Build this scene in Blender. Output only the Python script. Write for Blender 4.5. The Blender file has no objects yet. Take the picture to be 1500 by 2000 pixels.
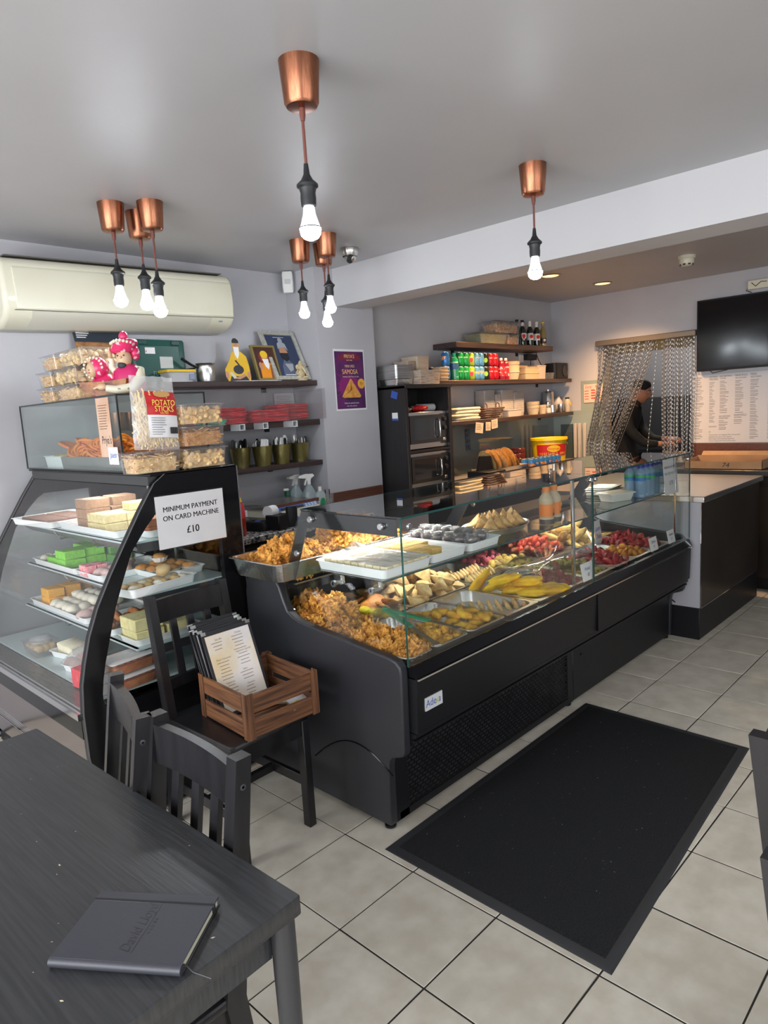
import bpy, bmesh, math, random
from mathutils import Vector, Matrix, noise
D = bpy.data
SC = bpy.context.scene
COL = SC.collection
PI = math.pi
R = random.Random(11)

# ------------------------------------------------------------------ camera
cd = D.cameras.new('camera'); cam = D.objects.new('camera', cd); COL.objects.link(cam); SC.camera = cam
yaw, pitch, roll = 0.76983198, 0.14593878, 0.05923228
fw = Vector((math.cos(pitch)*math.cos(yaw), math.cos(pitch)*math.sin(yaw), -math.sin(pitch)))
rt = Vector((math.sin(yaw), -math.cos(yaw), 0)); dn = fw.cross(rt).normalized()
r2 = rt*math.cos(roll)+dn*math.sin(roll); d2 = -rt*math.sin(roll)+dn*math.cos(roll)
mw = Matrix((( r2.x, -d2.x, -fw.x), (r2.y, -d2.y, -fw.y), (r2.z, -d2.z, -fw.z))).to_4x4()
mw.translation = (0, 0, 1.53); cam.matrix_world = mw
cd.sensor_fit = 'VERTICAL'; cd.sensor_height = 36; cd.lens = 1345/2000*36; cd.clip_start = .03

# ------------------------------------------------------------------ world, daylight, exposure
w = D.worlds.new('world'); SC.world = w; w.use_nodes = True
bg = w.node_tree.nodes['Background']; bg.inputs[0].default_value = (.80, .88, 1, 1); bg.inputs[1].default_value = .45
def area(name, loc, rot, sx, sy, power, col):
    l = D.lights.new(name, 'AREA'); l.shape = 'RECTANGLE'; l.size = sx; l.size_y = sy; l.energy = power; l.color = col
    o = D.objects.new(name, l); COL.objects.link(o); o.location = loc; o.rotation_euler = rot; return o
area('daylight_front_window', (-1.78, .75, 1.45), (0, -PI/2, 0), 1.75, 4.6, 126, (.97, .98, 1))
area('daylight_side_window', (1.1, -2.52, 1.45), (PI/2, 0, 0), 4.2, 1.75, 42, (.99, .99, 1))
SC.view_settings.view_transform = 'Standard'; SC.view_settings.look = 'None'
SC.view_settings.gamma = 1; SC.view_settings.use_curve_mapping = False; SC.view_settings.exposure = 0.6
SC.cycles.use_denoising = True; SC.cycles.caustics_reflective = False; SC.cycles.caustics_refractive = False
SC.cycles.sample_clamp_indirect = 4; SC.cycles.max_bounces = 8; SC.cycles.transparent_max_bounces = 24

# ------------------------------------------------------------------ materials
MATS = {}
def mat(name, col=None, rough=.5, metal=0, col2=None, ns=20, nd=3, bump=0, bs=80, spec=.5, emit=0, thresh=None, stretch=None, rnd=0, coat=0, alpha=1, sss=0):
    if name in MATS: return MATS[name]
    m = D.materials.new(name); m.use_nodes = True; nt = m.node_tree; b = nt.nodes['Principled BSDF']; MATS[name] = m
    L = nt.links.new; N = nt.nodes.new
    b.inputs['Base Color'].default_value = (*col, 1); b.inputs['Roughness'].default_value = rough; b.inputs['Metallic'].default_value = metal
    b.inputs['Specular IOR Level'].default_value = spec; b.inputs['Coat Weight'].default_value = coat; b.inputs['Alpha'].default_value = alpha
    if sss: b.inputs['Subsurface Weight'].default_value = sss; b.inputs['Subsurface Radius'].default_value = (.01, .006, .004)
    if emit: b.inputs['Emission Color'].default_value = (*col, 1); b.inputs['Emission Strength'].default_value = emit
    if col2 or bump or rnd:
        tc = N('ShaderNodeTexCoord'); mp = N('ShaderNodeMapping'); L(tc.outputs['Object'], mp.inputs[0])
        if stretch: mp.inputs['Scale'].default_value = stretch
        if rnd or True:
            oi = N('ShaderNodeObjectInfo'); 
            L(oi.outputs['Random'], mp.inputs['Location'])
    out = None
    if col2:
        n = N('ShaderNodeTexNoise'); n.inputs['Scale'].default_value = ns; n.inputs['Detail'].default_value = nd; L(mp.outputs[0], n.inputs[0])
        r = N('ShaderNodeValToRGB'); t0, t1 = thresh or (.35, .65)
        r.color_ramp.elements[0].position = t0; r.color_ramp.elements[1].position = t1
        r.color_ramp.elements[0].color = (*col, 1); r.color_ramp.elements[1].color = (*col2, 1)
        L(n.outputs[0], r.inputs[0]); out = r.outputs[0]
    if rnd:
        h = N('ShaderNodeHueSaturation'); mr = N('ShaderNodeMapRange'); mr.inputs[3].default_value = 1-rnd; mr.inputs[4].default_value = 1+rnd
        L(oi.outputs['Random'], mr.inputs[0]); L(mr.outputs[0], h.inputs['Value'])
        if out: L(out, h.inputs['Color'])
        else: h.inputs['Color'].default_value = (*col, 1)
        out = h.outputs[0]
    if out: L(out, b.inputs['Base Color'])
    if bump:
        n2 = N('ShaderNodeTexNoise'); n2.inputs['Scale'].default_value = bs; n2.inputs['Detail'].default_value = 2; L(mp.outputs[0], n2.inputs[0])
        bp = N('ShaderNodeBump'); bp.inputs['Strength'].default_value = bump; bp.inputs['Distance'].default_value = .004
        L(n2.outputs[0], bp.inputs['Height']); L(bp.outputs[0], b.inputs['Normal'])
    return m
def glassmat(name, tint=(1, 1, 1), rough=.0, base=.0, mult=1.0, haze=None):
    m = D.materials.new(name); m.use_nodes = True; nt = m.node_tree; nt.nodes.clear(); N = nt.nodes.new; L = nt.links.new; MATS[name] = m
    o = N('ShaderNodeOutputMaterial'); mx = N('ShaderNodeMixShader'); t = N('ShaderNodeBsdfTransparent'); g = N('ShaderNodeBsdfGlossy')
    t.inputs[0].default_value = (*tint, 1); g.inputs['Roughness'].default_value = rough
    f = N('ShaderNodeFresnel'); ge = N('ShaderNodeNewGeometry'); ri = N('ShaderNodeMapRange'); ri.inputs[3].default_value = 1.45; ri.inputs[4].default_value = 1/1.45
    L(ge.outputs['Backfacing'], ri.inputs[0]); L(ri.outputs[0], f.inputs[0])
    ma = N('ShaderNodeMath'); ma.operation = 'MULTIPLY_ADD'; ma.inputs[1].default_value = mult; ma.inputs[2].default_value = base; ma.use_clamp = True
    L(f.outputs[0], ma.inputs[0]); L(ma.outputs[0], mx.inputs[0]); L(t.outputs[0], mx.inputs[1]); L(g.outputs[0], mx.inputs[2])
    if haze:
        d = N('ShaderNodeBsdfDiffuse'); d.inputs[0].default_value = (*haze[0], 1); m2 = N('ShaderNodeMixShader'); m2.inputs[0].default_value = haze[1]
        L(mx.outputs[0], m2.inputs[1]); L(d.outputs[0], m2.inputs[2]); L(m2.outputs[0], o.inputs[0])
    else: L(mx.outputs[0], o.inputs[0])
    return m
GLASS = glassmat('clear_glass', (.97, .985, .98), 0, .012, 1.0)
GLASSC = glassmat('curved_glass', (.96, .97, .965), .01, .012, 1.0, ((.8, .82, .86), .02))
GEDGE = mat('glass_edge', (.018, .075, .065), .1)
TOPGL = glassmat('top_glass', (.84, .88, .87), 0, .03, 1.35)
CLEARP = glassmat('clear_plastic', (.96, .96, .96), .12, .05, 1.0, ((.85, .85, .85), .07))
FILM = glassmat('cling_film', (.99, .99, .99), .2, .03, 1.1, ((.95, .96, .96), .22))
FILMB = glassmat('ball_film', (.99, .99, .99), .15, .06, 1.4, ((.9, .92, .92), .07))
WPLASTIC = glassmat('frosted_plastic', (.9, .9, .9), .3, .05, 1.0, ((.9, .9, .9), .55))
WALL = mat('wall_paint', (.475, .472, .50), .55, col2=(.505, .50, .53), ns=3, bump=.02, bs=200)
CEIL = mat('ceiling_paint', (.43, .425, .435), .42, col2=(.45, .445, .455), ns=2)
BEAMM = mat('beam_paint', (.58, .575, .59), .5)
BLACK = mat('black_plastic', (.010, .0105, .0125), .40, spec=.28)
BGLOSS = mat('black_gloss', (.006, .006, .007), .12, spec=.28)
BSATIN = mat('black_satin_panel', (.030, .031, .037), .36, bump=.12, bs=900)
BWOOD = mat('black_wood', (.008, .0075, .009), .30, col2=(.014, .013, .015), ns=30, stretch=(1, 1, .15), bump=.05, bs=60)
TABLEM = mat('table_black_wood', (.022, .023, .025), .36, col2=(.036, .037, .040), ns=26, stretch=(7, .25, 1), bump=.10, bs=38)
CHIP = mat('chipped_raw_wood', (.72, .6, .42), .8)
DWOOD = mat('dark_shelf_wood', (.030, .018, .017), .4, col2=(.058, .036, .032), ns=10, stretch=(.3, 6, 6))
CRATEW, CRATEY, CRATEZ = [mat('crate_wood_'+n, (.045, .015, .007), .55, col2=(.22, .092, .038), ns=16, nd=8, stretch=s, bump=.35, bs=50, thresh=(.30, .62)) for n, s in (('along', (.3, 5, 5)), ('across', (5, .3, 5)), ('upright', (5, 5, .3)))]
STEEL = mat('stainless_steel', (.62, .61, .59), .28, 1)
CHROME = mat('chrome', (.75, .75, .76), .12, 1)
FOIL = mat('aluminium_foil', (.80, .80, .79), .25, 1, bump=.25, bs=60)
COPPER = mat('brushed_copper', (.29, .11, .06), .3, 1, col2=(.38, .16, .09), ns=60, stretch=(6, 6, .2))
CORD = mat('copper_cord', (.17, .05, .035), .6)
WHITE = mat('white_card', (.82, .82, .82), .6)
WPAPER = mat('white_paper', (.80, .79, .80), .6)
POLY = mat('white_polystyrene', (.86, .88, .88), .45, sss=.2)
CREAMP = mat('cream_plastic', (.74, .70, .56), .25)
INK = mat('black_ink', (.02, .02, .022), .5)
GREYINK = mat('grey_ink', (.13, .13, .14), .6)
BROWNINK = mat('brown_ink', (.20, .12, .07), .6)
REDINK = mat('red_ink', (.55, .05, .04), .6)
BLUEINK = mat('blue_ink', (.04, .10, .45), .5)
RED = mat('red_print', (.55, .02, .025), .4)
YELLOW = mat('yellow_print', (.80, .52, .02), .4)
GOLD = mat('gold_print', (.85, .55, .16), .4)
GREENP = mat('green_plastic', (.0, .27, .12), .35)
SKIN = mat('skin', (.44, .21, .135), .5, sss=.1)
BCLOTH = mat('black_cloth', (.008, .0085, .01), .85)
TILE = mat('cream_floor_tile', (.58, .53, .44), .33, col2=(.70, .655, .56), ns=11, nd=10, rnd=.05, bump=.04, bs=120)
GROUT = mat('dark_grout', (.035, .03, .027), .9)
BROWNP = mat('brown_trim_wood', (.10, .035, .022), .4, col2=(.14, .05, .03), ns=12, stretch=(.4, 5, 5))

# ------------------------------------------------------------------ mesh helpers
def smooth(me, ang=40):
    me.polygons.foreach_set('use_smooth', [True]*len(me.polygons)); me.set_sharp_from_angle(angle=math.radians(ang))
def props(o, label=None, cat=None, group=None, kind=None):
    if label: o['label'] = label
    if cat: o['category'] = cat
    if group: o['group'] = group
    if kind: o['kind'] = kind
    return o
class B:
    """collects shapes, then links them as ONE mesh object"""
    def __init__(s, T=None): s.v = []; s.f = []; s.mi = []; s.c = 0; s.T = T
    def mat(s, i): s.c = i; return s
    def add(s, vs, fs):
        o = len(s.v)
        s.v += [tuple(s.T @ Vector(v)) if s.T else tuple(v) for v in vs]
        s.f += [tuple(i+o for i in f) for f in fs]; s.mi += [s.c]*len(fs); return s
    def box(s, x0, x1, y0, y1, z0, z1, b=0):
        if b <= 0:
            return s.add([(x, y, z) for x in (x0, x1) for y in (y0, y1) for z in (z0, z1)], [(0, 1, 3, 2), (4, 6, 7, 5), (0, 4, 5, 1), (2, 3, 7, 6), (0, 2, 6, 4), (1, 5, 7, 3)])
        lo = (x0, y0, z0); hi = (x1, y1, z1); vs = []; idx = {}
        for c in range(8):
            sg = [(c >> a) & 1 for a in range(3)]
            for a in range(3):
                p = [0]*3
                for k in range(3):
                    e = hi[k] if sg[k] else lo[k]
                    p[k] = e if k == a else (e-b if sg[k] else e+b)
                idx[c, a] = len(vs); vs.append(tuple(p))
        fs = []
        for a in range(3):
            u, v = [k for k in range(3) if k != a]
            for sd in (0, 1):
                cs = [sd << a | (i << u) | (j << v) for i, j in ((0, 0), (1, 0), (1, 1), (0, 1))]
                f = [idx[c, a] for c in cs]
                if (sd == 0) == (a != 1): f = f[::-1]
                fs.append(tuple(f))
        for a in range(3):
            u, v = [k for k in range(3) if k != a]
            for i in (0, 1):
                for j in (0, 1):
                    c0 = (i << u) | (j << v); c1 = c0 | (1 << a)
                    fs.append((idx[c0, u], idx[c1, u], idx[c1, v], idx[c0, v]))
        for c in range(8): fs.append((idx[c, 0], idx[c, 1], idx[c, 2]))
        return s.add(vs, fs)
    def lathe(s, prof, seg=24, cx=0, cy=0, cz=0, axis='z', cap=True):
        vs = []; fs = []; n = len(prof)
        for r, z in prof:
            for k in range(seg):
                a = 2*PI*k/seg; x, y = r*math.cos(a), r*math.sin(a)
                p = (x, y, z) if axis == 'z' else ((z, x, y) if axis == 'x' else (x, z, y))
                vs.append((p[0]+cx, p[1]+cy, p[2]+cz))
        for i in range(n-1):
            for k in range(seg):
                k2 = (k+1) % seg; fs.append((i*seg+k, i*seg+k2, (i+1)*seg+k2, (i+1)*seg+k))
        if cap:
            if prof[0][0] > 1e-6: fs.append(tuple(range(seg))[::-1])
            if prof[-1][0] > 1e-6: fs.append(tuple((n-1)*seg+k for k in range(seg)))
        return s.add(vs, fs)
    def tube(s, pts, r, seg=8, cap=True):
        pts = [Vector(p) for p in pts]; n = len(pts); rr = r if isinstance(r, (list, tuple)) else [r]*n
        vs = []; fs = []; up = None
        for i, p in enumerate(pts):
            t = (pts[min(i+1, n-1)]-pts[max(i-1, 0)]).normalized()
            if up is None: up = Vector((0, 0, 1)) if abs(t.z) < .9 else Vector((1, 0, 0))
            a = t.cross(up).normalized(); up = a.cross(t).normalized()
            for k in range(seg):
                q = 2*PI*k/seg; vs.append(p+(a*math.cos(q)+up*math.sin(q))*rr[i])
        for i in range(n-1):
            for k in range(seg):
                k2 = (k+1) % seg; fs.append((i*seg+k, i*seg+k2, (i+1)*seg+k2, (i+1)*seg+k))
        if cap: fs += [tuple(range(seg))[::-1], tuple((n-1)*seg+k for k in range(seg))]
        return s.add(vs, fs)
    def bar(s, p, q, wx, wy, up=(0, 0, 1)):
        p = Vector(p); q = Vector(q); t = (q-p).normalized(); u = Vector(up)
        a = t.cross(u).normalized(); b_ = a.cross(t).normalized(); vs = []
        for e in (p, q):
            for i, j in ((-1, -1), (1, -1), (1, 1), (-1, 1)): vs.append(e+a*i*wx/2+b_*j*wy/2)
        return s.add(vs, [(3, 2, 1, 0), (4, 5, 6, 7)]+[(i, (i+1) % 4, (i+1) % 4+4, i+4) for i in range(4)])
    def prism(s, poly, d0, d1, plane='xz'):
        """2D outline extruded along the third axis"""
        n = len(poly)
        def P(a, b_, d): return {'xz': (a, d, b_), 'yz': (d, a, b_), 'xy': (a, b_, d)}[plane]
        vs = [P(a, b_, d0) for a, b_ in poly]+[P(a, b_, d1) for a, b_ in poly]
        return s.add(vs, [tuple(range(n))[::-1], tuple(range(n, 2*n))]+[(i, (i+1) % n, (i+1) % n+n, i+n) for i in range(n)])
    def frame(s, outer, inner, d0, d1, plane='xz'):
        n = len(outer)
        def P(a, b_, d): return {'xz': (a, d, b_), 'yz': (d, a, b_), 'xy': (a, b_, d)}[plane]
        vs = [P(a, b_, d) for d in (d0, d1) for ring in (outer, inner) for a, b_ in ring]; fs = []
        for i in range(n):
            j = (i+1) % n
            fs += [(i, j, n+j, n+i), (2*n+i, 3*n+i, 3*n+j, 2*n+j), (i, 2*n+i, 2*n+j, j), (n+i, n+j, 3*n+j, 3*n+i)]
        return s.add(vs, fs)
    def loft(s, secs, seg=6, cx=0, cy=0, cap0=True, cap1=True, corr=0, ncorr=4):
        """rounded-rectangle sections (hx, hy, r, z); corr = wall corrugation"""
        vs = []; fs = []; per = 4*(seg+1)*(1 if not corr else ncorr)
        def ring(hx, hy, r, z, cr):
            pts = []
            for q, (sx, sy) in enumerate(((1, 1), (-1, 1), (-1, -1), (1, -1))):
                for k in range(seg+1):
                    a = PI/2*(q+k/seg); pts.append((sx*(hx-r)+r*math.cos(a), sy*(hy-r)+r*math.sin(a)))
            if corr:
                big = []
                m = len(pts)
                tot = 0; cum = [0]
                for i in range(m): tot += math.dist(pts[i], pts[(i+1) % m]); cum.append(tot)
                i = 0
                for k in range(per):
                    d = tot*k/per
                    while cum[i+1] < d: i += 1
                    t = (d-cum[i])/max(1e-9, cum[i+1]-cum[i]); p0 = pts[i]; p1 = pts[(i+1) % m]
                    x = p0[0]+(p1[0]-p0[0])*t; y = p0[1]+(p1[1]-p0[1])*t; f = 1+(cr*(1 if k % 2 else -1))/max(hx, hy)
                    big.append((x*f, y*f))
                pts = big
            return [(x+cx, y+cy, z) for x, y in pts]
        for sct in secs: vs += ring(*sct[:4], corr if len(sct) > 4 and sct[4] else 0)
        n = len(secs)
        for i in range(n-1):
            for k in range(per):
                k2 = (k+1) % per; fs.append((i*per+k, i*per+k2, (i+1)*per+k2, (i+1)*per+k))
        if cap0: fs.append(tuple(range(per))[::-1])
        if cap1: fs.append(tuple((n-1)*per+k for k in range(per)))
        return s.add(vs, fs)
    def ico(s, c, r, sub=2, sc=(1, 1, 1), amp=0, freq=1, seed=0):
        vs, fs = icos(sub); out = []
        for v in vs:
            k = 1
            if amp:
                q = v*freq+Vector((seed*3.1, seed*1.7, seed*.9)); k = 1+amp*(noise.noise(q)+.5*noise.noise(q*2.3)+.3*noise.noise(q*4.9))
            out.append((c[0]+v.x*r*sc[0]*k, c[1]+v.y*r*sc[1]*k, c[2]+v.z*r*sc[2]*k))
        return s.add(out, fs)
    def sheet(s, fn, nu, nv, thick=0):
        vs = [fn(i/nu, j/nv) for i in range(nu+1) for j in range(nv+1)]; k = nv+1
        return s.add(vs, [(i*k+j, (i+1)*k+j, (i+1)*k+j+1, i*k+j+1) for i in range(nu) for j in range(nv)])
    def mesh(s, name, mats, ang=40):
        me = D.meshes.new(name); me.from_pydata(s.v, [], s.f); me.validate(); 
        for m in (mats if isinstance(mats, (list, tuple)) else [mats]): me.materials.append(m)
        if len(me.polygons) == len(s.mi): me.polygons.foreach_set('material_index', s.mi)
        bm = bmesh.new(); bm.from_mesh(me); bmesh.ops.recalc_face_normals(bm, faces=bm.faces); bm.to_mesh(me); bm.free()
        smooth(me, ang); return me
    def build(s, name, mats, parent=None, ang=40, **k):
        o = D.objects.new(name, s.mesh(name, mats, ang)); COL.objects.link(o)
        if parent: o.parent = parent
        if name in ('text_lines', 'handwriting', 'barcode', 'turban_beads', 'veil_beads', 'vent_slats', 'ribbed_sill'): o['kind'] = 'stuff'
        return props(o, **k)
_ic = {}
def icos(sub):
    if sub not in _ic:
        bm = bmesh.new(); bmesh.ops.create_icosphere(bm, subdivisions=sub, radius=1)
        bm.verts.ensure_lookup_table(); _ic[sub] = ([v.co.copy() for v in bm.verts], [tuple(v.index for v in f.verts) for f in bm.faces]); bm.free()
    return _ic[sub]
def thing(name, label, cat, loc=(0, 0, 0), rz=0, group=None, rot=None):
    o = D.objects.new(name, None); COL.objects.link(o); o.empty_display_size = .05; o.location = loc
    o.rotation_euler = rot or (0, 0, rz); return props(o, label, cat, group)
def place(me, name, loc, rot=(0, 0, 0), sc=1, parent=None, **k):
    o = D.objects.new(name, me); COL.objects.link(o); o.location = loc; o.rotation_euler = rot; o.scale = (sc,)*3 if not isinstance(sc, tuple) else sc
    if parent: o.parent = parent
    return props(o, **k)
def dup(root, loc, rz=None, label=None, rot=None, group=None):
    r = root.copy(); COL.objects.link(r); r.location = loc
    if rz is not None: r.rotation_euler = (0, 0, rz)
    if rot: r.rotation_euler = rot
    if label: r['label'] = label
    if group: r['group'] = group
    for ch in list(root.children):
        c = ch.copy(); COL.objects.link(c); c.parent = r
        for g in list(ch.children):
            d = g.copy(); COL.objects.link(d); d.parent = c
    return r
def text(s, size, m, parent, loc, rot=(PI/2, 0, 0), align='CENTER', sx=1, name='lettering', sp=1, off=0, shear=0, lsp=1, ext=0):
    c = D.curves.new(name, 'FONT'); c.body = s; c.size = size; c.align_x = align; c.align_y = 'CENTER'; c.space_character = sp; c.offset = off; c.shear = shear; c.space_line = lsp
    c.extrude = ext; c.resolution_u = 3
    o = D.objects.new(name, c); COL.objects.link(o); me = D.meshes.new_from_object(o); D.objects.remove(o); D.curves.remove(c)
    me.materials.clear(); me.materials.append(m); o = D.objects.new(name, me); COL.objects.link(o)
    o.parent = parent; o.location = loc; o.rotation_euler = rot; o.scale = (sx, 1, 1); return o
def flat(pts, y, m, parent, name='print', t=.0004):
    """printed shape on a sheet that faces -Y"""
    return B().prism(pts, y-t, y).build(name, m, parent)
def rect(x0, x1, z0, z1): return [(x0, z0), (x1, z0), (x1, z1), (x0, z1)]
def ell(cx, cz, rx, rz, n=20, a0=0, a1=2*PI): return [(cx+rx*math.cos(a0+(a1-a0)*k/n), cz+rz*math.sin(a0+(a1-a0)*k/n)) for k in range(n)]
def struct(b, name, m, parent=None): return b.build(name, m, parent, kind='structure') if not parent else b.build(name, m, parent)
# ================================================================== SETTING
HC = 2.48
fl = struct(B().box(-1.8, 8.5, -2.7, 4.3, -.06, -.0035), 'floor', GROUT)
tb = B().box(-.1645, .1645, -.1635, .1635, -.003, 0, .0012); tme = tb.mesh('tile', TILE)
rest = B()
for i in range(-10, 21):
    for j in range(-12, 9):
        x = 1.530+.3345*i+.167; y = 1.447+.332*j-.166
        seen = .3 < x < 5.2 and -.2 < y < 2.5 and not (x > 1.75 and y > 1.8 and x < 4.3) and not (x > 4.35 and y > 1.6) and (y < .5+.9*x)
        if seen: place(tme, 'tile', (x, y, R.uniform(-.0006, .0004)), (R.uniform(-.0015, .0015), R.uniform(-.0015, .0015), 0), parent=fl)
        elif x < 6.2 and y < 3.8: rest.box(x-.1645, x+.1645, y-.1635, y+.1635, -.003, 0)
rest.build('tiling', TILE, fl, kind='stuff')
struct(B().box(-1.8, 8.5, -2.7, 4.3, HC, HC+.1), 'ceiling', CEIL)
struct(B().box(-1.8, 3.615, 3.80, 3.92, 0, HC), 'wall_left', WALL)
struct(B().box(3.085, 3.615, 3.50, 3.80, 0, HC), 'wall_pillar', WALL)
struct(B().box(3.615, 6.36, 3.60, 3.92, 0, HC), 'wall_alcove', WALL)
wb = B(); wb.box(6.24, 6.36, 3.06, 3.60, 0, HC); wb.box(6.24, 6.36, -2.7, 2.23, 0, HC); wb.box(6.24, 6.36, 2.23, 3.06, 2.03, HC); struct(wb, 'wall_back', WALL)
struct(B().box(3.25, 3.50, -2.7, 3.5, 2.236, HC), 'beam', BEAMM)
struct(B().box(3.10, 3.60, 3.485, 3.5, .928, .995, .003), 'trim_1', BROWNP)
struct(B().box(6.225, 6.24, -.5, 2.235, .93, 1.088, .003), 'trim_2', BROWNP)
SPL = mat('green_glass_splashback', (.165, .205, .205), .08, coat=.5)
struct(B().box(3.62, 6.235, 3.592, 3.6, .95, 1.40), 'splashback_alcove', SPL)
sb = B(); sb.box(6.232, 6.24, 3.06, 3.592, .95, 1.42); sb.box(6.232, 6.24, 3.06, 3.285, 1.42, 1.70); struct(sb, 'splashback_back', mat('pale_green_splashback', (.30, .36, .33), .15))
# kitchen behind the doorway
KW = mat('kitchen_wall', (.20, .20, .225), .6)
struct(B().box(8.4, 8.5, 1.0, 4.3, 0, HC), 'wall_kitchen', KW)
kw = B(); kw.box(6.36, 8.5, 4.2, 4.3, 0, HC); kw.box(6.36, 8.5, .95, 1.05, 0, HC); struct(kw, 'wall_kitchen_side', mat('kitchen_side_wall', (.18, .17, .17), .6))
dfr = B(); dfr.box(6.36, 6.40, 2.17, 2.23, 0, 2.09); dfr.box(6.36, 6.40, 3.06, 3.12, 0, 2.09); dfr.box(6.36, 6.40, 2.17, 3.12, 1.93, 2.09); struct(dfr, 'door_frame', mat('pale_oak_frame', (.42, .31, .15), .5))
# shop front (behind the camera)
FRM = mat('grey_window_frame', (.06, .06, .065), .4)
def shopfront(name, along, pos, lo, hi, n):
    f = B()
    def bx(a0, a1, z0, z1, d=.05):
        if along == 'y': f.box(pos-d, pos+d, a0, a1, z0, z1)
        else: f.box(a0, a1, pos-d, pos+d, z0, z1)
    bx(lo, hi, 0, .45); bx(lo, hi, 2.34, HC)
    for k in range(n+1):
        a = lo+(hi-lo)*k/n; bx(max(lo, a-.04), min(hi, a+.04), .45, 2.34)
    fo = struct(f, name, FRM)
    for k in range(n):
        a0 = lo+(hi-lo)*k/n+.04; a1 = lo+(hi-lo)*(k+1)/n-.04; g = B()
        if along == 'y': g.box(pos-.006, pos+.006, a0, a1, .45, 2.34)
        else: g.box(a0, a1, pos-.006, pos+.006, .45, 2.34)
        g.build('pane', GLASS, fo)
shopfront('window_1', 'y', -1.8, -2.7, 3.8, 4)
shopfront('window_2', 'x', -2.6, -1.8, 3.3, 3)
struct(B().box(3.3, 6.24, -2.7, -2.6, 0, HC), 'wall_right', WALL)

# ================================================================== SERVE-OVER COUNTER
ct = thing('serve_over_counter', 'long black refrigerated serve-over counter with glass front full of fried snacks', 'display counter')
PANY = [(2.45, .02), (2.45, .80), (2.435, .855), (2.40, .878), (2.27, .886), (2.238, .878), (2.215, .85), (2.195, .80), (2.172, .755), (2.14, .735), (2.10, .722), (1.85, .697), (1.61, .674), (1.582, .666), (1.564, .648), (1.560, .62), (1.566, .335), (1.575, .316), (1.60, .305), (1.63, .295), (1.642, .28), (1.648, .25), (1.652, .02)]
for x0, x1 in ((1.645, 1.683), (4.232, 4.268)):
    b = B().prism(PANY, x0, x1, 'yz'); o = b.build('end_panel', BSATIN, ct, ang=28)
    mo = o.modifiers.new('bevel', 'BEVEL'); mo.width = .006; mo.segments = 2; mo.limit_method = 'ANGLE'; mo.angle_limit = math.radians(50)
    xf = x0 if x0 < 2 else x1
    arc = [(xf, 2.06-.43*k/16, .125+.175*math.sin(PI*(.08+.72*k/16))) for k in range(17)]
    B().tube(arc, .0035, 6).build('groove', BGLOSS, o)
body = B()
body.box(1.683, 4.232, 1.66, 2.42, .34, .605); body.box(1.683, 4.232, 1.70, 2.40, .02, .34); body.build('cabinet', BLACK, ct)
fp = B().prism([(1.66, .40), (1.535, .40), (1.53, .405), (1.522, .60), (1.535, .606), (1.66, .606)], 1.683, 4.232, 'yz'); fp.build('front_panel', BLACK, ct)
B().prism([(1.655, .345), (1.575, .345), (1.545, .362), (1.545, .37), (1.565, .372), (1.54, .382), (1.54, .396), (1.655, .396)], 1.683, 4.232, 'yz').build('moulding', BLACK, ct)
B().prism([(1.56, .653), (1.533, .650), (1.516, .612), (1.522, .602), (1.60, .602), (1.60, .653)], 1.683, 4.232, 'yz').build('glass_ledge', BGLOSS, ct)
B().box(1.683, 4.232, 1.513, 1.519, .600, .606).build('edge_strip', CHROME, ct)
for xs in (3.012,):
    B().box(xs-.001, xs+.001, 1.518, 1.53, .41, .60).build('panel_joint', BGLOSS, ct)
B().box(1.72, 2.98, 1.675, 1.695, .03, .335).build('condenser', mat('dusty_condenser', (.075, .075, .08), .6, col2=(.03, .03, .03), ns=18), ct)
gr = B()                                                                       # ventilation grille
gx0, gx1, gz0, gz1 = 1.70, 2.95, .045, .325
gr.box(gx0, gx1, 1.655, 1.66, .02, gz0+.004); gr.box(gx0, gx1, 1.655, 1.66, gz1-.004, .34); gr.box(1.683, gx0+.05, 1.655, 1.66, .02, .34); gr.box(gx1, 3.0, 1.655, 1.66, .02, .34)
nr = 19; hr = (gz1-gz0)/nr
for k in range(nr+1):
    z = gz0+k*hr; gr.box(gx0, gx1, 1.656, 1.659, z-.0024, z+.0024)
    if k < nr:
        for q in range(41):
            x = gx0+.05+(q+(.5 if k % 2 else 0))*.0293
            if x < gx1: gr.box(x-.0028, x+.0028, 1.656, 1.659, z, z+hr)
gr.build('ventilation_grille', BLACK, ct, kind='stuff')
lp = B(); lp.box(3.004, 4.232, 1.655, 1.665, .02, .34, .003); lp.build('kick_panel', BLACK, ct)
B().lathe([(.006, 0), (.006, .004)], 12, 3.09, 1.651, .24, 'y').build('panel_lock', BGLOSS, ct)
for x in (1.67, 2.98, 4.22):
    for y in (1.68, 2.38): B().lathe([(.016, -.001), (.022, .003), (.022, .012), (.012, .014), (.012, .024)], 14, x, y, 0).build('foot', BLACK, ct)
bd = B().box(1.722, 1.816, 1.5215, 1.5265, .474, .522).build('badge', mat('badge_grey', (.62, .64, .66), .3), ct)
text('Ade', .038, BLUEINK, bd, (1.724, 1.521, .499), align='LEFT', sx=.9); text('x', .036, mat('lime_print', (.50, .60, .03), .4), bd, (1.7855, 1.521, .497)); text('a', .038, BLUEINK, bd, (1.7935, 1.521, .499), align='LEFT', sx=.8)
B().box(1.683, 4.232, 1.56, 2.42, .605, .615).build('well_floor', mat('dark_well', (.03, .03, .033), .35), ct)
B().box(1.683, 4.232, 2.405, 2.42, .615, .86).build('well_back', mat('dark_well_back', (.05, .05, .055), .3), ct)
rl = B(); rl.box(1.683, 4.232, 2.19, 2.45, .858, .884, .004); rl.box(1.683, 4.232, 2.19, 2.20, .835, .858); rl.build('rear_ledge', BLACK, ct)
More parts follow.
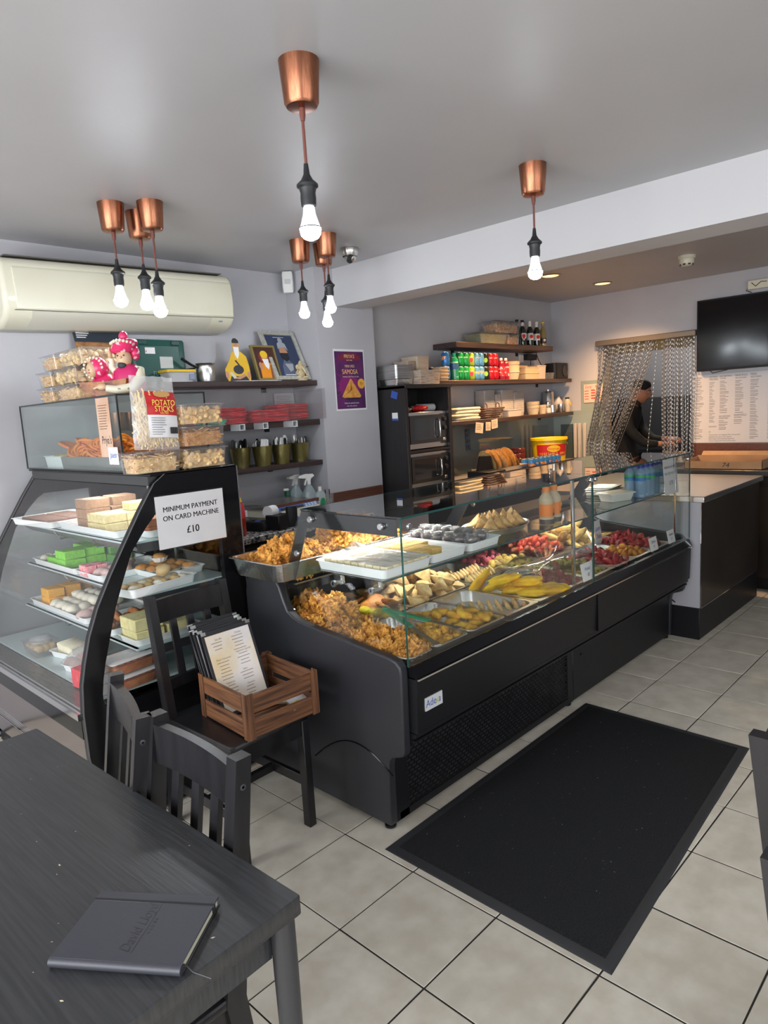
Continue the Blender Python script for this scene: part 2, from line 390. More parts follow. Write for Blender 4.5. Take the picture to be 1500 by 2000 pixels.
B().box(1.70, 4.22, 2.175, 2.188, .850, .856).build('sliding_track', STEEL, ct)
# glazing
for x0, x1 in ((1.662, 3.010), (3.016, 4.250)):
    g = B().box(x0, x1, 1.537, 1.543, .652, 1.168).build('front_glass', GLASS, ct)
    e = B(); e.box(x0, x1, 1.5365, 1.5435, 1.1675, 1.169); e.box(x0, x0+.002, 1.5365, 1.5435, .653, 1.168); e.box(x1-.0015, x1, 1.5365, 1.5435, .653, 1.168); e.build('glass_edge', GEDGE, g)
    g = B().box(x0, x1, 1.535, 2.06, 1.169, 1.175).build('top_glass', TOPGL, ct)
    e = B(); e.box(x0, x1, 1.534, 1.5355, 1.1685, 1.1755); e.box(x0, x1, 2.0595, 2.061, 1.1685, 1.1755); e.build('glass_edge', GEDGE, g)
EG = [(1.545, .668), (1.545, 1.168), (2.055, 1.168), (2.19, .885), (2.172, .80), (2.10, .735), (1.60, .685)]
for xx in (1.652, 4.244):
    g = B().prism(EG, xx, xx+.006, 'yz').build('end_glass', GLASS, ct)
# black support arms with knobs
ARM = mat('tinted_black_bracket', (.012, .012, .014), .2)
xx = 1.660
b = B(); b.prism([(1.557, 1.170), (2.052, 1.170), (2.082, 1.108), (1.557, 1.108)], xx, xx+.005, 'yz'); b.prism([(2.02, 1.12), (2.080, 1.112), (2.188, .886), (2.125, .886)], xx+.0003, xx+.0053, 'yz'); b.build('support_bracket', ARM, ct)
for x in (2.72, 4.05):
    b = B(); b.prism([(1.98, 1.168), (2.052, 1.168), (2.24, .886), (2.16, .886)], x, x+.012, 'yz'); b.prism([(1.60, 1.168), (1.60, 1.15), (2.0, 1.14), (2.0, 1.168)], x, x+.006, 'yz'); b.build('support_bracket', ARM, ct)
KN = [(.0125, 0), (.0125, .006), (.010, .009)]
def knob(x, y, z, ax='x', n=1):
    B().lathe([(r, n*q) for r, q in KN], 16, x, y, z, ax).build('knob', CHROME, ct)
knob(1.652, 1.99, 1.14, 'x', -1); knob(1.652, 1.62, 1.14, 'x', -1); knob(1.652, 2.085, 1.00, 'x', -1); knob(1.70, 1.537, 1.14, 'y', -1)
for x in (2.99, 3.036): knob(x, 1.537, 1.150, 'y', -1); knob(x, 1.543, 1.150, 'y', 1)
knob(2.719, 2.02, 1.05, 'x', -1); knob(4.049, 2.02, 1.05, 'x', -1); knob(4.21, 1.537, 1.14, 'y', -1)
gs = B().box(1.69, 4.22, 1.665, 2.07, .928, .934).build('glass_shelf', glassmat('shelf_glass', (.86, .93, .91), 0, .06, 1.3), ct)
B().box(1.69, 4.22, 1.6635, 1.6655, .9275, .9345).build('glass_edge', GEDGE, gs)
for y in (1.70, 1.90):
    b = B(); b.lathe([(.007, .895), (.009, .90), (.009, .924), (.012, .926), (.012, .928)], 12, 1.712, y, 0); b.box(1.662, 1.72, y-.006, y+.006, .893, .908, .002); b.lathe([(.013, 0), (.013, .01)], 12, 1.662, y, .90, 'x'); b.build('shelf_clip', CHROME, ct)
lh = B(); lh.box(1.70, 4.20, 2.033, 2.062, 1.154, 1.168); lh.box(1.70, 4.20, 2.033, 2.036, 1.140, 1.154); lh.box(1.70, 4.20, 2.059, 2.062, 1.140, 1.154); lh.box(1.70, 1.72, 2.036, 2.059, 1.140, 1.154); lh.box(4.18, 4.20, 2.036, 2.059, 1.140, 1.154); lh = lh.build('added_lamp_channel', BLACK, ct); B().box(1.72, 4.18, 2.039, 2.056, 1.1515, 1.1535).build('added_light_strip', mat('added_strip_glow', (1, .97, .90), .4, emit=110), lh)  # made-up strip lamp and its channel, added to brighten the food below
B().box(2.905, 2.925, 1.585, 1.597, .655, 1.165, .001).build('post', CHROME, ct)
B().box(4.19, 4.20, 1.60, 1.61, .655, 1.165, .001).build('post', CHROME, ct)

# ================================================================== COUNTER WITH STEEL TOP (beyond)
c2 = thing('service_counter', 'dark brown service counter with stainless steel top beyond the glass counter', 'counter')
bw = mat('dark_brown_laminate', (.022, .017, .013), .28, col2=(.032, .025, .019), ns=4)
B().box(4.296, 5.47, 1.486, 2.55, .205, .868, .003).build('side_panel', bw, c2)
B().box(4.29, 4.296, 1.488, 2.55, .205, .868).build('end_panel', mat('pale_grey_panel', (.42, .42, .46), .4), c2)
B().box(4.29, 5.47, 1.49, 2.55, .0, .203, .004).build('plinth', BLACK, c2)
B().box(4.288, 5.47, 1.483, 1.489, .203, .208).build('edge_strip', CHROME, c2)
B().box(4.288, 4.293, 1.483, 1.487, .205, .868).build('corner_strip', CHROME, c2)
B().box(4.28, 5.48, 1.465, 2.58, .868, .905, .003).build('steel_top', STEEL, c2)

# ================================================================== BACK COUNTER + FRIDGE at right
bc = thing('back_counter', 'dark counter along the back wall under the menu board', 'counter')
B().box(5.66, 6.22, .2, 2.2, .10, .88, .003).build('cabinet', bw, bc); B().box(5.62, 6.224, .18, 2.2, .88, .925, .004).build('worktop', mat('slate_worktop', (.045, .048, .055), .3), bc); B().box(5.7, 6.2, .2, 2.2, 0, .1).build('plinth', BLACK, bc)
fr = thing('under_counter_fridge', 'black glass-door drinks fridge at the right edge past the service counter', 'fridge')
B().box(5.55, 5.655, .9, 1.44, .08, .84, .004).build('body', BLACK, fr); B().box(5.535, 5.549, .93, 1.41, .12, .80, .003).build('door', BGLOSS, fr); B().bar((5.525, 1.39, .50), (5.525, 1.39, .78), .012, .012).build('handle', CHROME, fr); B().box(5.57, 5.64, .92, 1.42, 0, .08).build('plinth', BLACK, fr)

# ================================================================== GRANITE COUNTER along the left wall
gc = thing('granite_counter', 'dark wooden counter with speckled granite top under the scale', 'counter')
GRAN = mat('speckled_granite', (.035, .035, .035), .18, col2=(.42, .40, .37), ns=55, nd=4, thresh=(.42, .56))
B().box(1.69, 3.075, 3.02, 3.79, .87, .905, .004).build('worktop', GRAN, gc); B().box(1.71, 3.06, 3.06, 3.78, .08, .87).build('cabinet', mat('near_black_cabinet', (.016, .011, .010), .4), gc)
for k in range(3): B().box(1.72+k*.447, 2.157+k*.447, 3.045, 3.06, .12, .85, .003).build('door', mat('near_black_cabinet', (.016, .011, .010), .4), gc)
B().box(1.72, 3.05, 3.1, 3.75, 0, .08).build('plinth', BLACK, gc)
ac_ = thing('alcove_counter', 'long dark worktop in the alcove carrying tins, crackers and a bucket', 'counter')
B().box(4.20, 6.225, 2.98, 3.588, .93, .955, .003).build('worktop', mat('grey_worktop', (.20, .20, .21), .3), ac_); B().box(4.22, 6.22, 3.02, 3.58, .09, .93).build('cabinet', bw, ac_); B().box(4.25, 6.2, 3.06, 3.56, 0, .09).build('plinth', BLACK, ac_)
pc = thing('glass_top_counter', 'low counter with grey glass top below the pillar', 'counter')
B().box(3.10, 4.18, 3.06, 3.48, .88, .905, .003).build('worktop', mat('grey_glass_top', (.20, .225, .235), .1), pc); B().box(3.12, 3.62, 3.08, 3.47, 0, .88).build('cabinet', mat('pale_grey_panel', (.42, .42, .46), .4), pc)
# ================================================================== CURVED PASTRY CASE
ps = thing('pastry_case', 'black curved-glass cake display case with lit shelves of Indian sweets', 'display case')
OUT = [(1.60, 1.338), (1.46, 1.338), (1.33, 1.338), (1.282, 1.305), (1.215, 1.21), (1.144, 1.10), (1.072, .985), (1.011, .877), (.97, .78), (.942, .684), (.925, .61), (.916, .50), (.917, .339), (.93, .18), (.96, .06), (1.2, .05), (1.663, .05), (1.663, .80), (1.663, 1.338)]
INN = [(1.56, 1.215), (1.44, 1.215), (1.32, 1.215), (1.285, 1.195), (1.235, 1.145), (1.165, 1.06), (1.12, .96), (1.078, .86), (1.048, .765), (1.018, .67), (1.003, .61), (.994, .555), (.994, .53), (1.0, .508), (1.018, .50), (1.2, .50), (1.56, .50), (1.56, .80), (1.56, 1.20)]
for y0 in (2.462, 3.69):
    o = B().frame(OUT, INN, y0, y0+.028).build('side_panel', BGLOSS, ps)
    B().frame(INN, [(x*.9+.13, z) for x, z in INN], y0+.012, y0+.013)
    g = B().prism(INN, y0+.012, y0+.016).build('side_glass', GLASS, ps)
    B().frame([(x-.002, z) for x, z in OUT], [(x+.003, z) for x, z in OUT], y0-.001, y0+.001).build('edge_trim', mat('edge_highlight', (.12, .12, .13), .2), o)
cv = [p for p in OUT if p[1] > .45 and p[0] < 1.3]
g = B(); vs = [(x+.004, y, z) for y in (2.49, 3.69) for x, z in cv]; n = len(cv)
g.add(vs, [(k, k+1, n+k+1, n+k) for k in range(n-1)]); g.build('curved_glass', GLASSC, ps, ang=60)
B().box(1.27, 1.66, 2.462, 3.718, 1.332, 1.343, .003).build('top', BGLOSS, ps)
lp = B(); lp.box(1.275, 1.33, 2.49, 3.69, 1.296, 1.332); lp.build('lamp_housing', mat('grey_steel_panel', (.06, .062, .062), .35, .4), ps)
B().lathe([(.011, 2.56), (.011, 3.62)], 12, 1.345, 0, 1.305, 'y').build('lamp_tube', mat('tube_light', (1, 1, .97), .4, emit=28), ps)
B().box(1.60, 1.61, 2.49, 3.69, .50, 1.33).build('rear_door', mat('grey_rear_glass', (.30, .31, .33), .12), ps)
for k in (2.9, 3.1): B().box(1.588, 1.599, k, k+.02, .55, 1.33).build('rear_post', STEEL, ps)
LIP = mat('grey_shelf_lip', (.25, .25, .27), .35, .3); SHG = mat('shelf_frosted_glass', (.52, .62, .62), .12)
for nm, x0, z in (('shelf', 1.175, 1.088), ('shelf', 1.195, .878), ('shelf', 1.16, .672)):
    s_ = B().box(x0, 1.60, 2.495, 3.685, z-.008, z).build(nm, SHG, ps)
    B().prism([(x0-.002, z), (x0+.06, z-.05), (x0+.066, z-.05), (x0+.012, z-.008), (x0+.012, z)], 2.50, 3.68).build('shelf_lip', LIP, s_)
    B().box(x0+.03, 1.60, 2.4945, 2.50, z-.045, z-.008).build('shelf_side', mat('dark_shelf_side', (.05, .05, .055), .3), s_)
    for yy in (2.9, 3.3): B().tube([(x0+.02, yy, z-.01), (x0+.05, yy, z-.06), (1.58, yy, z-.075)], .005, 6).build('bracket', CHROME, s_)
B().box(1.0, 1.60, 2.495, 3.685, .522, .532).build('deck', SHG, ps)
B().box(1.60, 1.663, 2.49, 3.69, .05, 1.33).build('rear_frame', BGLOSS, ps)
rb = B()
for k in range(12): rb.box(.925+k*.0055, .928+k*.0055, 2.495, 3.685, .505+k*.0016, .512+k*.0016)
rb.build('ribbed_sill', STEEL, ps)
B().prism([(.905, .50), (.905, .475), (.93, .47), (1.0, .47), (1.0, .50)], 2.49, 3.69).build('front_rail', CHROME, ps)
B().box(.915, .95, 2.49, 3.69, .40, .472).build('rail_base', BGLOSS, ps)
B().prism([(.918, .40), (.922, .24), (.95, .10), (1.0, .10), (1.0, .40)], 2.49, 3.69).build('lower_panel', mat('polished_bronze_panel', (.32, .27, .26), .16, .85), ps)
rb = B()
for k in range(8): rb.box(.9185+k*.0006, .923+k*.0006, 2.49, 3.69, .22+k*.009, .224+k*.009)
rb.build('vent_slats', CHROME, ps)
B().box(.97, 1.65, 2.47, 3.71, .012, .10).build('plinth', BLACK, ps)
for x in (1.02, 1.6):
    for y in (2.5, 3.66): B().lathe([(.02, 0), (.02, .012)], 12, x, y, 0).build('foot', BLACK, ps)

# ------------------------------------------------------------------ trays and tubs
def tray_bm(hx, hy, h, wall=.004, r=.02, flare=.012, lip=.006):
    return B().loft([(hx-flare, hy-flare, r, 0), (hx-lip, hy-lip, r, h*.92), (hx, hy, r, h), (hx-.001, hy-.001, r, h+.002), (hx-lip-wall*.6, hy-lip-wall*.6, r, h), (hx-flare-wall, hy-flare-wall, r, wall)], 5)
def poly_tray(label, loc, hx, hy, rz=0, h=.028, m=POLY, name='polystyrene_tray', cat='tray', group=None):
    o = tray_bm(hx, hy, h).build(name, m); o.location = loc; o.rotation_euler = (0, 0, rz); return props(o, label, cat, group)
def spill(me, name, lab, cat, grp, pts):
    out = []
    for p in pts:
        loc, rot, sc = p
        out.append(place(me, name, loc, rot, sc, label=lab, category=None) if False else props(place(me, name, loc, rot, sc), lab, cat, grp))
    return out
def block(hx, hy, hz, m, seed=0, b=.003):
    bb = B().box(-hx, hx, -hy, hy, 0, 2*hz, b); bb.v = [(x+.0016*noise.noise(Vector((x*60+seed, y*60, z*60))), y+.0016*noise.noise(Vector((x*60, y*60+seed, z*60+9))), z) for x, y, z in bb.v]
    return bb.mesh('sweet_block', m)
def sweets(me, lab, grp, cells, name='barfi_slab', cat='sweet', rz=0, j=.002):
    for x, y, z in cells: props(place(me, name, (x+R.uniform(-j, j), y+R.uniform(-j, j), z), (0, 0, rz+R.uniform(-.06, .06))), lab, cat, grp)
def sw(name, c, c2, ns=60): return mat(name, c, .7, col2=c2, ns=ns, bump=.25, bs=140, rnd=.08)
BARB = block(.055, .055, .021, sw('brown_barfi', (.36, .21, .13), (.44, .27, .17)))
BARC = block(.05, .04, .018, sw('cream_barfi', (.78, .67, .36), (.66, .55, .26)))
BARG = block(.05, .055, .02, sw('green_barfi', (.20, .60, .04), (.28, .72, .08)))
BARD = block(.045, .045, .017, sw('dark_green_barfi', (.10, .33, .06), (.16, .42, .09)))
BARO = block(.04, .05, .021, sw('orange_barfi', (.88, .40, .02), (.92, .50, .05)))
BART = block(.04, .03, .016, sw('terracotta_barfi', (.42, .14, .06), (.50, .19, .09)))
BARP = block(.022, .022, .012, sw('pink_barfi', (.85, .16, .22), (.9, .5, .5)))
LUMPC = B().ico((0, 0, .8), 1, 2, (1, .9, .75), .22, 1.3, 3).mesh('lump', sw('pale_milk_sweet', (.80, .74, .58), (.84, .80, .68)), 80)
LUMPT = B().ico((0, 0, .8), 1, 2, (1, .9, .8), .25, 1.3, 5).mesh('lump', sw('tan_sweet', (.55, .36, .16), (.66, .47, .24)), 80)
LUMPB = B().ico((0, 0, .85), 1, 2, (1, 1, .9), .1, 1.3, 7).mesh('lump', sw('brown_milk_ball', (.25, .07, .025), (.33, .10, .035)), 80)
def cupcase(r, h):
    b = B(); n = 24; vs = []
    for rr, z in ((r*.66, 0), (r, h)):
        for k in range(n): f = 1+(.05 if k % 2 else -.05); vs.append((rr*f*math.cos(2*PI*k/n), rr*f*math.sin(2*PI*k/n), z))
    return b.add(vs, [(k, (k+1) % n, n+(k+1) % n, n+k) for k in range(n)]+[tuple(range(n))[::-1]])
PAPERC = mat('white_paper_case', (.84, .82, .80), .7)
S1, S2, S3, DK = 1.089, .879, .673, .533
poly_tray('white tray of dark wrapped slices at far end of top case shelf', (1.30, 3.44, S1), .16, .20, .1)
sweets(block(.055, .05, .013, sw('dark_brown_slab', (.22, .12, .09), (.30, .17, .13))), 'flat brown slab on the far tray of the top case shelf', 'brown slabs on the far tray', [(1.22+.115*i, 3.34+.1*j, S1+.006) for i in range(2) for j in range(3)])
poly_tray('white tray of brown and cream blocks on the top case shelf', (1.37, 2.93, S1), .185, .29)
sweets(BARB, 'brown chocolate block stacked on the top case shelf', 'brown blocks on the top shelf', [(1.29, 3.05, S1+.006), (1.29, 3.05, S1+.048), (1.41, 3.06, S1+.006), (1.41, 3.06, S1+.048), (1.29, 3.05, S1+.09), (1.42, 3.06, S1+.09), (1.52, 3.06, S1+.006), (1.52, 3.05, S1+.048)])
sweets(BARC, 'cream pistachio block beside the brown ones on the top shelf', 'cream blocks on the top shelf', [(1.27+.103*i, 2.92-.083*j, S1+.006+.037*k) for i in range(3) for j in range(2) for k in range(2) if not (k and i == 2 and j)]+[(1.40, 2.86, S1+.08)])
poly_tray('white tray of terracotta blocks at near end of top case shelf', (1.42, 2.57, S1), .16, .065)
sweets(BART, 'terracotta coloured block at the near end of the top shelf', 'terracotta blocks', [(1.32+.083*i, 2.57+.0*j, S1+.006+.033*k) for i in range(3) for j in range(1) for k in range(2)])
poly_tray('white tray under the green blocks on second case shelf', (1.37, 3.37, S2), .175, .255)
sweets(BARG, 'bright green block on the second case shelf', 'bright green blocks', [(1.27, 3.32, S2+.006), (1.27, 3.32, S2+.047), (1.37, 3.33, S2+.006), (1.37, 3.33, S2+.047), (1.27, 3.435, S2+.006), (1.40, 3.43, S2+.047), (1.37, 3.44, S2+.006)])
sweets(BARD, 'darker green block behind the bright green ones', 'dark green blocks', [(1.47, 3.24, S2+.006), (1.47, 3.34, S2+.006), (1.48, 3.43, S2+.006), (1.48, 3.30, S2+.04)])
sweets(LUMPC, 'pale crumbly sweet at the far end of second case shelf', 'pale sweets by the green blocks', [], name='milk_sweet')
for k in range(4): props(place(LUMPC, 'milk_sweet', (1.24+.03*k, 3.56+.02*(k % 2), S2+.006), (0, 0, k), .025), 'pale crumbly sweet at the far end of second case shelf', 'sweet', 'pale sweets by the green blocks')
poly_tray('white tray of pink sweets in the middle of second case shelf', (1.37, 2.98, S2), .175, .125)
sweets(BARP, 'small pink and white cube on the second case shelf', 'pink cubes', [(1.225+.048*i, 3.055-.05*j, S2+.006+.024*k) for i in range(2) for j in range(2) for k in range(2)], name='coconut_cube')
WRAPP = B().ico((0, 0, .7), 1, 2, (1.1, .8, .7), .3, 1.6, 9).mesh('lump', sw('pink_brown_wrapped', (.55, .22, .16), (.85, .78, .76), 25), 80)
for k in range(9):
    props(place(WRAPP, 'wrapped_sweet', (1.25+.045*(k % 5), 2.95-.055*(k//5)+.1*(k % 5 > 2), S2+.006), (0, 0, k), .03), 'pinkish film-wrapped sweet on the second case shelf', 'sweet', 'pink wrapped sweets')
poly_tray('white tray of paper cup sweets on second case shelf', (1.47, 2.76, S2), .115, .12)
ccm = cupcase(.036, .022).mesh('cup', PAPERC); tom = B().ico((0, 0, .02), .031, 2, (1, 1, .62), .18, 2, 4).mesh('topping', sw('orange_coconut_top', (.50, .19, .04), (.66, .33, .09)), 80)
c0 = None
for i, (x, y, z) in enumerate([(1.39, 2.85, 0), (1.45, 2.80, 0), (1.40, 2.77, 0), (1.46, 2.87, 0), (1.52, 2.84, 0), (1.53, 2.76, 0), (1.46, 2.72, 0), (1.47, 2.84, .035), (1.53, 2.70, 0), (1.41, 2.70, 0)]):
    if c0 is None:
        c0 = thing('paper_cup_sweet', 'orange sweet in a white pleated paper case on second shelf', 'sweet', (x, y, S2+.007), 0, 'paper cup sweets'); place(ccm, 'paper_case', (0, 0, 0), parent=c0); place(tom, 'topping', (0, 0, 0), parent=c0)
    else: dup(c0, (x, y, S2+.007+z), R.uniform(0, 6))
poly_tray('white tray of pale biscuit balls at the near end of second shelf', (1.29, 2.545, S2), .16, .07, .14, .034)
for k in range(14):
    props(place(LUMPT if k % 3 else LUMPC, 'biscuit_ball', (1.17+.036*(k % 7)+R.uniform(-.01, .01), 2.51+.05*(k//7)+.02*(k % 7)/7, S2+.007), (0, 0, k), .023), 'pale crumbly biscuit ball on the near tray of the second shelf', 'sweet', 'biscuit balls')
props(place(LUMPT, 'wrapped_ball', (1.33, 2.55, S2+.04), (0, 0, 1), .034), 'round tan ball on top of the near second-shelf tray', 'sweet')
poly_tray('white tray of orange slabs and cream lumps on third case shelf', (1.345, 3.33, S3), .175, .33)
sweets(BARO, 'bright orange slab on the third case shelf', 'orange slabs', [(1.235, 3.51, S3+.006), (1.235, 3.51, S3+.049), (1.32, 3.52, S3+.006), (1.32, 3.52, S3+.049), (1.40, 3.56, S3+.049), (1.40, 3.55, S3+.006)])
for k in range(20):
    props(place(LUMPC, 'milk_sweet', (1.21+.052*(k % 5), 3.40-.06*(k//5)+R.uniform(-.01, .01), S3+.006+.02*(k % 5 in (2, 3))), (0, 0, k), .032), 'cream crumbly lump on the third case shelf', 'sweet', 'cream lumps on the third shelf')
for k in range(4): props(place(WRAPP, 'wrapped_sweet', (1.21+.04*k, 3.08+.012*(k % 2), S3+.007), (0, 0, k*2), .034), 'brown film-wrapped sweet beside the cream lumps', 'sweet', 'brown wrapped sweets on the third shelf')
poly_tray('white tray of long brown buns on third case shelf', (1.33, 2.84, S3), .165, .11)
BUN = B().tube([(-.05, 0, .02), (-.045, 0, .021), (-.02, 0, .024), (.02, 0, .024), (.045, 0, .021), (.05, 0, .02)], [.004, .014, .021, .021, .014, .004], 12).mesh('bun', sw('brown_bun', (.40, .14, .05), (.52, .22, .09)))
for k in range(7): props(place(BUN, 'sweet_bun', (1.22+.04*k, 2.85+.02*(k % 2), S3+.006+.012*(k % 2)), (0, 0, 1.2+.1*k)), 'long brown syrupy bun on the third case shelf', 'sweet', 'long brown buns')
poly_tray('white tray of large pale yellow slabs at the near end of third shelf', (1.31, 2.585, S3), .15, .085)
sweets(block(.06, .065, .024, sw('pale_yellow_slab', (.82, .74, .40), (.70, .62, .30), 40)), 'thick pale yellow slab on the third case shelf', 'pale yellow slabs', [(1.235, 2.585, S3+.006), (1.235, 2.59, S3+.055), (1.37, 2.59, S3+.006)])
# deck
def clear_tub(name, label, loc, hx, hy, h, rz, m_in, fill=.8, group=None, lid=CLEARP, body=CLEARP, lump=None):
    t = thing(name, label, 'tub', loc, rz, group)
    B().loft([(hx*.9, hy*.88, .012, .0015), (hx, hy, .014, h)], 4, cap1=False).build('tub_body', body, t)
    B().loft([(hx+.006, hy+.006, .016, h), (hx+.006, hy+.006, .016, h+.004), (hx-.012, hy-.012, .012, h+.010)], 4).build('lid', lid, t)
    return t
t = clear_tub('film_tub', 'clear tub of wrapped brown balls at far end of the case deck', (1.06, 3.24, DK), .055, .075, .06, 0, None)
for k in range(7): place(LUMPT, 'sweet_ball', (-.025+.025*(k % 3), -.05+.05*(k//3), .02), parent=t, sc=.024)
B().ico((0, 0, .06), .05, 2, (1, 1.3, .45), .2, 2, 3).build('film_wrap', FILM, t)
poly_tray('white tray of cream slices on the case deck', (1.145, 3.08, DK), .07, .10, .2)
SL = B().box(-.045, .045, -.008, .008, 0, .05, .004).mesh('slice', sw('cream_slice', (.80, .74, .52), (.84, .80, .62)))
for k in range(8): props(place(SL, 'cream_slice', (1.145, 3.01+.02*k, DK+.006), (-.25, 0, .2)), 'cream slice standing in a row on the case deck', 'sweet', 'cream slices on the deck')
poly_tray('white tray of film-wrapped brown balls on the case deck', (1.10, 2.87, DK), .07, .075, .2)
for k in range(9): props(place(LUMPB, 'milk_ball', (1.06+.042*(k % 3), 2.82+.045*(k//3), DK+.007+.018*(k == 4)), (0, 0, k), .027), 'shiny reddish brown ball under film on the case deck', 'sweet', 'film-wrapped brown balls')
b = B(); b.sheet(lambda u, v: (1.03+.14*u, 2.78+.17*v, DK+.03+.065*math.sin(PI*u)**.6*math.sin(PI*v)**.6+.004*noise.noise(Vector((u*9, v*9, 0)))), 14, 14); props(b.build('film_cover', FILM), 'crumpled clear film over the brown balls on the case deck', 'film')
t = thing('sweet_box', 'red printed cardboard sweet box with clear window on the case deck', 'box', (1.10, 2.655, DK), .1)
bb = B(); bb.box(-.115, .20, -.06, .06, 0, .075, .002); bb.build('carton', mat('red_carton', (.70, .03, .05), .45, col2=(.80, .25, .22), ns=40, thresh=(.55, .7)), t)
B().box(-.07, .17, -.035, .035, .075, .0756).build('window', mat('brown_window', (.35, .18, .08), .2), t)
TUBIN = mat('orange_syrup_balls', (.42, .10, .02), .35, col2=(.60, .19, .04), ns=30)
for k, zz in enumerate((0, .064)):
    t = clear_tub('takeaway_tub', ('lower' if not k else 'upper')+' clear tub of orange balls stacked at the near end of the deck', (1.13, 2.525, DK+zz), .095, .055, .052, .1, None, group='stacked tubs of orange balls', lid=WPLASTIC)
    b = B().loft([(.082, .045, .012, .003), (.088, .049, .012, .036)], 4)
    for q in range(12): b.ico((-.068+.027*(q % 6), -.02+.04*(q//6), .034), .018, 1)
    b.build('filling', TUBIN, t)
for k, zz in enumerate((0, .042, .084)):
    clear_tub('small_clear_tub', ('bottom', 'middle', 'top')[k]+' small empty clear tub stacked at the front corner of the deck', (1.04, 2.53, DK+zz), .04, .03, .034, .1, None, group='small clear tubs', lid=WPLASTIC, body=WPLASTIC)

sg = thing('payment_sign', 'large white minimum payment sign taped to the side of the pastry case', 'sign', (1.428, 2.4575, 1.046), rot=(0, 0, 0))
B().box(-.152, .152, -.0012, 0, 0, .207).build('paper', WPAPER, sg); B().box(-.156, .156, -.0022, -.0018, -.004, .213).build('sleeve', glassmat('sleeve_film', (.98, .98, .98), .1, .02, .6), sg)
for dx in (-.0006, 0, .0006):
    text('MINIMUM PAYMENT', .0285, GREYINK, sg, (dx, -.0016, .152), sx=.95); text('ON CARD MACHINE', .0285, GREYINK, sg, (dx, -.0016, .117), sx=.95); text('£10', .040, GREYINK, sg, (dx*1.4, -.0016, .060), sx=.95)
# ================================================================== FOOD IN THE SERVE-OVER COUNTER
ZW, ZR = .617, .665
def pan(name, label, x0, x1, y0, y1, foil, z0=ZW, h=.048):
    hx, hy = (x1-x0)/2, (y1-y0)/2; cx, cy = (x0+x1)/2, (y0+y1)/2
    if foil:
        secs = [(hx-.03, hy-.03, .03, .001, .0012), (hx-.014, hy-.014, .03, h-.003, .0012), (hx-.012, hy-.012, .03, h), (hx-.002, hy-.002, .03, h+.001), (hx, hy, .03, h-.002), (hx-.002, hy-.002, .03, h-.003), (hx-.013, hy-.013, .03, h-.004, .0012), (hx-.027, hy-.027, .03, .0035, .0012)]
        b = B().loft(secs[::-1][:0] or [secs[0], secs[1], secs[4], secs[3], secs[2], secs[7]], 5, corr=.0016, ncorr=4)
    else:
        b = B().loft([(hx-.032, hy-.032, .05, 0), (hx-.018, hy-.018, .05, h-.003), (hx, hy, .012, h-.002), (hx, hy, .012, h), (hx-.016, hy-.016, .05, h), (hx-.030, hy-.030, .05, .003)], 6)
    o = b.build(name, FOIL if foil else STEEL, ang=35); o.location = (cx, cy, z0); return props(o, label, 'tray')
def fried(name, c1, c2, ns=35, th=(.38, .62), rough=.55, b=.5, bs=130, rnd=.14): return mat(name, c1, rough, col2=c2, ns=ns, nd=5, thresh=th, bump=b, bs=bs, rnd=rnd, spec=.4)
def lumps(m, r, n=4, sub=3, sc=(1, .85, .75), amp=.38, freq=1.5, nm='fritter'): return [B().ico((0, 0, 0), r, sub, sc, amp, freq, 10*k+1).mesh(nm, m, 70) for k in range(n)]
def heap(mes, name, lab, cat, grp, x0, x1, y0, y1, z0, peak, s, dz, tilt=3.1, sc=(.85, 1.15), jit=.35, flatrot=False, p=2.4):
    nx = max(1, int((x1-x0)/s)); ny = max(1, int((y1-y0)/s))
    for i in range(nx):
        for j in range(ny):
            x = x0+(i+.5)*(x1-x0)/nx; y = y0+(j+.5)*(y1-y0)/ny
            u = 2*(x-x0)/(x1-x0)-1; v = 2*(y-y0)/(y1-y0)-1
            h = peak*max(0, 1-abs(u)**p)*max(0, 1-abs(v)**p)
            for l in range(int(h/dz+.5)+1):
                rot = (R.uniform(-tilt, tilt), R.uniform(-tilt, tilt), R.uniform(0, 6.28))
                props(place(R.choice(mes), name, (x+R.uniform(-jit, jit)*s, y+R.uniform(-jit, jit)*s, z0+l*dz+R.uniform(0, .25)*dz), rot, R.uniform(*sc)), lab, cat, grp)
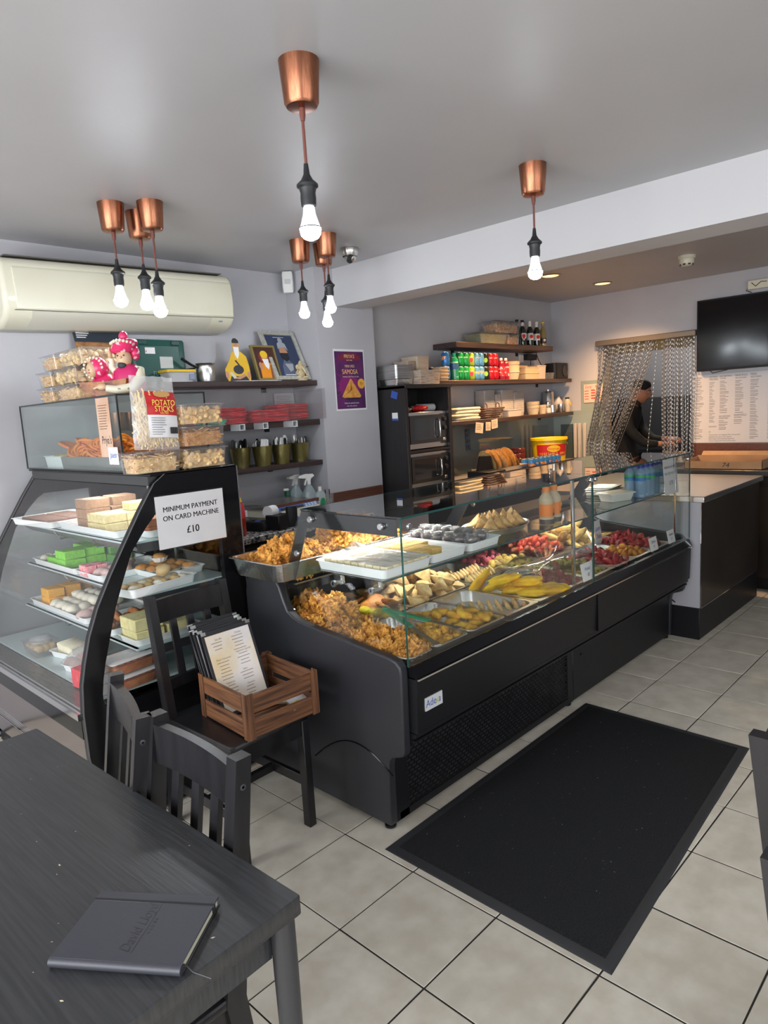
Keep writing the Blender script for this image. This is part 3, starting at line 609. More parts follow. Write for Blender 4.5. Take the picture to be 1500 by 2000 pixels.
# meshes
BHAJI = fried('onion_bhaji_crust', (.28, .085, .012), (.82, .40, .075), 60, (.30, .60), b=.8, bs=260)
bh = [B().ico((0, 0, 0), .029, 4, (1.15, .9, .75), .62, 2.7, 10*k+1).mesh('fritter', BHAJI, 60) for k in range(6)]
CAUL = fried('cauliflower_crust', (.40, .15, .012), (.80, .44, .045), 50, (.30, .6), b=.7, bs=240)
cf = lumps(CAUL, .024, 5, 3, (1, .9, .85), .4, 2.3)
SAMC = fried('samosa_pastry', (.56, .31, .10), (.80, .56, .25), 30, (.28, .6), b=.35, bs=300)
SAMG = fried('golden_samosa_pastry', (.66, .34, .09), (.84, .54, .20), 25, b=.2)
def samosa(r, th, m, seed=0, n=9):
    """three-cornered pillow"""
    A = [Vector((r*math.cos(a), r*math.sin(a), 0)) for a in (PI/2, PI/2+2.1, PI/2-2.1)]; b = B(); idx = {}
    for sgn in (1, -1):
        vs = []; ids = {}
        for i in range(n+1):
            for j in range(n+1-i):
                a, c = i/n, j/n; e = 1-a-c; p = A[0]*a+A[1]*c+A[2]*e
                k = (max(0, min(a, c, e))*3)**.62; z = sgn*th*1.15*k*(1+.3*noise.noise(p*60+Vector((seed, 0, sgn))))
                q = p*(1+.07*noise.noise(p*50+Vector((0, seed, 0)))); ids[i, j] = len(vs); vs.append((q.x, q.y, z))
        fs = []
        for i in range(n):
            for j in range(n-i):
                fs.append((ids[i, j], ids[i+1, j], ids[i, j+1]))
                if i+j < n-1: fs.append((ids[i+1, j], ids[i+1, j+1], ids[i, j+1]))
        b.add(vs, fs)
    return b.mesh('samosa', m, 60)
def bmerge(me):
    bm = bmesh.new(); bm.from_mesh(me); bmesh.ops.remove_doubles(bm, verts=bm.verts, dist=1e-5); bmesh.ops.recalc_face_normals(bm, faces=bm.faces); bm.to_mesh(me); bm.free(); smooth(me, 55); return me
sam = [bmerge(samosa(.058, .026, SAMC, k)) for k in range(4)]; sams = [bmerge(samosa(.032, .011, SAMC, k+7)) for k in range(3)]; samg = [bmerge(samosa(.058, .034, SAMG, k+11)) for k in range(3)]
def finger(L, r, m, bend=.2, seed=0, n=9, nm='fritter'):
    pts = []; rr = []
    for i in range(n):
        t = i/(n-1); a = (t-.5)*bend*2; pts.append((L*(t-.5), L*bend*(.5-abs(t-.5))**1.3, .2*r*noise.noise(Vector((t*4, seed, 0)))))
        rr.append(r*(max(.02, 1-abs(2*t-1)**2.6))**.5*(1+.22*noise.noise(Vector((t*6, seed*2.3, 3)))))
    b = B().tube(pts, rr, 10); b.v = [tuple(Vector(v)*(1+.05*noise.noise(Vector(v)*90+Vector((seed, 0, 0))))) for v in b.v]; return b.mesh(nm, m, 70)
CHIL = fried('chili_batter', (.58, .28, .012), (.80, .48, .045), 18, b=.25)
chil = [finger(.135, .0185, CHIL, .45+.12*k, k) for k in range(4)]
FISH = fried('yellow_fish_batter', (.70, .36, .004), (.92, .60, .015), 14, b=.35)
fish = [B().ico((0, 0, 0), .06, 3, (1.25, .62, .38), .35, 1.4, 40+k).mesh('fillet', FISH, 70) for k in range(4)]
PALEF = fried('pale_fish_batter', (.52, .30, .07), (.70, .47, .16), 16, b=.3)
pfish = [B().ico((0, 0, 0), .05, 3, (1.35, .5, .4), .3, 1.4, 60+k).mesh('fillet', PALEF, 70) for k in range(3)]
DISC = fried('potato_round', (.30, .10, .018), (.50, .21, .045), 30)
disc = [B().ico((0, 0, 0), .043, 3, (1, 1, .3), .16, 1.2, 70+k).mesh('round', DISC, 70) for k in range(3)]
YLUM = fried('yellow_green_batter', (.42, .33, .005), (.60, .50, .02), 20, b=.2)
ylum = [B().ico((0, 0, 0), .03, 2, (1, 1, .7), .15, 1.2, 80+k).mesh('round', YLUM, 70) for k in range(3)]
TIKR = fried('red_tikka', (.40, .025, .012), (.60, .075, .025), 26, b=.4, rough=.4); tik = lumps(TIKR, .022, 4, 2, (1.2, .8, .7), .4, 1.6, 'tikka_piece')
TAND = fried('dark_red_tandoori', (.16, .008, .012), (.38, .03, .03), 22, b=.4, rough=.35); tan = lumps(TAND, .026, 5, 2, (1.5, .75, .7), .5, 1.6, 'tandoori_piece')
ORNG = fried('orange_tikka', (.38, .11, .01), (.58, .24, .03), 26, rough=.45); orn = lumps(ORNG, .022, 4, 2, (1.1, .85, .75), .45, 1.6, 'tikka_piece')
GRNC = fried('green_chili_mix', (.17, .14, .012), (.44, .33, .05), 20, rough=.45); grn = lumps(GRNC, .021, 4, 2, (1.2, .7, .7), .5, 1.6, 'masala_piece')
PINK = fried('pink_chicken', (.34, .035, .07), (.52, .09, .12), 26, rough=.5); pnk = lumps(PINK, .02, 4, 2, (1.2, .85, .7), .4, 1.6, 'pink_piece')
YELC = fried('pale_yellow_curry', (.50, .32, .05), (.62, .42, .10), 26); yel = lumps(YELC, .022, 3, 2, (1.2, .9, .7), .35, 1.6, 'fritter')
KEB = fried('kebab_brown', (.17, .045, .02), (.28, .08, .03), 40); keb = [finger(.11, .016, KEB, .05, 20+k, nm='kebab') for k in range(3)]
F0, F1, K0, K1 = 1.562, 1.975, 1.985, 2.395
# front row, near to far
pan('foil_tray', 'foil tray at the near front corner of the counter heaped with onion fritters', 1.692, 1.838, F0, 1.95, True)
heap(bh, 'onion_fritter', 'craggy golden onion fritter heaped at the near end of the counter', 'snack', 'onion fritters at the near end', 1.70, 1.835, F0+.01, 1.95, .645, .062, .045, .028)
pan('foil_tray', 'foil tray behind the first one at the near end, heaped with onion fritters', 1.692, 1.925, K0, 2.36, True)
heap(bh, 'onion_fritter', 'craggy golden onion fritter heaped at the near end of the counter', 'snack', 'onion fritters at the near end', 1.70, 1.92, 1.95, 2.33, .645, .115, .045, .028)
pan('foil_tray', 'foil tray of cauliflower fritters under the green tongs', 1.842, 2.052, F0, F1, True)
heap(cf, 'cauliflower_fritter', 'knobbly orange cauliflower fritter in the foil tray under the tongs', 'snack', 'cauliflower fritters', 1.862, 2.035, F0+.03, 1.80, .643, .03, .038, .024)
pan('foil_tray', 'foil tray of long yellow chili fritters at the front', 2.057, 2.303, F0, F1, True)
for k, (x, y, z, a, b_) in enumerate([(2.11, 1.88, .655, .4, .1), (2.14, 1.80, .66, .9, -.1), (2.20, 1.87, .65, 2.2, .1), (2.12, 1.70, .655, .2, .1), (2.20, 1.74, .665, .8, .2), (2.24, 1.66, .66, 1.3, .1), (2.16, 1.62, .65, .1, .0), (2.10, 1.63, .65, -.6, .1), (2.24, 1.60, .67, .5, .2), (2.19, 1.69, .69, 1.1, -.2), (2.25, 1.74, .67, 2, .1), (2.14, 1.76, .68, .3, .1)]):
    props(place(R.choice(chil), 'chili_fritter', (x, y, z), (b_, b_*.7, a), R.uniform(.9, 1.1)), 'long curved yellow chili fritter in the pleated foil tray', 'snack', 'chili fritters')
pan('steel_pan', 'shallow steel pan with a row of mini samosas, half empty', 2.310, 2.552, F0, F1, False)
for k in range(13):
    r_, c_ = divmod(k, 7)
    props(place(R.choice(sams), 'mini_samosa', (2.36+.028*c_+.02*r_, 1.80-.026*c_-.085*r_+.03, .648), (PI/2-.4+R.uniform(-.1, .1), R.uniform(-.15, .15), 1.1+R.uniform(-.15, .15)), 1), 'small pale samosa standing in a row in the half-empty steel pan', 'snack', 'mini samosas at the front')
flatpap = B().box(2.34, 2.53, 1.62, 1.78, .6205, .622); props(flatpap.build('tray_liner', WPAPER), 'white paper liner under the front row of mini samosas', 'paper')
pan('steel_pan', 'steel pan of bright yellow fish fillets', 2.558, 2.812, F0, F1, False)
for k, (x, y, z, a, t) in enumerate([(2.62, 1.85, .68, 1.9, .5), (2.66, 1.75, .665, 2.0, .1), (2.72, 1.80, .67, 2.2, .2), (2.60, 1.92, .69, 2.4, .9), (2.65, 1.66, .67, 2.0, .1), (2.73, 1.68, .68, 2.1, -.2), (2.70, 1.60, .675, 2.2, .1), (2.76, 1.76, .665, 2.3, .1), (2.68, 1.70, .71, 2.1, .1), (2.77, 1.62, .67, 2.2, .0), (2.63, 1.80, .715, 2.0, .3)]):
    props(place(R.choice(fish), 'fish_fillet', (x, y, z), (t*.5, t, a), R.uniform(.85, 1.05)), 'bright yellow battered fish fillet in the steel pan', 'snack', 'yellow fish fillets')
pan('steel_pan', 'steel pan of pink chopped chicken under a clear lid', 2.818, 3.052, F0, F1, False)
heap(pnk, 'pink_chicken_piece', 'pink chopped chicken piece in the pan with the clear lid', 'snack', 'pink chicken pieces', 2.84, 3.03, F0+.02, 1.86, .635, .04, .034, .024)
pan('steel_pan', 'steel pan of green chili chicken beside the chrome post', 3.058, 3.302, F0, F1, False)
heap(grn, 'green_chicken_piece', 'olive green chili chicken piece in the pan past the chrome post', 'snack', 'green chicken pieces', 3.08, 3.28, F0+.02, F1-.03, .635, .045, .034, .023)
pan('steel_pan', 'steel pan of dark red tandoori strips in the front row', 3.308, 3.542, F0, F1, False)
heap(tan, 'tandoori_piece', 'dark red tandoori strip in the middle far pan', 'snack', 'tandoori strips', 3.33, 3.525, F0+.02, 1.90, .637, .045, .038, .026)
pan('steel_pan', 'steel pan of orange chicken tikka, half empty, with a spoon', 3.548, 3.792, F0, F1, False)
heap(orn, 'orange_tikka_piece', 'orange tikka piece at the front of the half-empty pan', 'snack', 'orange tikka pieces', 3.57, 3.77, F0+.02, 1.79, .635, .04, .036, .025)
pan('steel_pan', 'steel pan of dark red wings at the far end of the front row', 3.798, 4.04, F0, F1, False)
heap(tan, 'tandoori_wing', 'dark red tandoori wing in the last front pan', 'snack', 'tandoori wings', 3.82, 4.02, F0+.06, F1-.03, .637, .05, .038, .026)
# back row
pan('steel_pan', 'round-ended steel pan of brown potato rounds and yellow fritters behind the tongs', 1.932, 2.172, K0, K1, False)
for k in range(12):
    props(place(R.choice(disc), 'potato_round', (2.03+.045*(k % 3)+.012*(k//3), 2.31-.075*(k//3), .66+.010*(k % 3)), (.5, .35, k*.7), R.uniform(.95, 1.1)), 'flat dark brown fried potato round in the back pan behind the tongs', 'snack', 'potato rounds')
for k in range(11):
    props(place(R.choice(ylum), 'yellow_round', (1.968+.007*k, 2.34-.034*k, .665+.004*(k % 2)), (.3, .2, k), R.uniform(.95, 1.1)), 'yellow-green battered round in a line beside the brown ones', 'snack', 'yellow rounds')
pan('steel_pan', 'wide steel pan piled with pale samosas in the back row', 2.178, 2.655, K0, K1, False)
heap(sam, 'samosa', 'pale three-cornered samosa piled in the wide back pan', 'snack', 'samosas in the wide pan', 2.20, 2.635, K0+.01, K1-.02, .655, .075, .074, .040, tilt=.8, jit=.25)
pan('steel_pan', 'steel pan of slim mini samosas in the back row', 2.662, 2.98, K0, K1, False)
for k in range(22):
    r_, c_ = divmod(k, 9)
    props(place(R.choice(sams), 'slim_samosa', (2.70+.031*c_+.01*r_, 2.06+.10*r_+.004*c_, .658), (PI/2-.5+R.uniform(-.1, .1), R.uniform(-.1, .1), 1.2+R.uniform(-.12, .12)), 1.15), 'slim mini samosa leaning in rows in the back pan', 'snack', 'mini samosas at the back')
pan('steel_pan', 'steel pan of pale yellow curry pieces seen through the clear lid', 2.986, 3.285, K0, K1, False)
heap(yel, 'yellow_curry_piece', 'pale yellow curried piece in the back pan behind the clear lid', 'snack', 'pale yellow pieces', 3.0, 3.27, K0+.02, 2.2, .637, .04, .04, .026)
heap(pnk, 'pink_back_piece', 'pink piece at the rear of the pale yellow pan', 'snack', 'pink pieces at the back', 3.0, 3.27, 2.2, K1-.02, .640, .05, .04, .026)
pan('steel_pan', 'steel pan of red chicken tikka and brown kebabs', 3.291, 3.625, K0, K1, False)
heap(tik, 'red_tikka_piece', 'bright red tikka piece beside the kebabs', 'snack', 'red tikka pieces', 3.36, 3.61, K0+.01, K1-.02, .642, .08, .042, .027)
for k in range(8): props(place(R.choice(keb), 'kebab', (3.34+.02*(k % 2), 2.03+.042*k, .665+.018*(k % 3)), (0, .1, .4+R.uniform(-.15, .15)), 1), 'brown minced kebab beside the red tikka', 'snack', 'kebabs')
pan('steel_pan', 'steel pan of golden battered fish in the far back row', 3.631, 3.925, K0, K1, False)
heap(pfish, 'battered_fish', 'pale golden battered fish piece standing in the far back pan', 'snack', 'golden fish pieces', 3.65, 3.91, K0+.01, K1-.01, .66, .10, .065, .042, tilt=.9)
pan('steel_pan', 'steel pan with a few golden fish pieces at the far end', 3.931, 4.19, K0, K1, False)
for k in range(6): props(place(R.choice(pfish), 'battered_fish', (3.98+.06*(k % 3), 2.04+.08*(k//3), .65), (.1, .2, k), .9), 'pale golden fish piece in the last back pan', 'snack', 'fish in the last pan')
# lid, tongs, spoon, tags
t = thing('acrylic_divider', 'clear acrylic sneeze lid leaning over the pink chicken pan', 'lid', (0, 0, 0))
b = B(); b.add([(2.83, 1.60, .672), (2.86, 2.0, .675), (3.20, 1.98, .78), (3.16, 1.62, .775)], [(0, 1, 2, 3)]); o = b.build('clear_sheet', GLASS, t); mo = o.modifiers.new('s', 'SOLIDIFY'); mo.thickness = .003
b = B(); b.add([(2.83, 1.60, .672), (2.86, 2.0, .675), (2.85, 2.0, .80), (2.82, 1.62, .78)], [(0, 1, 2, 3)]); o = b.build('clear_sheet', GLASS, t); mo = o.modifiers.new('s', 'SOLIDIFY'); mo.thickness = .003
tg = thing('serving_tongs', 'steel serving tongs with green grips lying across the foil trays', 'tongs', (0, 0, 0))
P0 = Vector((1.985, 1.95, .712))
for nm, q in (('arm', Vector((1.815, 1.53, .690))), ('arm', Vector((1.985, 1.56, .700)))):
    d = (q-P0).normalized(); g_ = P0+d*.24
    B().bar(P0+d*.10, q-d*.03, .020, .003).build(nm, STEEL, tg)
    B().bar(P0+d*.005, g_, .021, .009).build('grip', GREENP, tg)
    b = B().bar(q-d*.03, q, .030, .003); b.build('tip', STEEL, tg)
B().lathe([(.013, -.009), (.013, .009)], 16, P0.x, P0.y, P0.z).build('hinge', GREENP, tg)
sp = thing('serving_spoon', 'long steel spoon standing in the half-empty orange tikka pan', 'spoon')
b = B(); b.bar((3.60, 1.80, .645), (3.80, 1.985, .74), .012, .003); b.build('handle', STEEL, sp); B().ico((3.59, 1.79, .64), .025, 2, (1, .8, .3)).build('bowl', STEEL, sp)
def tag(label, loc, rz, lines, w=.10, h=.075, tilt=-.2, cat='price tag'):
    t = thing('price_tag', label, cat, loc, rot=(tilt, 0, rz))
    B().loft([(w/2, .0012, .001, 0), (w/2, .0012, .001, h)], 1).build('card', WHITE, t)
    for k, s in enumerate(lines): text(s, h*.27, BLUEINK if k == 0 and w > .101 else GREYINK, t, (0, -.0022, h*.66-k*h*.34), sx=.9, shear=.25)
    return t
tag('white price tag standing before the green chicken pan', (2.985, 1.548, .668), 0, ['Kebab', '£8'], .115, .085)
tag('white handwritten chicken price tag before the orange tikka pan', (3.75, 1.546, .668), 0, ['Chicken', '£5'], .10, .075)
tag('white handwritten chicken price tag at the far front corner', (4.0, 1.546, .668), 0, ['Chicken', '£5'], .10, .075)
tag('tall white card with blue handwriting in front of the golden fish', (3.80, 1.90, .665), .1, ['Lamb', 'Tikka'], .105, .14, -.15)

# ------------------------------------------------------------------ on the glass shelf
ZS = .935
poly_tray('white tray of film-covered paneer cubes at near end of the glass shelf', (1.835, 1.85, ZS), .14, .19, 0, .034)
cube = block(.018, .018, .015, sw('paneer_cube', (.80, .70, .48), (.72, .60, .38)))
for i in range(6):
    for j in range(9): props(place(cube, 'paneer_cube', (1.74+.038*i, 1.69+.038*j, ZS+.012), (0, 0, R.uniform(-.04, .04))), 'pale paneer-like cube under film on the first white tray', 'sweet', 'cubes under film')
b = B(); b.sheet(lambda u, v: (1.71+.25*u, 1.67+.36*v, ZS+.046+.006*noise.noise(Vector((u*14, v*5, 1)))+.05*max(0, 1-abs(v-.75)*7)*max(0, 1-abs(u-.45)*2.2)), 24, 24); props(b.build('film_cover', FILM), 'crumpled film over the paneer cubes', 'film')
poly_tray('white tray of yellow sweets on the glass shelf behind the front glass', (2.095, 1.86, ZS), .115, .19, 0, .034)
cy = block(.03, .028, .016, sw('yellow_besan_block', (.72, .44, .10), (.80, .55, .18)))
for k in range(13):
    r_, c_ = divmod(k, 5)
    props(place(cy, 'yellow_block', (2.03+.063*r_ if k < 10 else 2.15, 2.01-.06*c_, ZS+.007+(.0 if k < 10 else .0)), (0, 0, R.uniform(-.08, .08))), 'yellow crumbly square sweet on the second white tray', 'sweet', 'yellow squares')
poly_tray('white tray of dark film-wrapped balls on the glass shelf', (2.335, 1.86, ZS), .115, .19, 0, .034)
dball = B().ico((0, 0, .9), .027, 2, (1, 1, .95), .06, 1.5, 3).mesh('ball', mat('dark_brown_ball', (.045, .018, .014), .35), 80); fwrap = B().ico((0, 0, .03), .034, 2, (1.1, 1.05, .75), .3, 2, 8).mesh('wrap', FILMB, 80)
c0 = None
for k in range(16):
    r_, c_ = divmod(k, 6); p = (2.27+.066*r_+.01*(c_ % 2), 2.01-.06*c_, ZS+.012+(.012 if r_ == 1 else 0))
    if c0 is None: c0 = thing('wrapped_ball', 'dark round sweet twisted in clear film on the third white tray', 'sweet', p, 0, 'dark wrapped balls'); B().ico((0, 0, .024), .025, 2, (1, 1, .95), .06, 1.5, 3).build('ball', mat('dark_brown_ball', (.045, .018, .014), .35), c0); place(fwrap, 'film', (0, 0, 0), parent=c0)
    else: dup(c0, p, R.uniform(0, 6))
pl = B(); 
pl.lathe([(.0, 0), (.12, 0), (.17, .006), (.20, .032), (.205, .034), (.202, .036), (.165, .012), (.12, .006), (0, .006)], 40); pl.v = [(x, y*.66, z) for x, y, z in pl.v]
o = pl.build('oval_platter', STEEL); o.location = (2.665, 1.855, ZS); props(o, 'oval steel platter of big golden samosas on the glass shelf', 'platter')
for k in range(13):
    r_, c_ = divmod(k, 5)
    props(place(R.choice(samg), 'large_samosa', (2.56+.055*c_+.02*r_, 1.81+.055*r_, ZS+.038+.010*(r_ == 1)), (1.2+R.uniform(-.3, .2), R.uniform(-.3, .3), R.uniform(-.5, .5)-.8), R.uniform(.9, 1.05)), 'large golden samosa standing on the oval platter', 'snack', 'large samosas on the platter')
for k in range(2): props(place(R.choice(disc), 'flat_fritter', (2.78+.02*k, 1.90-.07*k, ZS+.026), (.1, .1, k), 1), 'flat brown fritter at the right edge of the oval platter', 'snack', 'flat fritters on the platter')
def sauce(loc, label):
    t = thing('sauce_bottle', label, 'bottle', loc, .4, 'sauce bottles')
    B().lathe([(.034, 0), (.036, .004), (.036, .028), (.033, .032), (.035, .038), (.035, .105), (.036, .112), (.036, .122), (.030, .135), (.017, .152), (.016, .158), (0, .158)], 24).build('bottle_body', mat('cloudy_bottle', (.62, .50, .33), .35, sss=.2), t)
    B().lathe([(.0365, .003), (.0365, .026)], 24, cap=False).build('dark_base', mat('dark_sauce', (.10, .075, .06), .4), t)
    B().lathe([(.0355, .040), (.0355, .100)], 24, cap=False).build('label_band', mat('orange_label', (.92, .25, .02), .5), t)
    cp = B(); n = 28; cp.lathe([(.018, .157), (.0185, .160), (.0185, .180), (.016, .184), (0, .184)], n); cp.build('cap', mat('orange_cap', (.90, .26, .02), .4), t)
    B().box(-.004, .016, -.0375, -.034, .078, .094, .001).build('label_mark', YELLOW, t)
    text('SAUCE', .010, mat('dark_orange_ink', (.3, .08, .02), .5), t, (0, -.0372, .070))
    bc = B(); [bc.box(-.020+.0022*k, -.0188+.0022*k+.0006*(k % 3), -.0374, -.034, .044, .056) for k in range(9)]; bc.build('barcode', INK, t)
sauce((2.94, 1.745, ZS), 'orange-capped sauce bottle in front, left of the pair on glass shelf'); sauce((3.02, 1.75, ZS), 'orange-capped sauce bottle, right of the pair on the glass shelf')
t = thing('white_food_tub', 'white rectangular plastic tub with lid on the glass shelf', 'tub', (3.79, 1.79, ZS), -.35)
B().loft([(.075, .05, .012, 0), (.088, .06, .014, .042)], 4).build('tub_body', mat('white_tub', (.78, .80, .74), .4), t); B().loft([(.098, .068, .016, .042), (.098, .068, .016, .048), (.085, .056, .012, .052)], 4).build('lid', mat('white_tub', (.78, .80, .74), .4), t)
for k in range(9):
    props(place(B().box(-.10, .10, -.075, .075, 0, .0045, .001).mesh('bag', mat('grey_paper_bag', (.42, .42, .37), .8)) if k == 0 else D.meshes['bag'], 'paper_bag', (4.03+R.uniform(-.012, .012), 1.98+R.uniform(-.01, .01), ZS+.001+k*.0055), (0, 0, R.uniform(-.15, .15))), 'flat grey paper bag in the stack beside the water bottles', 'bag', 'stack of paper bags')
wt = thing('water_bottle', 'small clear water bottle with blue cap in the pack on the glass shelf', 'bottle', (3.945, 1.71, ZS), 0, 'water bottles')
WB = glassmat('water_plastic', (.62, .80, .92), .05, .06, 1.2, ((.45, .66, .85), .45))
prof = [(.028, 0), (.031, .004)]+[(.031-.0018*(k % 2), .012+.009*k) for k in range(9)]+[(.031, .10), (.031, .135), (.028, .150), (.016, .166), (.0125, .172), (.0125, .176), (0, .176)]
B().lathe(prof, 20).build('bottle_body', WB, wt); B().lathe([(.0314, .100), (.0314, .136)], 20, cap=False).build('label_band', mat('blue_green_label', (.03, .20, .55), .4, col2=(.05, .45, .12), ns=14, stretch=(.2, .2, 3), thresh=(.48, .52)), wt); B().lathe([(.0145, .172), (.0145, .187), (.013, .19), (0, .19)], 18).build('cap', mat('dark_blue_cap', (.015, .03, .35), .35), wt)
for k in range(1, 10): dup(wt, (3.945+.066*(k//2), 1.71+.066*(k % 2), ZS), k)
sg = thing('payment_sign', 'white minimum payment sign in plastic sleeve at the far end of the glass shelf', 'sign', (4.135, 1.60, ZS-.002), rot=(-.08, 0, 0))
B().box(-.10, .10, -.001, .001, .004, .232).build('paper', WPAPER, sg); B().box(-.103, .103, .0015, .0022, 0, .236).build('sleeve', GLASS, sg)
text('MINIMUM PAYMENT', .021, INK, sg, (0, -.0016, .165), sx=.92); text('ON CARD MACHINE', .021, INK, sg, (0, -.0016, .128), sx=.92); text('£10', .036, INK, sg, (0, -.0016, .072))
# big foil trays on the rear ledge
for x0, x1, lab in ((1.56, 1.935, 'deep foil catering tray of onion fritters overhanging the near end of the rear ledge'), (1.945, 2.36, 'deep foil catering tray of onion fritters, second on the rear ledge')):
    pan('deep_foil_tray', lab, x0, x1, 2.10, 2.45, True, .886, .078)
heap(bh, 'onion_fritter', 'golden onion fritter heaped in the deep tray at the near end of the rear ledge', 'snack', 'fritters in the first deep tray', 1.62, 1.93, 2.13, 2.42, .915, .085, .055, .033, sc=(1, 1.35))
heap(bh, 'onion_fritter', 'golden onion fritter heaped in the second deep tray on the rear ledge', 'snack', 'fritters in the second deep tray', 1.95, 2.34, 2.13, 2.42, .925, .10, .055, .033, sc=(1, 1.35))
# ================================================================== TABLES, CHAIRS, MAT
def chair(label, loc, rz):
    t = thing('dining_chair', label, 'chair', loc, rz, 'black slat-back chairs')
    for s in (-1, 1):
        B().prism([(.225, 0), (.166, .43), (.236, .90), (.270, .90), (.210, .43), (.262, 0)], s*.157-.016, s*.157+.016, 'yz').build('leg', BWOOD, t, ang=30)
        B().box(s*.152-.017, s*.152+.017, -.215, -.178, 0, .425, .003).build('leg', BWOOD, t)
        B().box(s*.155-.009, s*.155+.009, -.18, .205, .155, .195, .002).build('stretcher', BWOOD, t)
        B().lathe([(.0065, 0), (.0065, .0015), (.003, .002), (.003, .0005), (0, .0005)], 12, s*.1725, .245, .845, 'x').build('screw', mat('dark_screw', (.10, .10, .11), .4, .8), t)
    B().box(-.16, .16, -.012, .012, .16, .19, .002).build('stretcher', BWOOD, t)
    b = B()
    n = 14
    def rail(z0, z1, y0, bow, th, crown=0):
        vs = []; fs = []
        for i in range(n+1):
            x = -.143+.286*i/n; q = 1-(x/.143)**2; y = y0+bow*q
            vs += [(x, y-th/2, z0), (x, y-th/2, z1+crown*q), (x, y+th/2, z1+crown*q), (x, y+th/2, z0)]
        for i in range(n):
            for k in range(4): fs.append((4*i+k, 4*i+(k+1) % 4, 4*i+4+(k+1) % 4, 4*i+4+k))
        return B().add(vs, fs+[(0, 1, 2, 3), (4*n+3, 4*n+2, 4*n+1, 4*n)])
    rail(.795, .884, .243, .010, .020, .001).build('top_rail', BWOOD, t, ang=30); rail(.545, .585, .205, .010, .018).build('lower_rail', BWOOD, t, ang=30)
    for x in (-.075, 0, .075):
        q = 1-(x/.143)**2
        B().bar((x, .205+.010*q, .575), (x, .240+.010*q, .80), .028, .012, (0, 1, 0)).build('slat', BWOOD, t)
    B().loft([(.168, .205, .02, .422), (.172, .21, .022, .427), (.172, .21, .022, .440), (.168, .206, .02, .445)], 4).build('seat', BWOOD, t)
    b = B(); b.box(-.15, .15, -.207, -.188, .365, .424); b.box(-.15, .15, .18, .20, .365, .424); b.box(-.163, -.147, -.19, .2, .365, .424); b.box(.147, .163, -.19, .2, .365, .424); b.build('apron', BWOOD, t)
    return t
chair('black chair with the wooden crate on its seat, standing before the pastry case', (1.33, 2.118, 0), .03)
chair('black chair pushed in at the nearest place of the front table', (.418, 1.228, 0), -PI/2)
chair('black chair turned askew at the table corner, behind the nearest chair', (.442, 1.618, 0), -PI/2-.268)
chair('black chair at the right edge of the photo, past the corner of the mat', (1.478, .095, 0), 0)
chair('black chair at the lower right edge of the photo, nearest to the camera', (1.122, -.022, 0), 0)
tt = thing('dining_table', 'black wood-grain table with pale chips and a notebook on it', 'table', (.238, 1.374, 0), .0356)
B().loft([(.368, .5315, .006, .705), (.371, .534, .006, .708), (.371, .534, .006, .738), (.369, .532, .005, .74)], 3).build('tabletop', TABLEM, tt)
b = B(); b.box(-.33, .33, -.495, -.475, .63, .706); b.box(-.33, .33, .475, .495, .63, .706); b.box(-.335, -.315, -.49, .49, .63, .706); b.box(.315, .335, -.49, .49, .63, .706); b.build('apron', TABLEM, tt)
for sx in (-1, 1):
    for sy in (-1, 1): B().lathe([(.013, 0), (.015, .004), (.021, .60), (.021, .706)], 20, sx*.347, sy*.508, 0).build('leg', mat('dark_grey_leg', (.030, .030, .034), .4), tt)
b = B()
for k in range(46):
    x = R.uniform(-.33, .36); y = R.uniform(-.5, .52); r = R.choice((.0008, .001, .0012, .002)); a = R.uniform(0, PI)
    ca, sa = math.cos(a), math.sin(a); b.add([(x+ca*r*2, y+sa*r*2, .7404), (x-sa*r, y+ca*r, .7404), (x-ca*r*2, y-sa*r*2, .7404), (x+sa*r*.7, y-ca*r*.7, .7404)], [(0, 1, 2, 3)])
b.build('paint_chips', CHIP, tt, kind='stuff')
nb = thing('notebook', 'black hardback notebook with elastic band lying on the table', 'notebook', (.408, .984, .7402), -.955)
NBM = mat('black_leatherette', (.038, .039, .05), .42, bump=.08, bs=700)
b = B(); b.box(-.104, .104, -.073, .072, 0, .0022, .0008); b.box(-.104, .104, -.073, .072, .0135, .0157, .001); b.tube([(-.104, -.0715, .0078), (.104, -.0715, .0078)], .0078, 14); b.build('cover', NBM, nb)
B().box(-.101, .101, -.070, .069, .0022, .0135).build('pages', mat('page_edges', (.62, .60, .45), .8, col2=(.5, .48, .34), ns=90, stretch=(.05, .05, 12)), nb)
B().box(-.1052, .1052, .048, .054, -.0006+.001, .0165, .0008).build('elastic_band', mat('elastic_black', (.012, .012, .014), .6), nb)
B().tube([(.095, -.06, .010), (.108, -.062, .006), (.118, -.066, .001), (.15, -.075, .001)], .0012, 6).build('bookmark', INK, nb)
EMB = mat('embossed_ink', (.020, .020, .027), .3)
text('David Lloyd', .026, EMB, nb, (0.004, -.005, .0158), (0, 0, PI/2), sx=.8, shear=.3, ext=.0002); text('C L U B S', .008, EMB, nb, (.024, .0, .0158), (0, 0, PI/2), ext=.0002); B().box(.0165, .0175, -.055, .05, .0157, .016).build('emboss_line', EMB, nb)
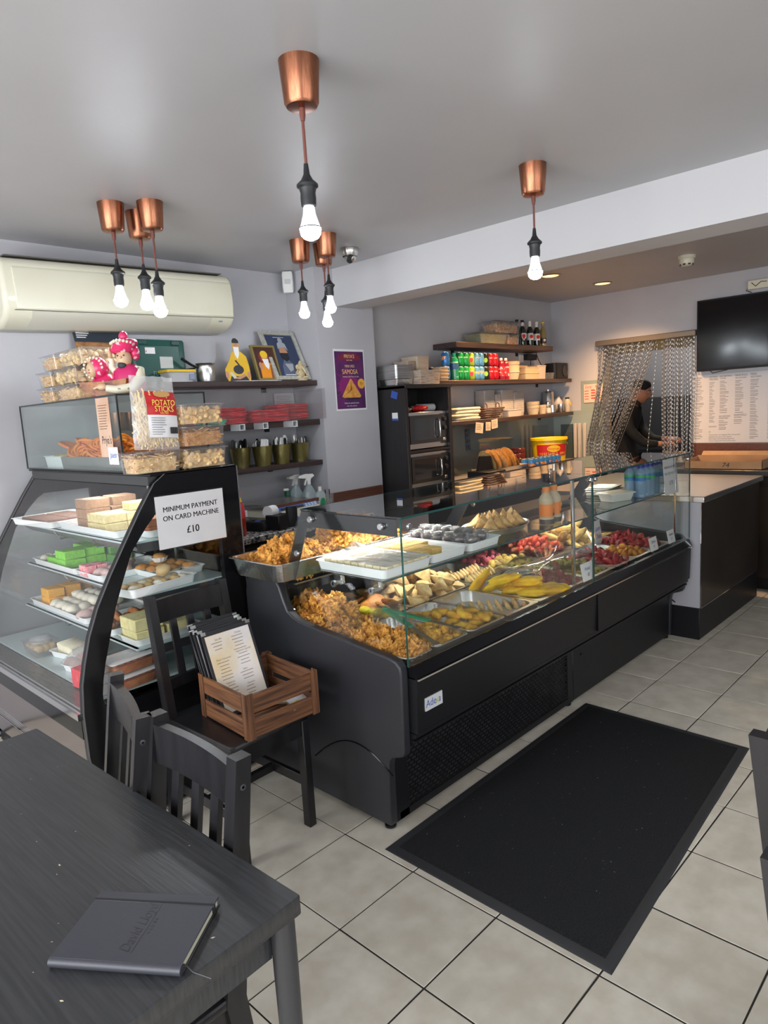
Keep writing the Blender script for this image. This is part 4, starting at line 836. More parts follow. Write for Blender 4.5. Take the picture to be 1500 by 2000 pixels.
# rubber-backed mat
mt = thing('door_mat', 'large black rubber-edged carpet mat on the tiled floor', 'mat')
q = [Vector(p) for p in ((1.556, 1.603, 0), (3.055, 1.615, 0), (3.045, .845, 0), (1.550, .757, 0))]; c_ = sum(q, Vector())/4
def ins(d): return [p+Vector((d if p.x < c_.x else -d, d if p.y < c_.y else -d, 0)) for p in q]
RUB = mat('black_rubber', (.030, .031, .034), .55)
b = B(); a0 = [tuple(p) for p in q]; a1 = [(p.x, p.y, .005) for p in ins(.008)]; a2 = [(p.x, p.y, .006) for p in ins(.045)]
b.add(a0+a1+a2, [(i, (i+1) % 4, 4+(i+1) % 4, 4+i) for i in range(4)]+[(4+i, 4+(i+1) % 4, 8+(i+1) % 4, 8+i) for i in range(4)]+[(8, 9, 10, 11)]); b.build('rubber_border', RUB, mt)
b = B(); p = ins(.035); a0 = [(v.x, v.y, .0055) for v in p]; a1 = [(v.x, v.y, .010) for v in ins(.045)]
b.add(a0+a1, [(i, (i+1) % 4, 4+(i+1) % 4, 4+i) for i in range(4)]+[(4, 5, 6, 7)]); b.build('carpet', mat('black_carpet_pile', (.017, .0175, .019), .95, col2=(.032, .033, .035), ns=240, bump=.9, bs=420, spec=.1), mt)
b = B()
for k in range(90):
    x = R.uniform(1.62, 3.0); y = R.uniform(.9, 1.55); r = R.uniform(.0004, .0012); a = R.uniform(0, 3.1)
    b.add([(x+3*r*math.cos(a), y+3*r*math.sin(a), .0106), (x-r*math.sin(a), y+r*math.cos(a), .0108), (x-3*r*math.cos(a), y-3*r*math.sin(a), .0106), (x+r*math.sin(a), y-r*math.cos(a), .0105)], [(0, 1, 2, 3)])
b.build('lint', mat('lint', (.45, .45, .43), .9), mt, kind='stuff')
# crate with menus on the chair
cr = thing('wooden_crate', 'brown slatted wooden crate on the chair seat, full of menus', 'crate', (1.392, 2.047, .4455), -.06)
cw, cl, chh = .152, .163, .165
for z0 in (.004, .092):
    for s in (-1, 1):
        B().box(-cw+.004, cw-.004, s*(cl-.009)-.005, s*(cl-.009)+.005, z0, z0+.066, .0015).build('plank', CRATEW, cr)
        B().box(s*(cw-.009)-.005, s*(cw-.009)+.005, -cl+.004, cl-.004, z0, z0+.066, .0015).build('plank', CRATEY, cr)
for sx in (-1, 1):
    for sy in (-1, 1):
        B().prism([(sx*(cw-.004), sy*(cl-.03)), (sx*cw, sy*(cl-.03)), (sx*cw, sy*cl), (sx*(cw-.03), sy*cl), (sx*(cw-.03), sy*(cl-.004)), (sx*(cw-.004), sy*(cl-.004))], 0, chh, 'xy').build('corner_post', CRATEZ, cr, ang=30)
for k in range(4): B().box(-cw+.012, cw-.012, -cl+.014+k*.076, -cl+.082+k*.076, .002, .010).build('floor_plank', CRATEW, cr)
MENUP = mat('parchment_print', (.76, .72, .70), .35, col2=(.72, .52, .20), ns=6, nd=4, thresh=(.48, .80))
for k, (x, y, dz, rl) in enumerate([(1.372, 2.090, 0, 0), (1.366, 2.106, .010, .01), (1.362, 2.122, .018, -.01), (1.366, 2.138, .026, -.04), (1.360, 2.154, .032, .04), (1.364, 2.170, .040, .02)]):
    lab = 'front laminated menu in a black frame standing in the wooden crate' if k == 0 else ('second', 'third', 'fourth', 'fifth', 'rearmost')[k-1]+' black-framed menu behind the front one in the crate'
    m_ = thing('menu_board', lab, 'menu', (x, y, .462+dz*.4), rot=(-.36, rl, 0), group='menus in the crate')
    B().box(-.108, .108, -.002, .002, 0, .318+dz*.1, .001).build('backing', mat('black_menu_cover', (.014, .014, .018), .4), m_)
    pg = B().box(-.096, .096, -.0029, -.0021, .012, .300).build('page', MENUP, m_)
    for s in (-1, 1): B().box(s*.098-.010, s*.098+.010, -.0034, .0024, .306, .3185).build('corner_clip', CHROME, m_)
    if k == 0:
        for s, xx, zz in (('Side Bits', -.045, .280), ("Priya's Favourites", -.045, .205), ('Vegetarian', -.045, .115), ('Chicken', .042, .285), ('Vegetarian Specials', .045, .215), ('Naan', .030, .145), ('Desserts', .038, .090)):
            text(s, .0105, BROWNINK, m_, (xx, -.0032, zz), sx=.85, shear=.3)
        b = B()
        for xx, z0, n in ((-.05, .268, 3), (-.045, .192, 6), (-.04, .103, 4), (.04, .273, 5), (.045, .203, 4), (.04, .134, 3), (.035, .078, 4)):
            for r_ in range(n):
                w_ = R.uniform(.018, .034); b.box(xx-w_, xx+w_*.7, -.0032, -.003, z0-r_*.0125, z0-r_*.0125+.002)
        b.build('text_lines', BROWNINK, m_)
for k, (x, y, z, rz_) in enumerate([(1.46, 1.93, .462, .3), (1.47, 1.98, .470, -.4), (1.44, 2.0, .478, .9), (1.48, 1.95, .488, .1)]):
    b = B(); b.sheet(lambda u, v: (-.05+.1*u, -.035+.07*v, .004*math.sin(5*u+3*v+k)), 6, 6); o = b.build('leaflet', mat('leaflet_print', (.72, .74, .80), .5, col2=(.15, .25, .5) if k % 2 else (.8, .6, .1), ns=14, thresh=(.55, .6))); o.location = (x, y, z+.02); o.rotation_euler = (.15*k, .2, rz_); props(o, ('lowest', 'second', 'third', 'topmost')[k]+' loose printed leaflet lying in the right side of the crate', 'leaflet', 'leaflets in the crate')

# ================================================================== LAMPS
BULB = mat('lit_bulb', (.86, .93, 1), .4, emit=75); BULBW = mat('white_bulb_neck', (.80, .86, .92), .4, emit=.55)
SOCK = mat('black_bakelite', (.016, .018, .02), .45)
def lamp(label, x, y, zb):
    t = thing('pendant_lamp', label, 'lamp', (x, y, HC), 0, 'copper pendant lamps')
    B().lathe([(.056, 0), (.0555, -.005), (.0475, -.108), (.042, -.117), (.012, -.120), (0, -.120)], 36, cap=False).build('canopy', COPPER, t, ang=30)
    B().lathe([(.0085, -.120), (.0085, -.137), (.006, -.152), (0, -.153)], 12).build('cord_grip', CORD, t)
    z = zb-HC
    B().tube([(0, 0, -.14), (.001, 0, z/2-.1), (0, 0, z+.20)], .0042, 8).build('cord', CORD, t)
    B().lathe([(0, z+.205), (.006, z+.203), (.009, z+.175), (.017, z+.160), (.026, z+.152), (.030, z+.148), (.030, z+.142), (.024, z+.138), (.021, z+.125), (.022, z+.112), (.021, z+.092), (0, z+.092)], 28).build('socket', SOCK, t, ang=30)
    B().lathe([(0, z+.095), (.0135, z+.093), (.016, z+.088), (.018, z+.070), (.0245, z+.048), (.0295, z+.033)], 28, cap=False).build('bulb_neck', BULBW, t)
    B().lathe([(.0298, z+.0335), (.030, z+.028), (.0275, z+.015), (.020, z+.0055), (.010, z+.001), (0, z)], 28, cap=False).build('bulb_globe', BULB, t)
    b = B().lathe([(.0302, z+.035), (.0302, z+.032)], 28, cap=False); b.build('bulb_rim', SOCK, t)
lamp('large copper pendant lamp nearest the camera, high in the middle', 1.345, 1.525, 2.014)
lamp('copper pendant lamp hanging in front of the beam at right', 2.607, 1.572, 2.031)
lamp('left lamp of the three in front of the air conditioner', 1.487, 2.97, 2.046); lamp('front lamp of the three before the air conditioner, lowest bulb', 1.612, 2.862, 1.995); lamp('rear lamp of the three before the air conditioner, partly hidden', 1.640, 3.025, 2.050)
lamp('left lamp of the far three above the picture frames', 2.585, 3.03, 2.064); lamp('lowest lamp of the far three above the picture frames', 2.745, 3.02, 2.022); lamp('right lamp of the far three, nearest to the beam', 2.62, 2.85, 2.07)
def downlight(label, x, y, pw=92, ss=2.3):
    t = thing('downlight', label, 'lamp', (x, y, HC), 0, 'warm ceiling downlights')
    B().lathe([(.078, 0), (.080, -.005), (.068, -.008), (.062, -.003)], 32, cap=False).build('bezel', mat('brushed_bezel', (.45, .40, .34), .3, .9), t)
    B().lathe([(0, -.0035), (.063, -.0035)], 32, cap=False).build('warm_lens', mat('warm_lens', (1, .60, .22), .4, emit=2.0), t)
    l = D.lights.new('downlight_beam', 'SPOT'); l.energy = pw; l.color = (1, .58, .28); l.spot_size = ss; l.spot_blend = .8; l.shadow_soft_size = .06
    o = D.objects.new('downlight_beam', l); COL.objects.link(o); o.parent = t; o.location = (0, 0, -.03)
downlight('warm recessed downlight in the alcove ceiling, right one before the curtain', 5.654, 2.769); downlight('warm recessed downlight in the alcove ceiling partly behind the pendant bulb', 4.9, 2.824)
downlight('warm recessed downlight in the alcove ceiling hidden above the oven cabinet', 4.5, 3.08, 75, 1.45)
# small ceiling and wall devices
t = thing('smoke_detector', 'cream smoke detector on the alcove ceiling', 'detector', (5.172, 1.904, HC))
B().lathe([(.060, 0), (.060, -.018), (.052, -.022), (.046, -.024)], 28, cap=False).build('base', CREAMP, t); B().lathe([(.050, -.022), (.050, -.045), (.042, -.062), (.028, -.068), (0, -.068)], 28).build('head', CREAMP, t)
for k in range(8): a = k*PI/4; B().box(-.009, .009, -.002, .002, -.008, .002).build('vent', INK, t).matrix_local = Matrix.Translation((.043*math.cos(a), .043*math.sin(a), -.056)) @ Matrix.Rotation(a+PI/2, 4, 'Z')
t = thing('dome_camera', 'small metal dome security camera on the ceiling by the beam', 'camera', (2.947, 3.013, HC))
B().lathe([(.052, 0), (.054, -.006), (.050, -.030), (.042, -.046)], 28, cap=False).build('housing', STEEL, t); B().ico((0, -.004, -.05), .036, 3).build('eyeball', STEEL, t)
B().lathe([(.026, -.002), (.026, .004), (.024, .006), (0, .006)], 20, 0, 0, 0, 'y').build('lens_ring', INK, t).matrix_local = Matrix.Translation((-.020, -.024, -.066)) @ Matrix.Rotation(PI+.5, 4, 'X') @ Matrix.Rotation(0, 4, 'Z')
t = thing('alarm_sensor', 'small white alarm sensor in the corner above the shelves', 'sensor', (3.03, 3.70, 2.34), -.75)
B().loft([(.032, .018, .008, 0), (.036, .024, .012, .03), (.036, .024, .012, .12), (.032, .02, .01, .135)], 4).build('case', mat('white_plastic', (.74, .74, .72), .4), t); B().box(-.02, .02, -.026, -.022, .055, .085, .003).build('window', mat('sensor_window', (.55, .55, .55), .4), t)
# ================================================================== LEFT WALL
t = thing('air_conditioner', 'long cream wall-mounted air conditioner unit at upper left', 'air conditioner', (1.85, 3.80, 2.205), rot=(0, -.022, 0))
ACM = mat('aged_cream_plastic', (.76, .74, .60), .16, col2=(.70, .67, .52), ns=2)
pr = [(-.005, .17), (-.17, .165), (-.215, .15), (-.235, .12), (-.242, .0), (-.235, -.085), (-.205, -.125), (-.12, -.160), (-.04, -.165), (-.005, -.14)]
o = B().prism(pr, -.645, .645, 'yz').build('casing', ACM, t, ang=45); mo = o.modifiers.new('b', 'BEVEL'); mo.width = .022; mo.segments = 4; mo.limit_method = 'ANGLE'; mo.angle_limit = 1.0
fp = B(); 
o = B().prism([(-.236, .115), (-.245, .10), (-.250, .0), (-.243, -.080), (-.237, -.083), (-.225, 0)], -.59, .628, 'yz').build('front_panel', ACM, t, ang=50); mo = o.modifiers.new('b', 'BEVEL'); mo.width = .004; mo.segments = 2
B().prism([(-.236, -.092), (-.212, -.122), (-.120, -.1615), (-.120, -.157), (-.21, -.117), (-.232, -.09)], -.52, .48, 'yz').build('louvre_flap', mat('aged_cream_flap', (.64, .62, .52), .25), t)
for z in (-.0875,): B().box(-.60, .63, -.2425, -.235, z-.0012, z+.0012).build('seam', mat('dark_seam', (.10, .09, .07), .8), t)
B().box(-.6, .6, -.20, -.03, .168, .173).build('top_grille', mat('dusty_grille', (.12, .11, .10), .9), t); B().box(.535, .56, -.222, -.2185, -.112, -.104).build('display', mat('grey_display', (.2, .25, .35), .3), t)

def shelf(label, x0, x1, y0, y1, z0, z1):
    t = thing('wall_shelf', label, 'shelf')
    B().box(x0, x1, y0, y1, z0, z1, .003).build('board', DWOOD, t); 
    for x in (x0+.25, x1-.25): B().box(x-.02, x+.02, y1-.004, y1-.0005, z0-.03, z0).build('wall_bracket', BLACK, t)
shelf('top dark wood shelf on the left wall with ornaments and picture frames', 1.58, 3.083, 3.535, 3.799, 1.724, 1.757)
shelf('middle dark wood shelf on the left wall holding red packets', 1.70, 3.083, 3.535, 3.799, 1.464, 1.502)
shelf('lowest dark wood shelf on the left wall holding gold buckets', 1.70, 3.083, 3.535, 3.799, 1.195, 1.227)
Z1, Z2, Z3 = 1.7575, 1.5025, 1.2275
# flyer
t = thing('flyer', 'dark leaflet with orange glow standing behind the figurine on the top shelf', 'flyer', (1.74, 3.66, Z1), rot=(-.33, 0, 0))
B().box(-.15, .12, -.001, .001, 0, .31).build('sheet', mat('dark_flyer', (.03, .04, .055), .4), t)
flat(rect(-.15, .12, .12, .24), -.0012, mat('flame_print', (.16, .07, .035), .5, col2=(.42, .20, .07), ns=9, stretch=(2, 1, 6)), t); flat(rect(-.14, .11, .07, .125), -.0014, mat('pale_print', (.45, .45, .43), .5), t); flat(rect(-.15, .12, 0, .07), -.0014, mat('orange_print', (.5, .17, .07), .5), t)
for k in range(3): flat(rect(-.135, -.065-.01*k, .288-.012*k, .293-.012*k), -.0014, WPAPER, t, 'text_line')
# green case
t = thing('green_case', 'dark green plastic tool case standing on the top shelf behind the figurine', 'case', (2.035, 3.72, Z1))
GRC = mat('dark_green_case', (.010, .075, .062), .4)
B().loft([(.165, .05, .02, 0), (.165, .05, .02, .0), (.165, .05, .02, .235), (.160, .045, .02, .245)], 4).build('shell', GRC, t)
B().box(-.12, .12, -.0525, -.049, .03, .21, .002).build('raised_panel', GRC, t)
for x in (-.10, .10): B().box(x-.025, x+.025, -.058, -.045, .215, .24, .003).build('latch', mat('darker_green', (.006, .05, .042), .45), t)
flat(rect(-.09, -.03, .165, .20), -.0528, WPAPER, t, 'sticker'); B().box(-.086, -.082, -.0536, -.053, .172, .184).build('red_cross', RED, t); flat(rect(-.005, .075, .085, .15), -.0528, mat('grey_sticker', (.55, .58, .57), .6), t, 'sticker')
text('FUSION', .034, mat('pale_green_ink', (.25, .4, .36), .5), t, (0, -.0528, .055), sx=.9)
t = thing('lidded_food_tub', 'clear tub with yellow lid and label in front of the green case', 'tub', (2.09, 3.60, Z1))
B().loft([(.07, .045, .012, 0), (.085, .055, .014, .055)], 4).build('tub_body', WPLASTIC, t); B().loft([(.092, .062, .014, .055), (.092, .062, .014, .066), (.085, .055, .012, .07)], 4).build('lid', YELLOW, t); B().box(.045, .075, -.057, -.052, .012, .045).build('label', mat('blue_white_label', (.25, .3, .45), .5), t)
B().tube([(.06, -.02, .072), (.10, -.03, .078), (.10, 0, .076), (.05, .01, .072)], .006, 6).build('black_strap', BLACK, t)
t = thing('milk_pot', 'small stainless pot with black handle on the top shelf', 'pot', (2.29, 3.62, Z1))
B().lathe([(.045, 0), (.052, .003), (.056, .03), (.054, .07), (.050, .09), (.056, .108), (.0575, .109), (.054, .105), (.047, .09), (.05, .03), (0, .006)], 28).build('pot_body', STEEL, t, ang=50)
B().tube([(-.05, 0, .085), (-.09, .0, .10), (-.15, .0, .135)], [.006, .008, .009], 8).build('handle', BLACK, t)
# cut-out figure
t = thing('standee', 'flat cut-out of a seated white-bearded man in a yellow robe and black turban', 'standee', (2.53, 3.62, Z1), rot=(-.12, 0, 0))
YR = mat('yellow_robe_print', (.70, .42, .01), .5); SKP = mat('skin_print', (.50, .24, .14), .5); PB = mat('print_black', (.015, .015, .02), .5); PW = mat('print_white', (.80, .80, .80), .5)
def fl(pts, k, m, name='print'): return B().prism(pts, -.0022-.0005*k, -.0018-.0005*k).build(name, m, t)
B().prism([(-.08, .0), (.08, .0), (.085, .03), (.082, .10), (.07, .155), (.04, .18), (.025, .19), (.028, .245), (.012, .262), (-.008, .262), (-.02, .245), (-.018, .19), (-.035, .175), (-.065, .12), (-.098, .075), (-.095, .03)], -.002, .002).build('backing', YR, t)
B().box(-.09, .09, 0, .05, 0, .004).build('foot', PB, t)
fl(ell(0, .075, .038, .028), 1, PB); fl([(-.075, 0), (.075, 0), (.05, .035), (-.06, .035)], 1, PB); fl(ell(.003, .225, .018, .022), 1, SKP); fl([(-.022, .238), (.028, .238), (.026, .255), (.01, .268), (-.008, .268), (-.02, .255)], 2, PB)
fl([(-.017, .215), (.022, .215), (.02, .17), (.005, .14), (-.012, .165)], 2, PW); fl([(-.02, .13), (-.01, .135), (.04, .07), (.03, .068)], 2, PB); fl([(-.07, .055), (-.05, .06), (-.02, .025), (-.04, .018)], 2, mat('cream_print', (.6, .55, .42), .5)); fl([(-.04, .02), (0, .035), (.04, .05), (.05, .035), (0, .015)], 3, SKP)
for x in (-.088, .072): fl(ell(x, .042, .012, .022), 3, SKP)
t = thing('paper_sheet', 'white paper lying under the standee and frames on the top shelf', 'paper', (2.62, 3.57, Z1)); B().box(-.17, .17, -.028, .03, 0, .0025).build('sheet', WPAPER, t)
def frame_pic(name, label, loc, wd, ht, bw, lean, mfr, mbg):
    t = thing(name, label, 'picture frame', loc, rot=(-lean, 0, 0))
    b = B().frame(rect(-wd/2, wd/2, 0, ht), rect(-wd/2+bw, wd/2-bw, bw, ht-bw), -.012, .006); b.build('frame', mfr, t)
    B().box(-wd/2+bw*.6, wd/2-bw*.6, -.002, .004, bw*.6, ht-bw*.6).build('picture', mbg, t); return t
t = frame_pic('picture_frame', 'small gold-edged picture of an orange-robed bearded man on the top shelf', (2.745, 3.60, Z1+.003), .185, .235, .014, .30, mat('gold_frame', (.42, .33, .12), .3, .8), mat('dark_red_brown_print', (.06, .02, .015), .5))
def fl(pts, k, m, name='print'): return B().prism(pts, -.0032-.0006*k, -.0026-.0006*k).build(name, m, t)
OR = mat('orange_print2', (.75, .26, .01), .5)
fl(ell(-.005, .155, .040, .045), 0, mat('dark_red_halo', (.22, .02, .02), .5)); fl([(-.055, .016), (.075, .016), (.06, .09), (.03, .12), (-.03, .12), (-.052, .08)], 1, OR); fl(ell(-.002, .152, .024, .03), 2, SKP); fl(ell(-.002, .175, .028, .026), 3, YELLOW); fl([(-.022, .145), (.024, .145), (.022, .10), (.01, .075), (-.01, .095)], 3, PW); fl(ell(-.045, .10, .013, .024), 3, SKP); fl([(.02, .016), (.072, .016), (.058, .085), (.03, .11)], 2, mat('brown_shawl', (.20, .06, .02), .5))
t = frame_pic('picture_frame', 'larger silver-framed dark blue portrait leaning on the top shelf', (2.925, 3.585, Z1+.004), .285, .36, .026, .45, mat('silver_frame', (.50, .49, .42), .35, .5, col2=(.66, .66, .60), ns=50), mat('navy_print', (.03, .045, .10), .4))
fl([(-.06, .03), (.07, .03), (.06, .10), (.02, .15), (-.02, .15), (-.05, .10)], 1, mat('slate_print', (.10, .12, .19), .5)); fl(ell(.0, .205, .032, .045), 2, SKP); fl([(-.038, .225), (-.03, .27), (.0, .295), (.035, .27), (.042, .22), (.02, .243), (-.02, .24)], 3, mat('grey_turban', (.34, .38, .42), .5)); fl(ell(.004, .295, .018, .018), 4, mat('grey_turban', (.34, .38, .42), .5)); fl([(-.034, .20), (.034, .20), (.03, .155), (.0, .135), (-.028, .16)], 4, PB); fl([(-.025, .12), (.04, .12), (.03, .075), (0, .06)], 3, mat('grey_scarf', (.35, .36, .38), .5)); fl(rect(-.05, .06, .036, .041), 4, PW, 'caption'); fl(rect(-.045, .045, .316, .319), 4, PW, 'caption')
t = thing('statuette', 'small cream elephant-headed statuette at the right end of the top shelf', 'figurine', (3.0, 3.60, Z1))
IV = mat('ivory_resin', (.62, .54, .36), .45, col2=(.48, .36, .18), ns=30)
b = B(); b.ico((0, 0, .012), .04, 2, (1, .8, .3)); b.ico((0, 0, .045), .030, 3, (1.05, .85, 1)); b.ico((0, -.004, .088), .022, 3, (1, .9, 1.05)); 
for s in (-1, 1): b.ico((s*.026, 0, .090), .015, 2, (1, .35, 1.2)); b.tube([(s*.022, 0, .066), (s*.042, -.008, .05), (s*.034, -.022, .04)], [.009, .008, .006], 8); b.ico((s*.026, -.014, .022), .018, 2, (1.3, 1, .6))
b.tube([(0, -.02, .085), (.004, -.030, .070), (.012, -.034, .055), (.006, -.036, .046)], [.008, .007, .006, .004], 8); b.lathe([(.018, .104), (.014, .116), (.006, .13), (0, .134)], 14); b.build('figure', IV, t, ang=70)
B().lathe([(.042, 0), (.044, .006), (.038, .012), (0, .012)], 20).build('base', IV, t)
t = thing('brass_lamp', 'small dark metal shrine lamp beside the cream statuette', 'ornament', (3.062, 3.62, Z1))
b = B(); b.box(-.016, .016, -.016, .016, 0, .05, .002); b.lathe([(.005, .05), (.005, .09), (.018, .094), (.018, .097), (0, .098)], 12); b.build('lamp_body', mat('dark_pewter', (.16, .15, .14), .4, .7), t)
# middle shelf: acrylic rack and red packets
t = thing('acrylic_rack', 'clear acrylic display rack standing on the middle shelf before red packets', 'rack')
b = B(); b.box(2.10, 3.08, 3.462, 3.465, 1.502, 1.70); 
for x in (2.10, 2.34, 2.58, 2.84, 3.077): b.box(x-.0015, x+.0015, 3.465, 3.72, 1.503, 1.70)
b.build('clear_sheets', glassmat('acrylic', (.97, .97, .97), .02, .02, 1, ((.8, .8, .82), .015)), t)
for x in (2.39, 2.56, 2.79): B().frame(rect(x-.02, x+.02, 1.462, 1.50), rect(x-.015, x+.015, 1.467, 1.495), 3.44, 3.535).build('bracket', mat('clear_bracket', (.62, .63, .64), .2), t)
RP = mat('red_packet_print', (.56, .012, .02), .4, col2=(.66, .12, .10), ns=26, thresh=(.5, .75), rnd=.12); pk = B().loft([(.105, .085, .01, 0), (.11, .09, .01, .006), (.105, .085, .01, .012)], 2).mesh('packet', RP)
for gx, gy, n, lab, sx in ((2.385, 3.62, 9, 'red foil packet in the left stack on the middle shelf', 1), (2.665, 3.60, 7, 'red foil packet in the middle stack on the middle shelf', 1.3), (2.90, 3.67, 10, 'red foil packet in the right stack on the middle shelf', 1.2), (2.20, 3.68, 2, 'red foil packet lying at the far left behind the snack tubs', .8)):
    for k in range(n): props(place(pk, 'foil_packet', (gx+R.uniform(-.008, .008), gy+R.uniform(-.006, .006), Z2+.0105*k), (R.uniform(-.02, .02), 0, R.uniform(-.06, .06)), (sx, 1, 1)), lab, 'packet', lab.split(' in ')[-1] if ' in ' in lab else 'packets at the far left')
GP = B().loft([(.07, .05, .01, 0), (.072, .052, .01, .006), (.07, .05, .01, .011)], 2).mesh('packet', mat('green_packet', (.06, .42, .28), .4, rnd=.1))
for k in range(3): props(place(GP, 'green_packet', (2.23+.01*k, 3.53+.0*k, Z2+.011*k+(.0)), (0, 0, .1*k)), 'mint green packet in the low stack at left of the red packets', 'packet', 'mint green packets')
t = thing('notice_sheet', 'white printed sheet standing behind red packets at right of middle shelf', 'notice', (2.99, 3.775, Z2), rot=(-.06, 0, 0)); B().box(-.085, .085, -.001, .001, 0, .185).build('paper', WPAPER, t)
b = B(); [b.box(-.07, .065-R.uniform(0, .03), -.0016, -.001, .165-.012*k, .167-.012*k) for k in range(12)]; b.build('text_lines', GREYINK, t)
# lowest shelf: buckets with cutlery
BRASS = mat('brushed_brass', (.36, .31, .11), .32, .9, col2=(.46, .40, .16), ns=40, stretch=(5, 5, .2)); WH = mat('white_plastic', (.74, .74, .72), .4)
bl = ['leftmost gold bucket of cutlery on the lowest shelf', 'second gold bucket of cutlery from the left, front of the row', 'third gold bucket from the left with white napkins', 'rightmost gold bucket on the lowest shelf, set back']
for k, (x, y) in enumerate([(2.505, 3.65), (2.635, 3.60), (2.79, 3.605), (2.965, 3.63)]):
    t = thing('metal_bucket', bl[k], 'bucket', (x, y, Z3), k, 'gold cutlery buckets')
    B().lathe([(.048, 0), (.049, .004), (.066, .122), (.0685, .124), (.0665, .126), (.064, .122), (.047, .006), (0, .006)], 32).build('pail', BRASS, t, ang=50)
    for q in range(9):
        a = q*.7+k; r = .038*(.4+.6*((q*7) % 5)/5); h = R.uniform(.12, .165)
        tp = q % 3
        c_ = thing('cutlery', ('steel', 'black-handled', 'white plastic')[tp]+' cutlery piece standing in the '+('leftmost', 'second', 'third', 'rightmost')[k]+' gold bucket', 'cutlery', (x+r*math.cos(a), y+r*math.sin(a), Z3+.008), a, 'cutlery in the gold buckets')
        B().bar((0, 0, 0), (.012, 0, h*.65), .008, .003).build('shank', STEEL if tp == 0 else (BLACK if tp == 1 else WH), c_)
        b = B(); b.loft([(.007, .002, .001, h*.65), (.011, .003, .002, h*.75), (.012, .003, .002, h), (.006, .002, .001, h+.012)], 2, cx=.014); b.build('head', STEEL if tp == 0 else (BLACK if tp == 1 else WH), c_)
    if k in (0, 1, 2):
        for q in range(2):
            m_ = (BLACK, PW, PW)[k]
            o = B().box(-.028, .028, -.004, .004, 0, .115, .002).build('napkin', m_); o.location = (x-.02+.03*q, y-.02+.015*q, Z3+.055); o.rotation_euler = (.15, .12-.25*q, .3+q); props(o, ('black', 'white', 'folded white')[k]+(' front' if q == 0 else ' rear')+' napkin tucked in the '+('leftmost', 'second', 'third')[k]+' gold bucket', 'napkin')
# poster
t = thing('poster', 'purple mini veg samosa poster on the grey pillar', 'poster', (3.352, 3.4985, 1.545), rot=(0, 0, 0))
PZ = .395
B().box(-.145, .145, -.0012, .0, 0, .415).build('border', WPAPER, t)
def fl(pts, k, m, name='print'): return B().prism(pts, -.0016-.0004*k, -.0012-.0004*k).build(name, m, t)
fl(rect(-.136, .136, .012, .400), 0, mat('purple_print', (.060, .018, .085), .45, col2=(.13, .02, .13), ns=10)); MG = mat('magenta_print', (.42, .035, .20), .5)
fl(ell(-.01, .165, .10, .075), 1, mat('magenta_glow', (.24, .02, .15), .5))
for k in range(22):
    a = 1.2+k*.115; r0, r1 = R.uniform(.05, .075), R.uniform(.105, .15); ca, sa = math.cos(a), math.sin(a)
    if abs(r1*ca-.01) < .13: fl([(-.01+r0*ca, .16+r0*sa), (-.01+r1*ca-.0015*sa, .16+r1*sa+.0015*ca), (-.01+r1*ca+.0015*sa, .16+r1*sa-.0015*ca)], 2, MG, 'ray')
fl([(-.085, .34), (-.075, .385), (0, .393), (.075, .385), (.085, .34), (.10, .35), (.095, .372), (.075, .372), (-.075, .372), (-.095, .372), (-.10, .35)][:5], 1, mat('wine_print', (.20, .02, .05), .5), 'banner'); fl([(-.105, .345), (-.083, .34), (-.078, .37), (-.10, .375)], 1, mat('wine_print', (.20, .02, .05), .5), 'banner'); fl([(.105, .345), (.083, .34), (.078, .37), (.10, .375)], 1, mat('wine_print', (.20, .02, .05), .5), 'banner')
CRM = mat('cream_ink', (.85, .62, .32), .5)
text("PRIYA'S", .034, CRM, t, (0, -.0026, .366), sx=.88); text('SINCE 1984', .011, CRM, t, (0, -.0026, .340)); text('MINI VEG', .026, CRM, t, (0, -.0026, .300), sx=.85); text('SAMOSA', .047, GOLD, t, (0, -.0026, .262), sx=.82)
text('Handmade. Same Taste. Mini Size.', .0125, PW, t, (0.005, -.0026, .230), sx=.9)
SMO = mat('samosa_print', (.62, .25, .04), .5, col2=(.80, .42, .10), ns=26)
fl([(-.088, .095), (-.07, .087), (.088, .087), (.095, .10), (.01, .212), (-.002, .216)], 3, SMO, 'samosa_print'); fl([(-.075, .095), (-.005, .14), (.002, .205), (.01, .14)], 4, mat('samosa_crease', (.28, .08, .01), .5), 'samosa_crease'); fl([(-.06, .085), (.10, .085), (.07, .076), (-.04, .076)], 2, mat('purple_shadow', (.03, .006, .03), .5))
fl([(.102+(.036 if q % 2 else .032)*math.cos(q*PI/18), .182+(.036 if q % 2 else .032)*math.sin(q*PI/18)) for q in range(36)], 4, mat('orange_burst', (.85, .42, .05), .5), 'price_burst'); text('70', .030, INK, t, (.097, -.0038, .181), sx=.75); text('P', .018, INK, t, (.119, -.0038, .181), sx=.8)
text('Perfect for parties & events', .0145, PW, t, (0, -.0026, .050), sx=.85); text('bulk orders welcome', .0125, PW, t, (0, -.0026, .031), sx=.9)
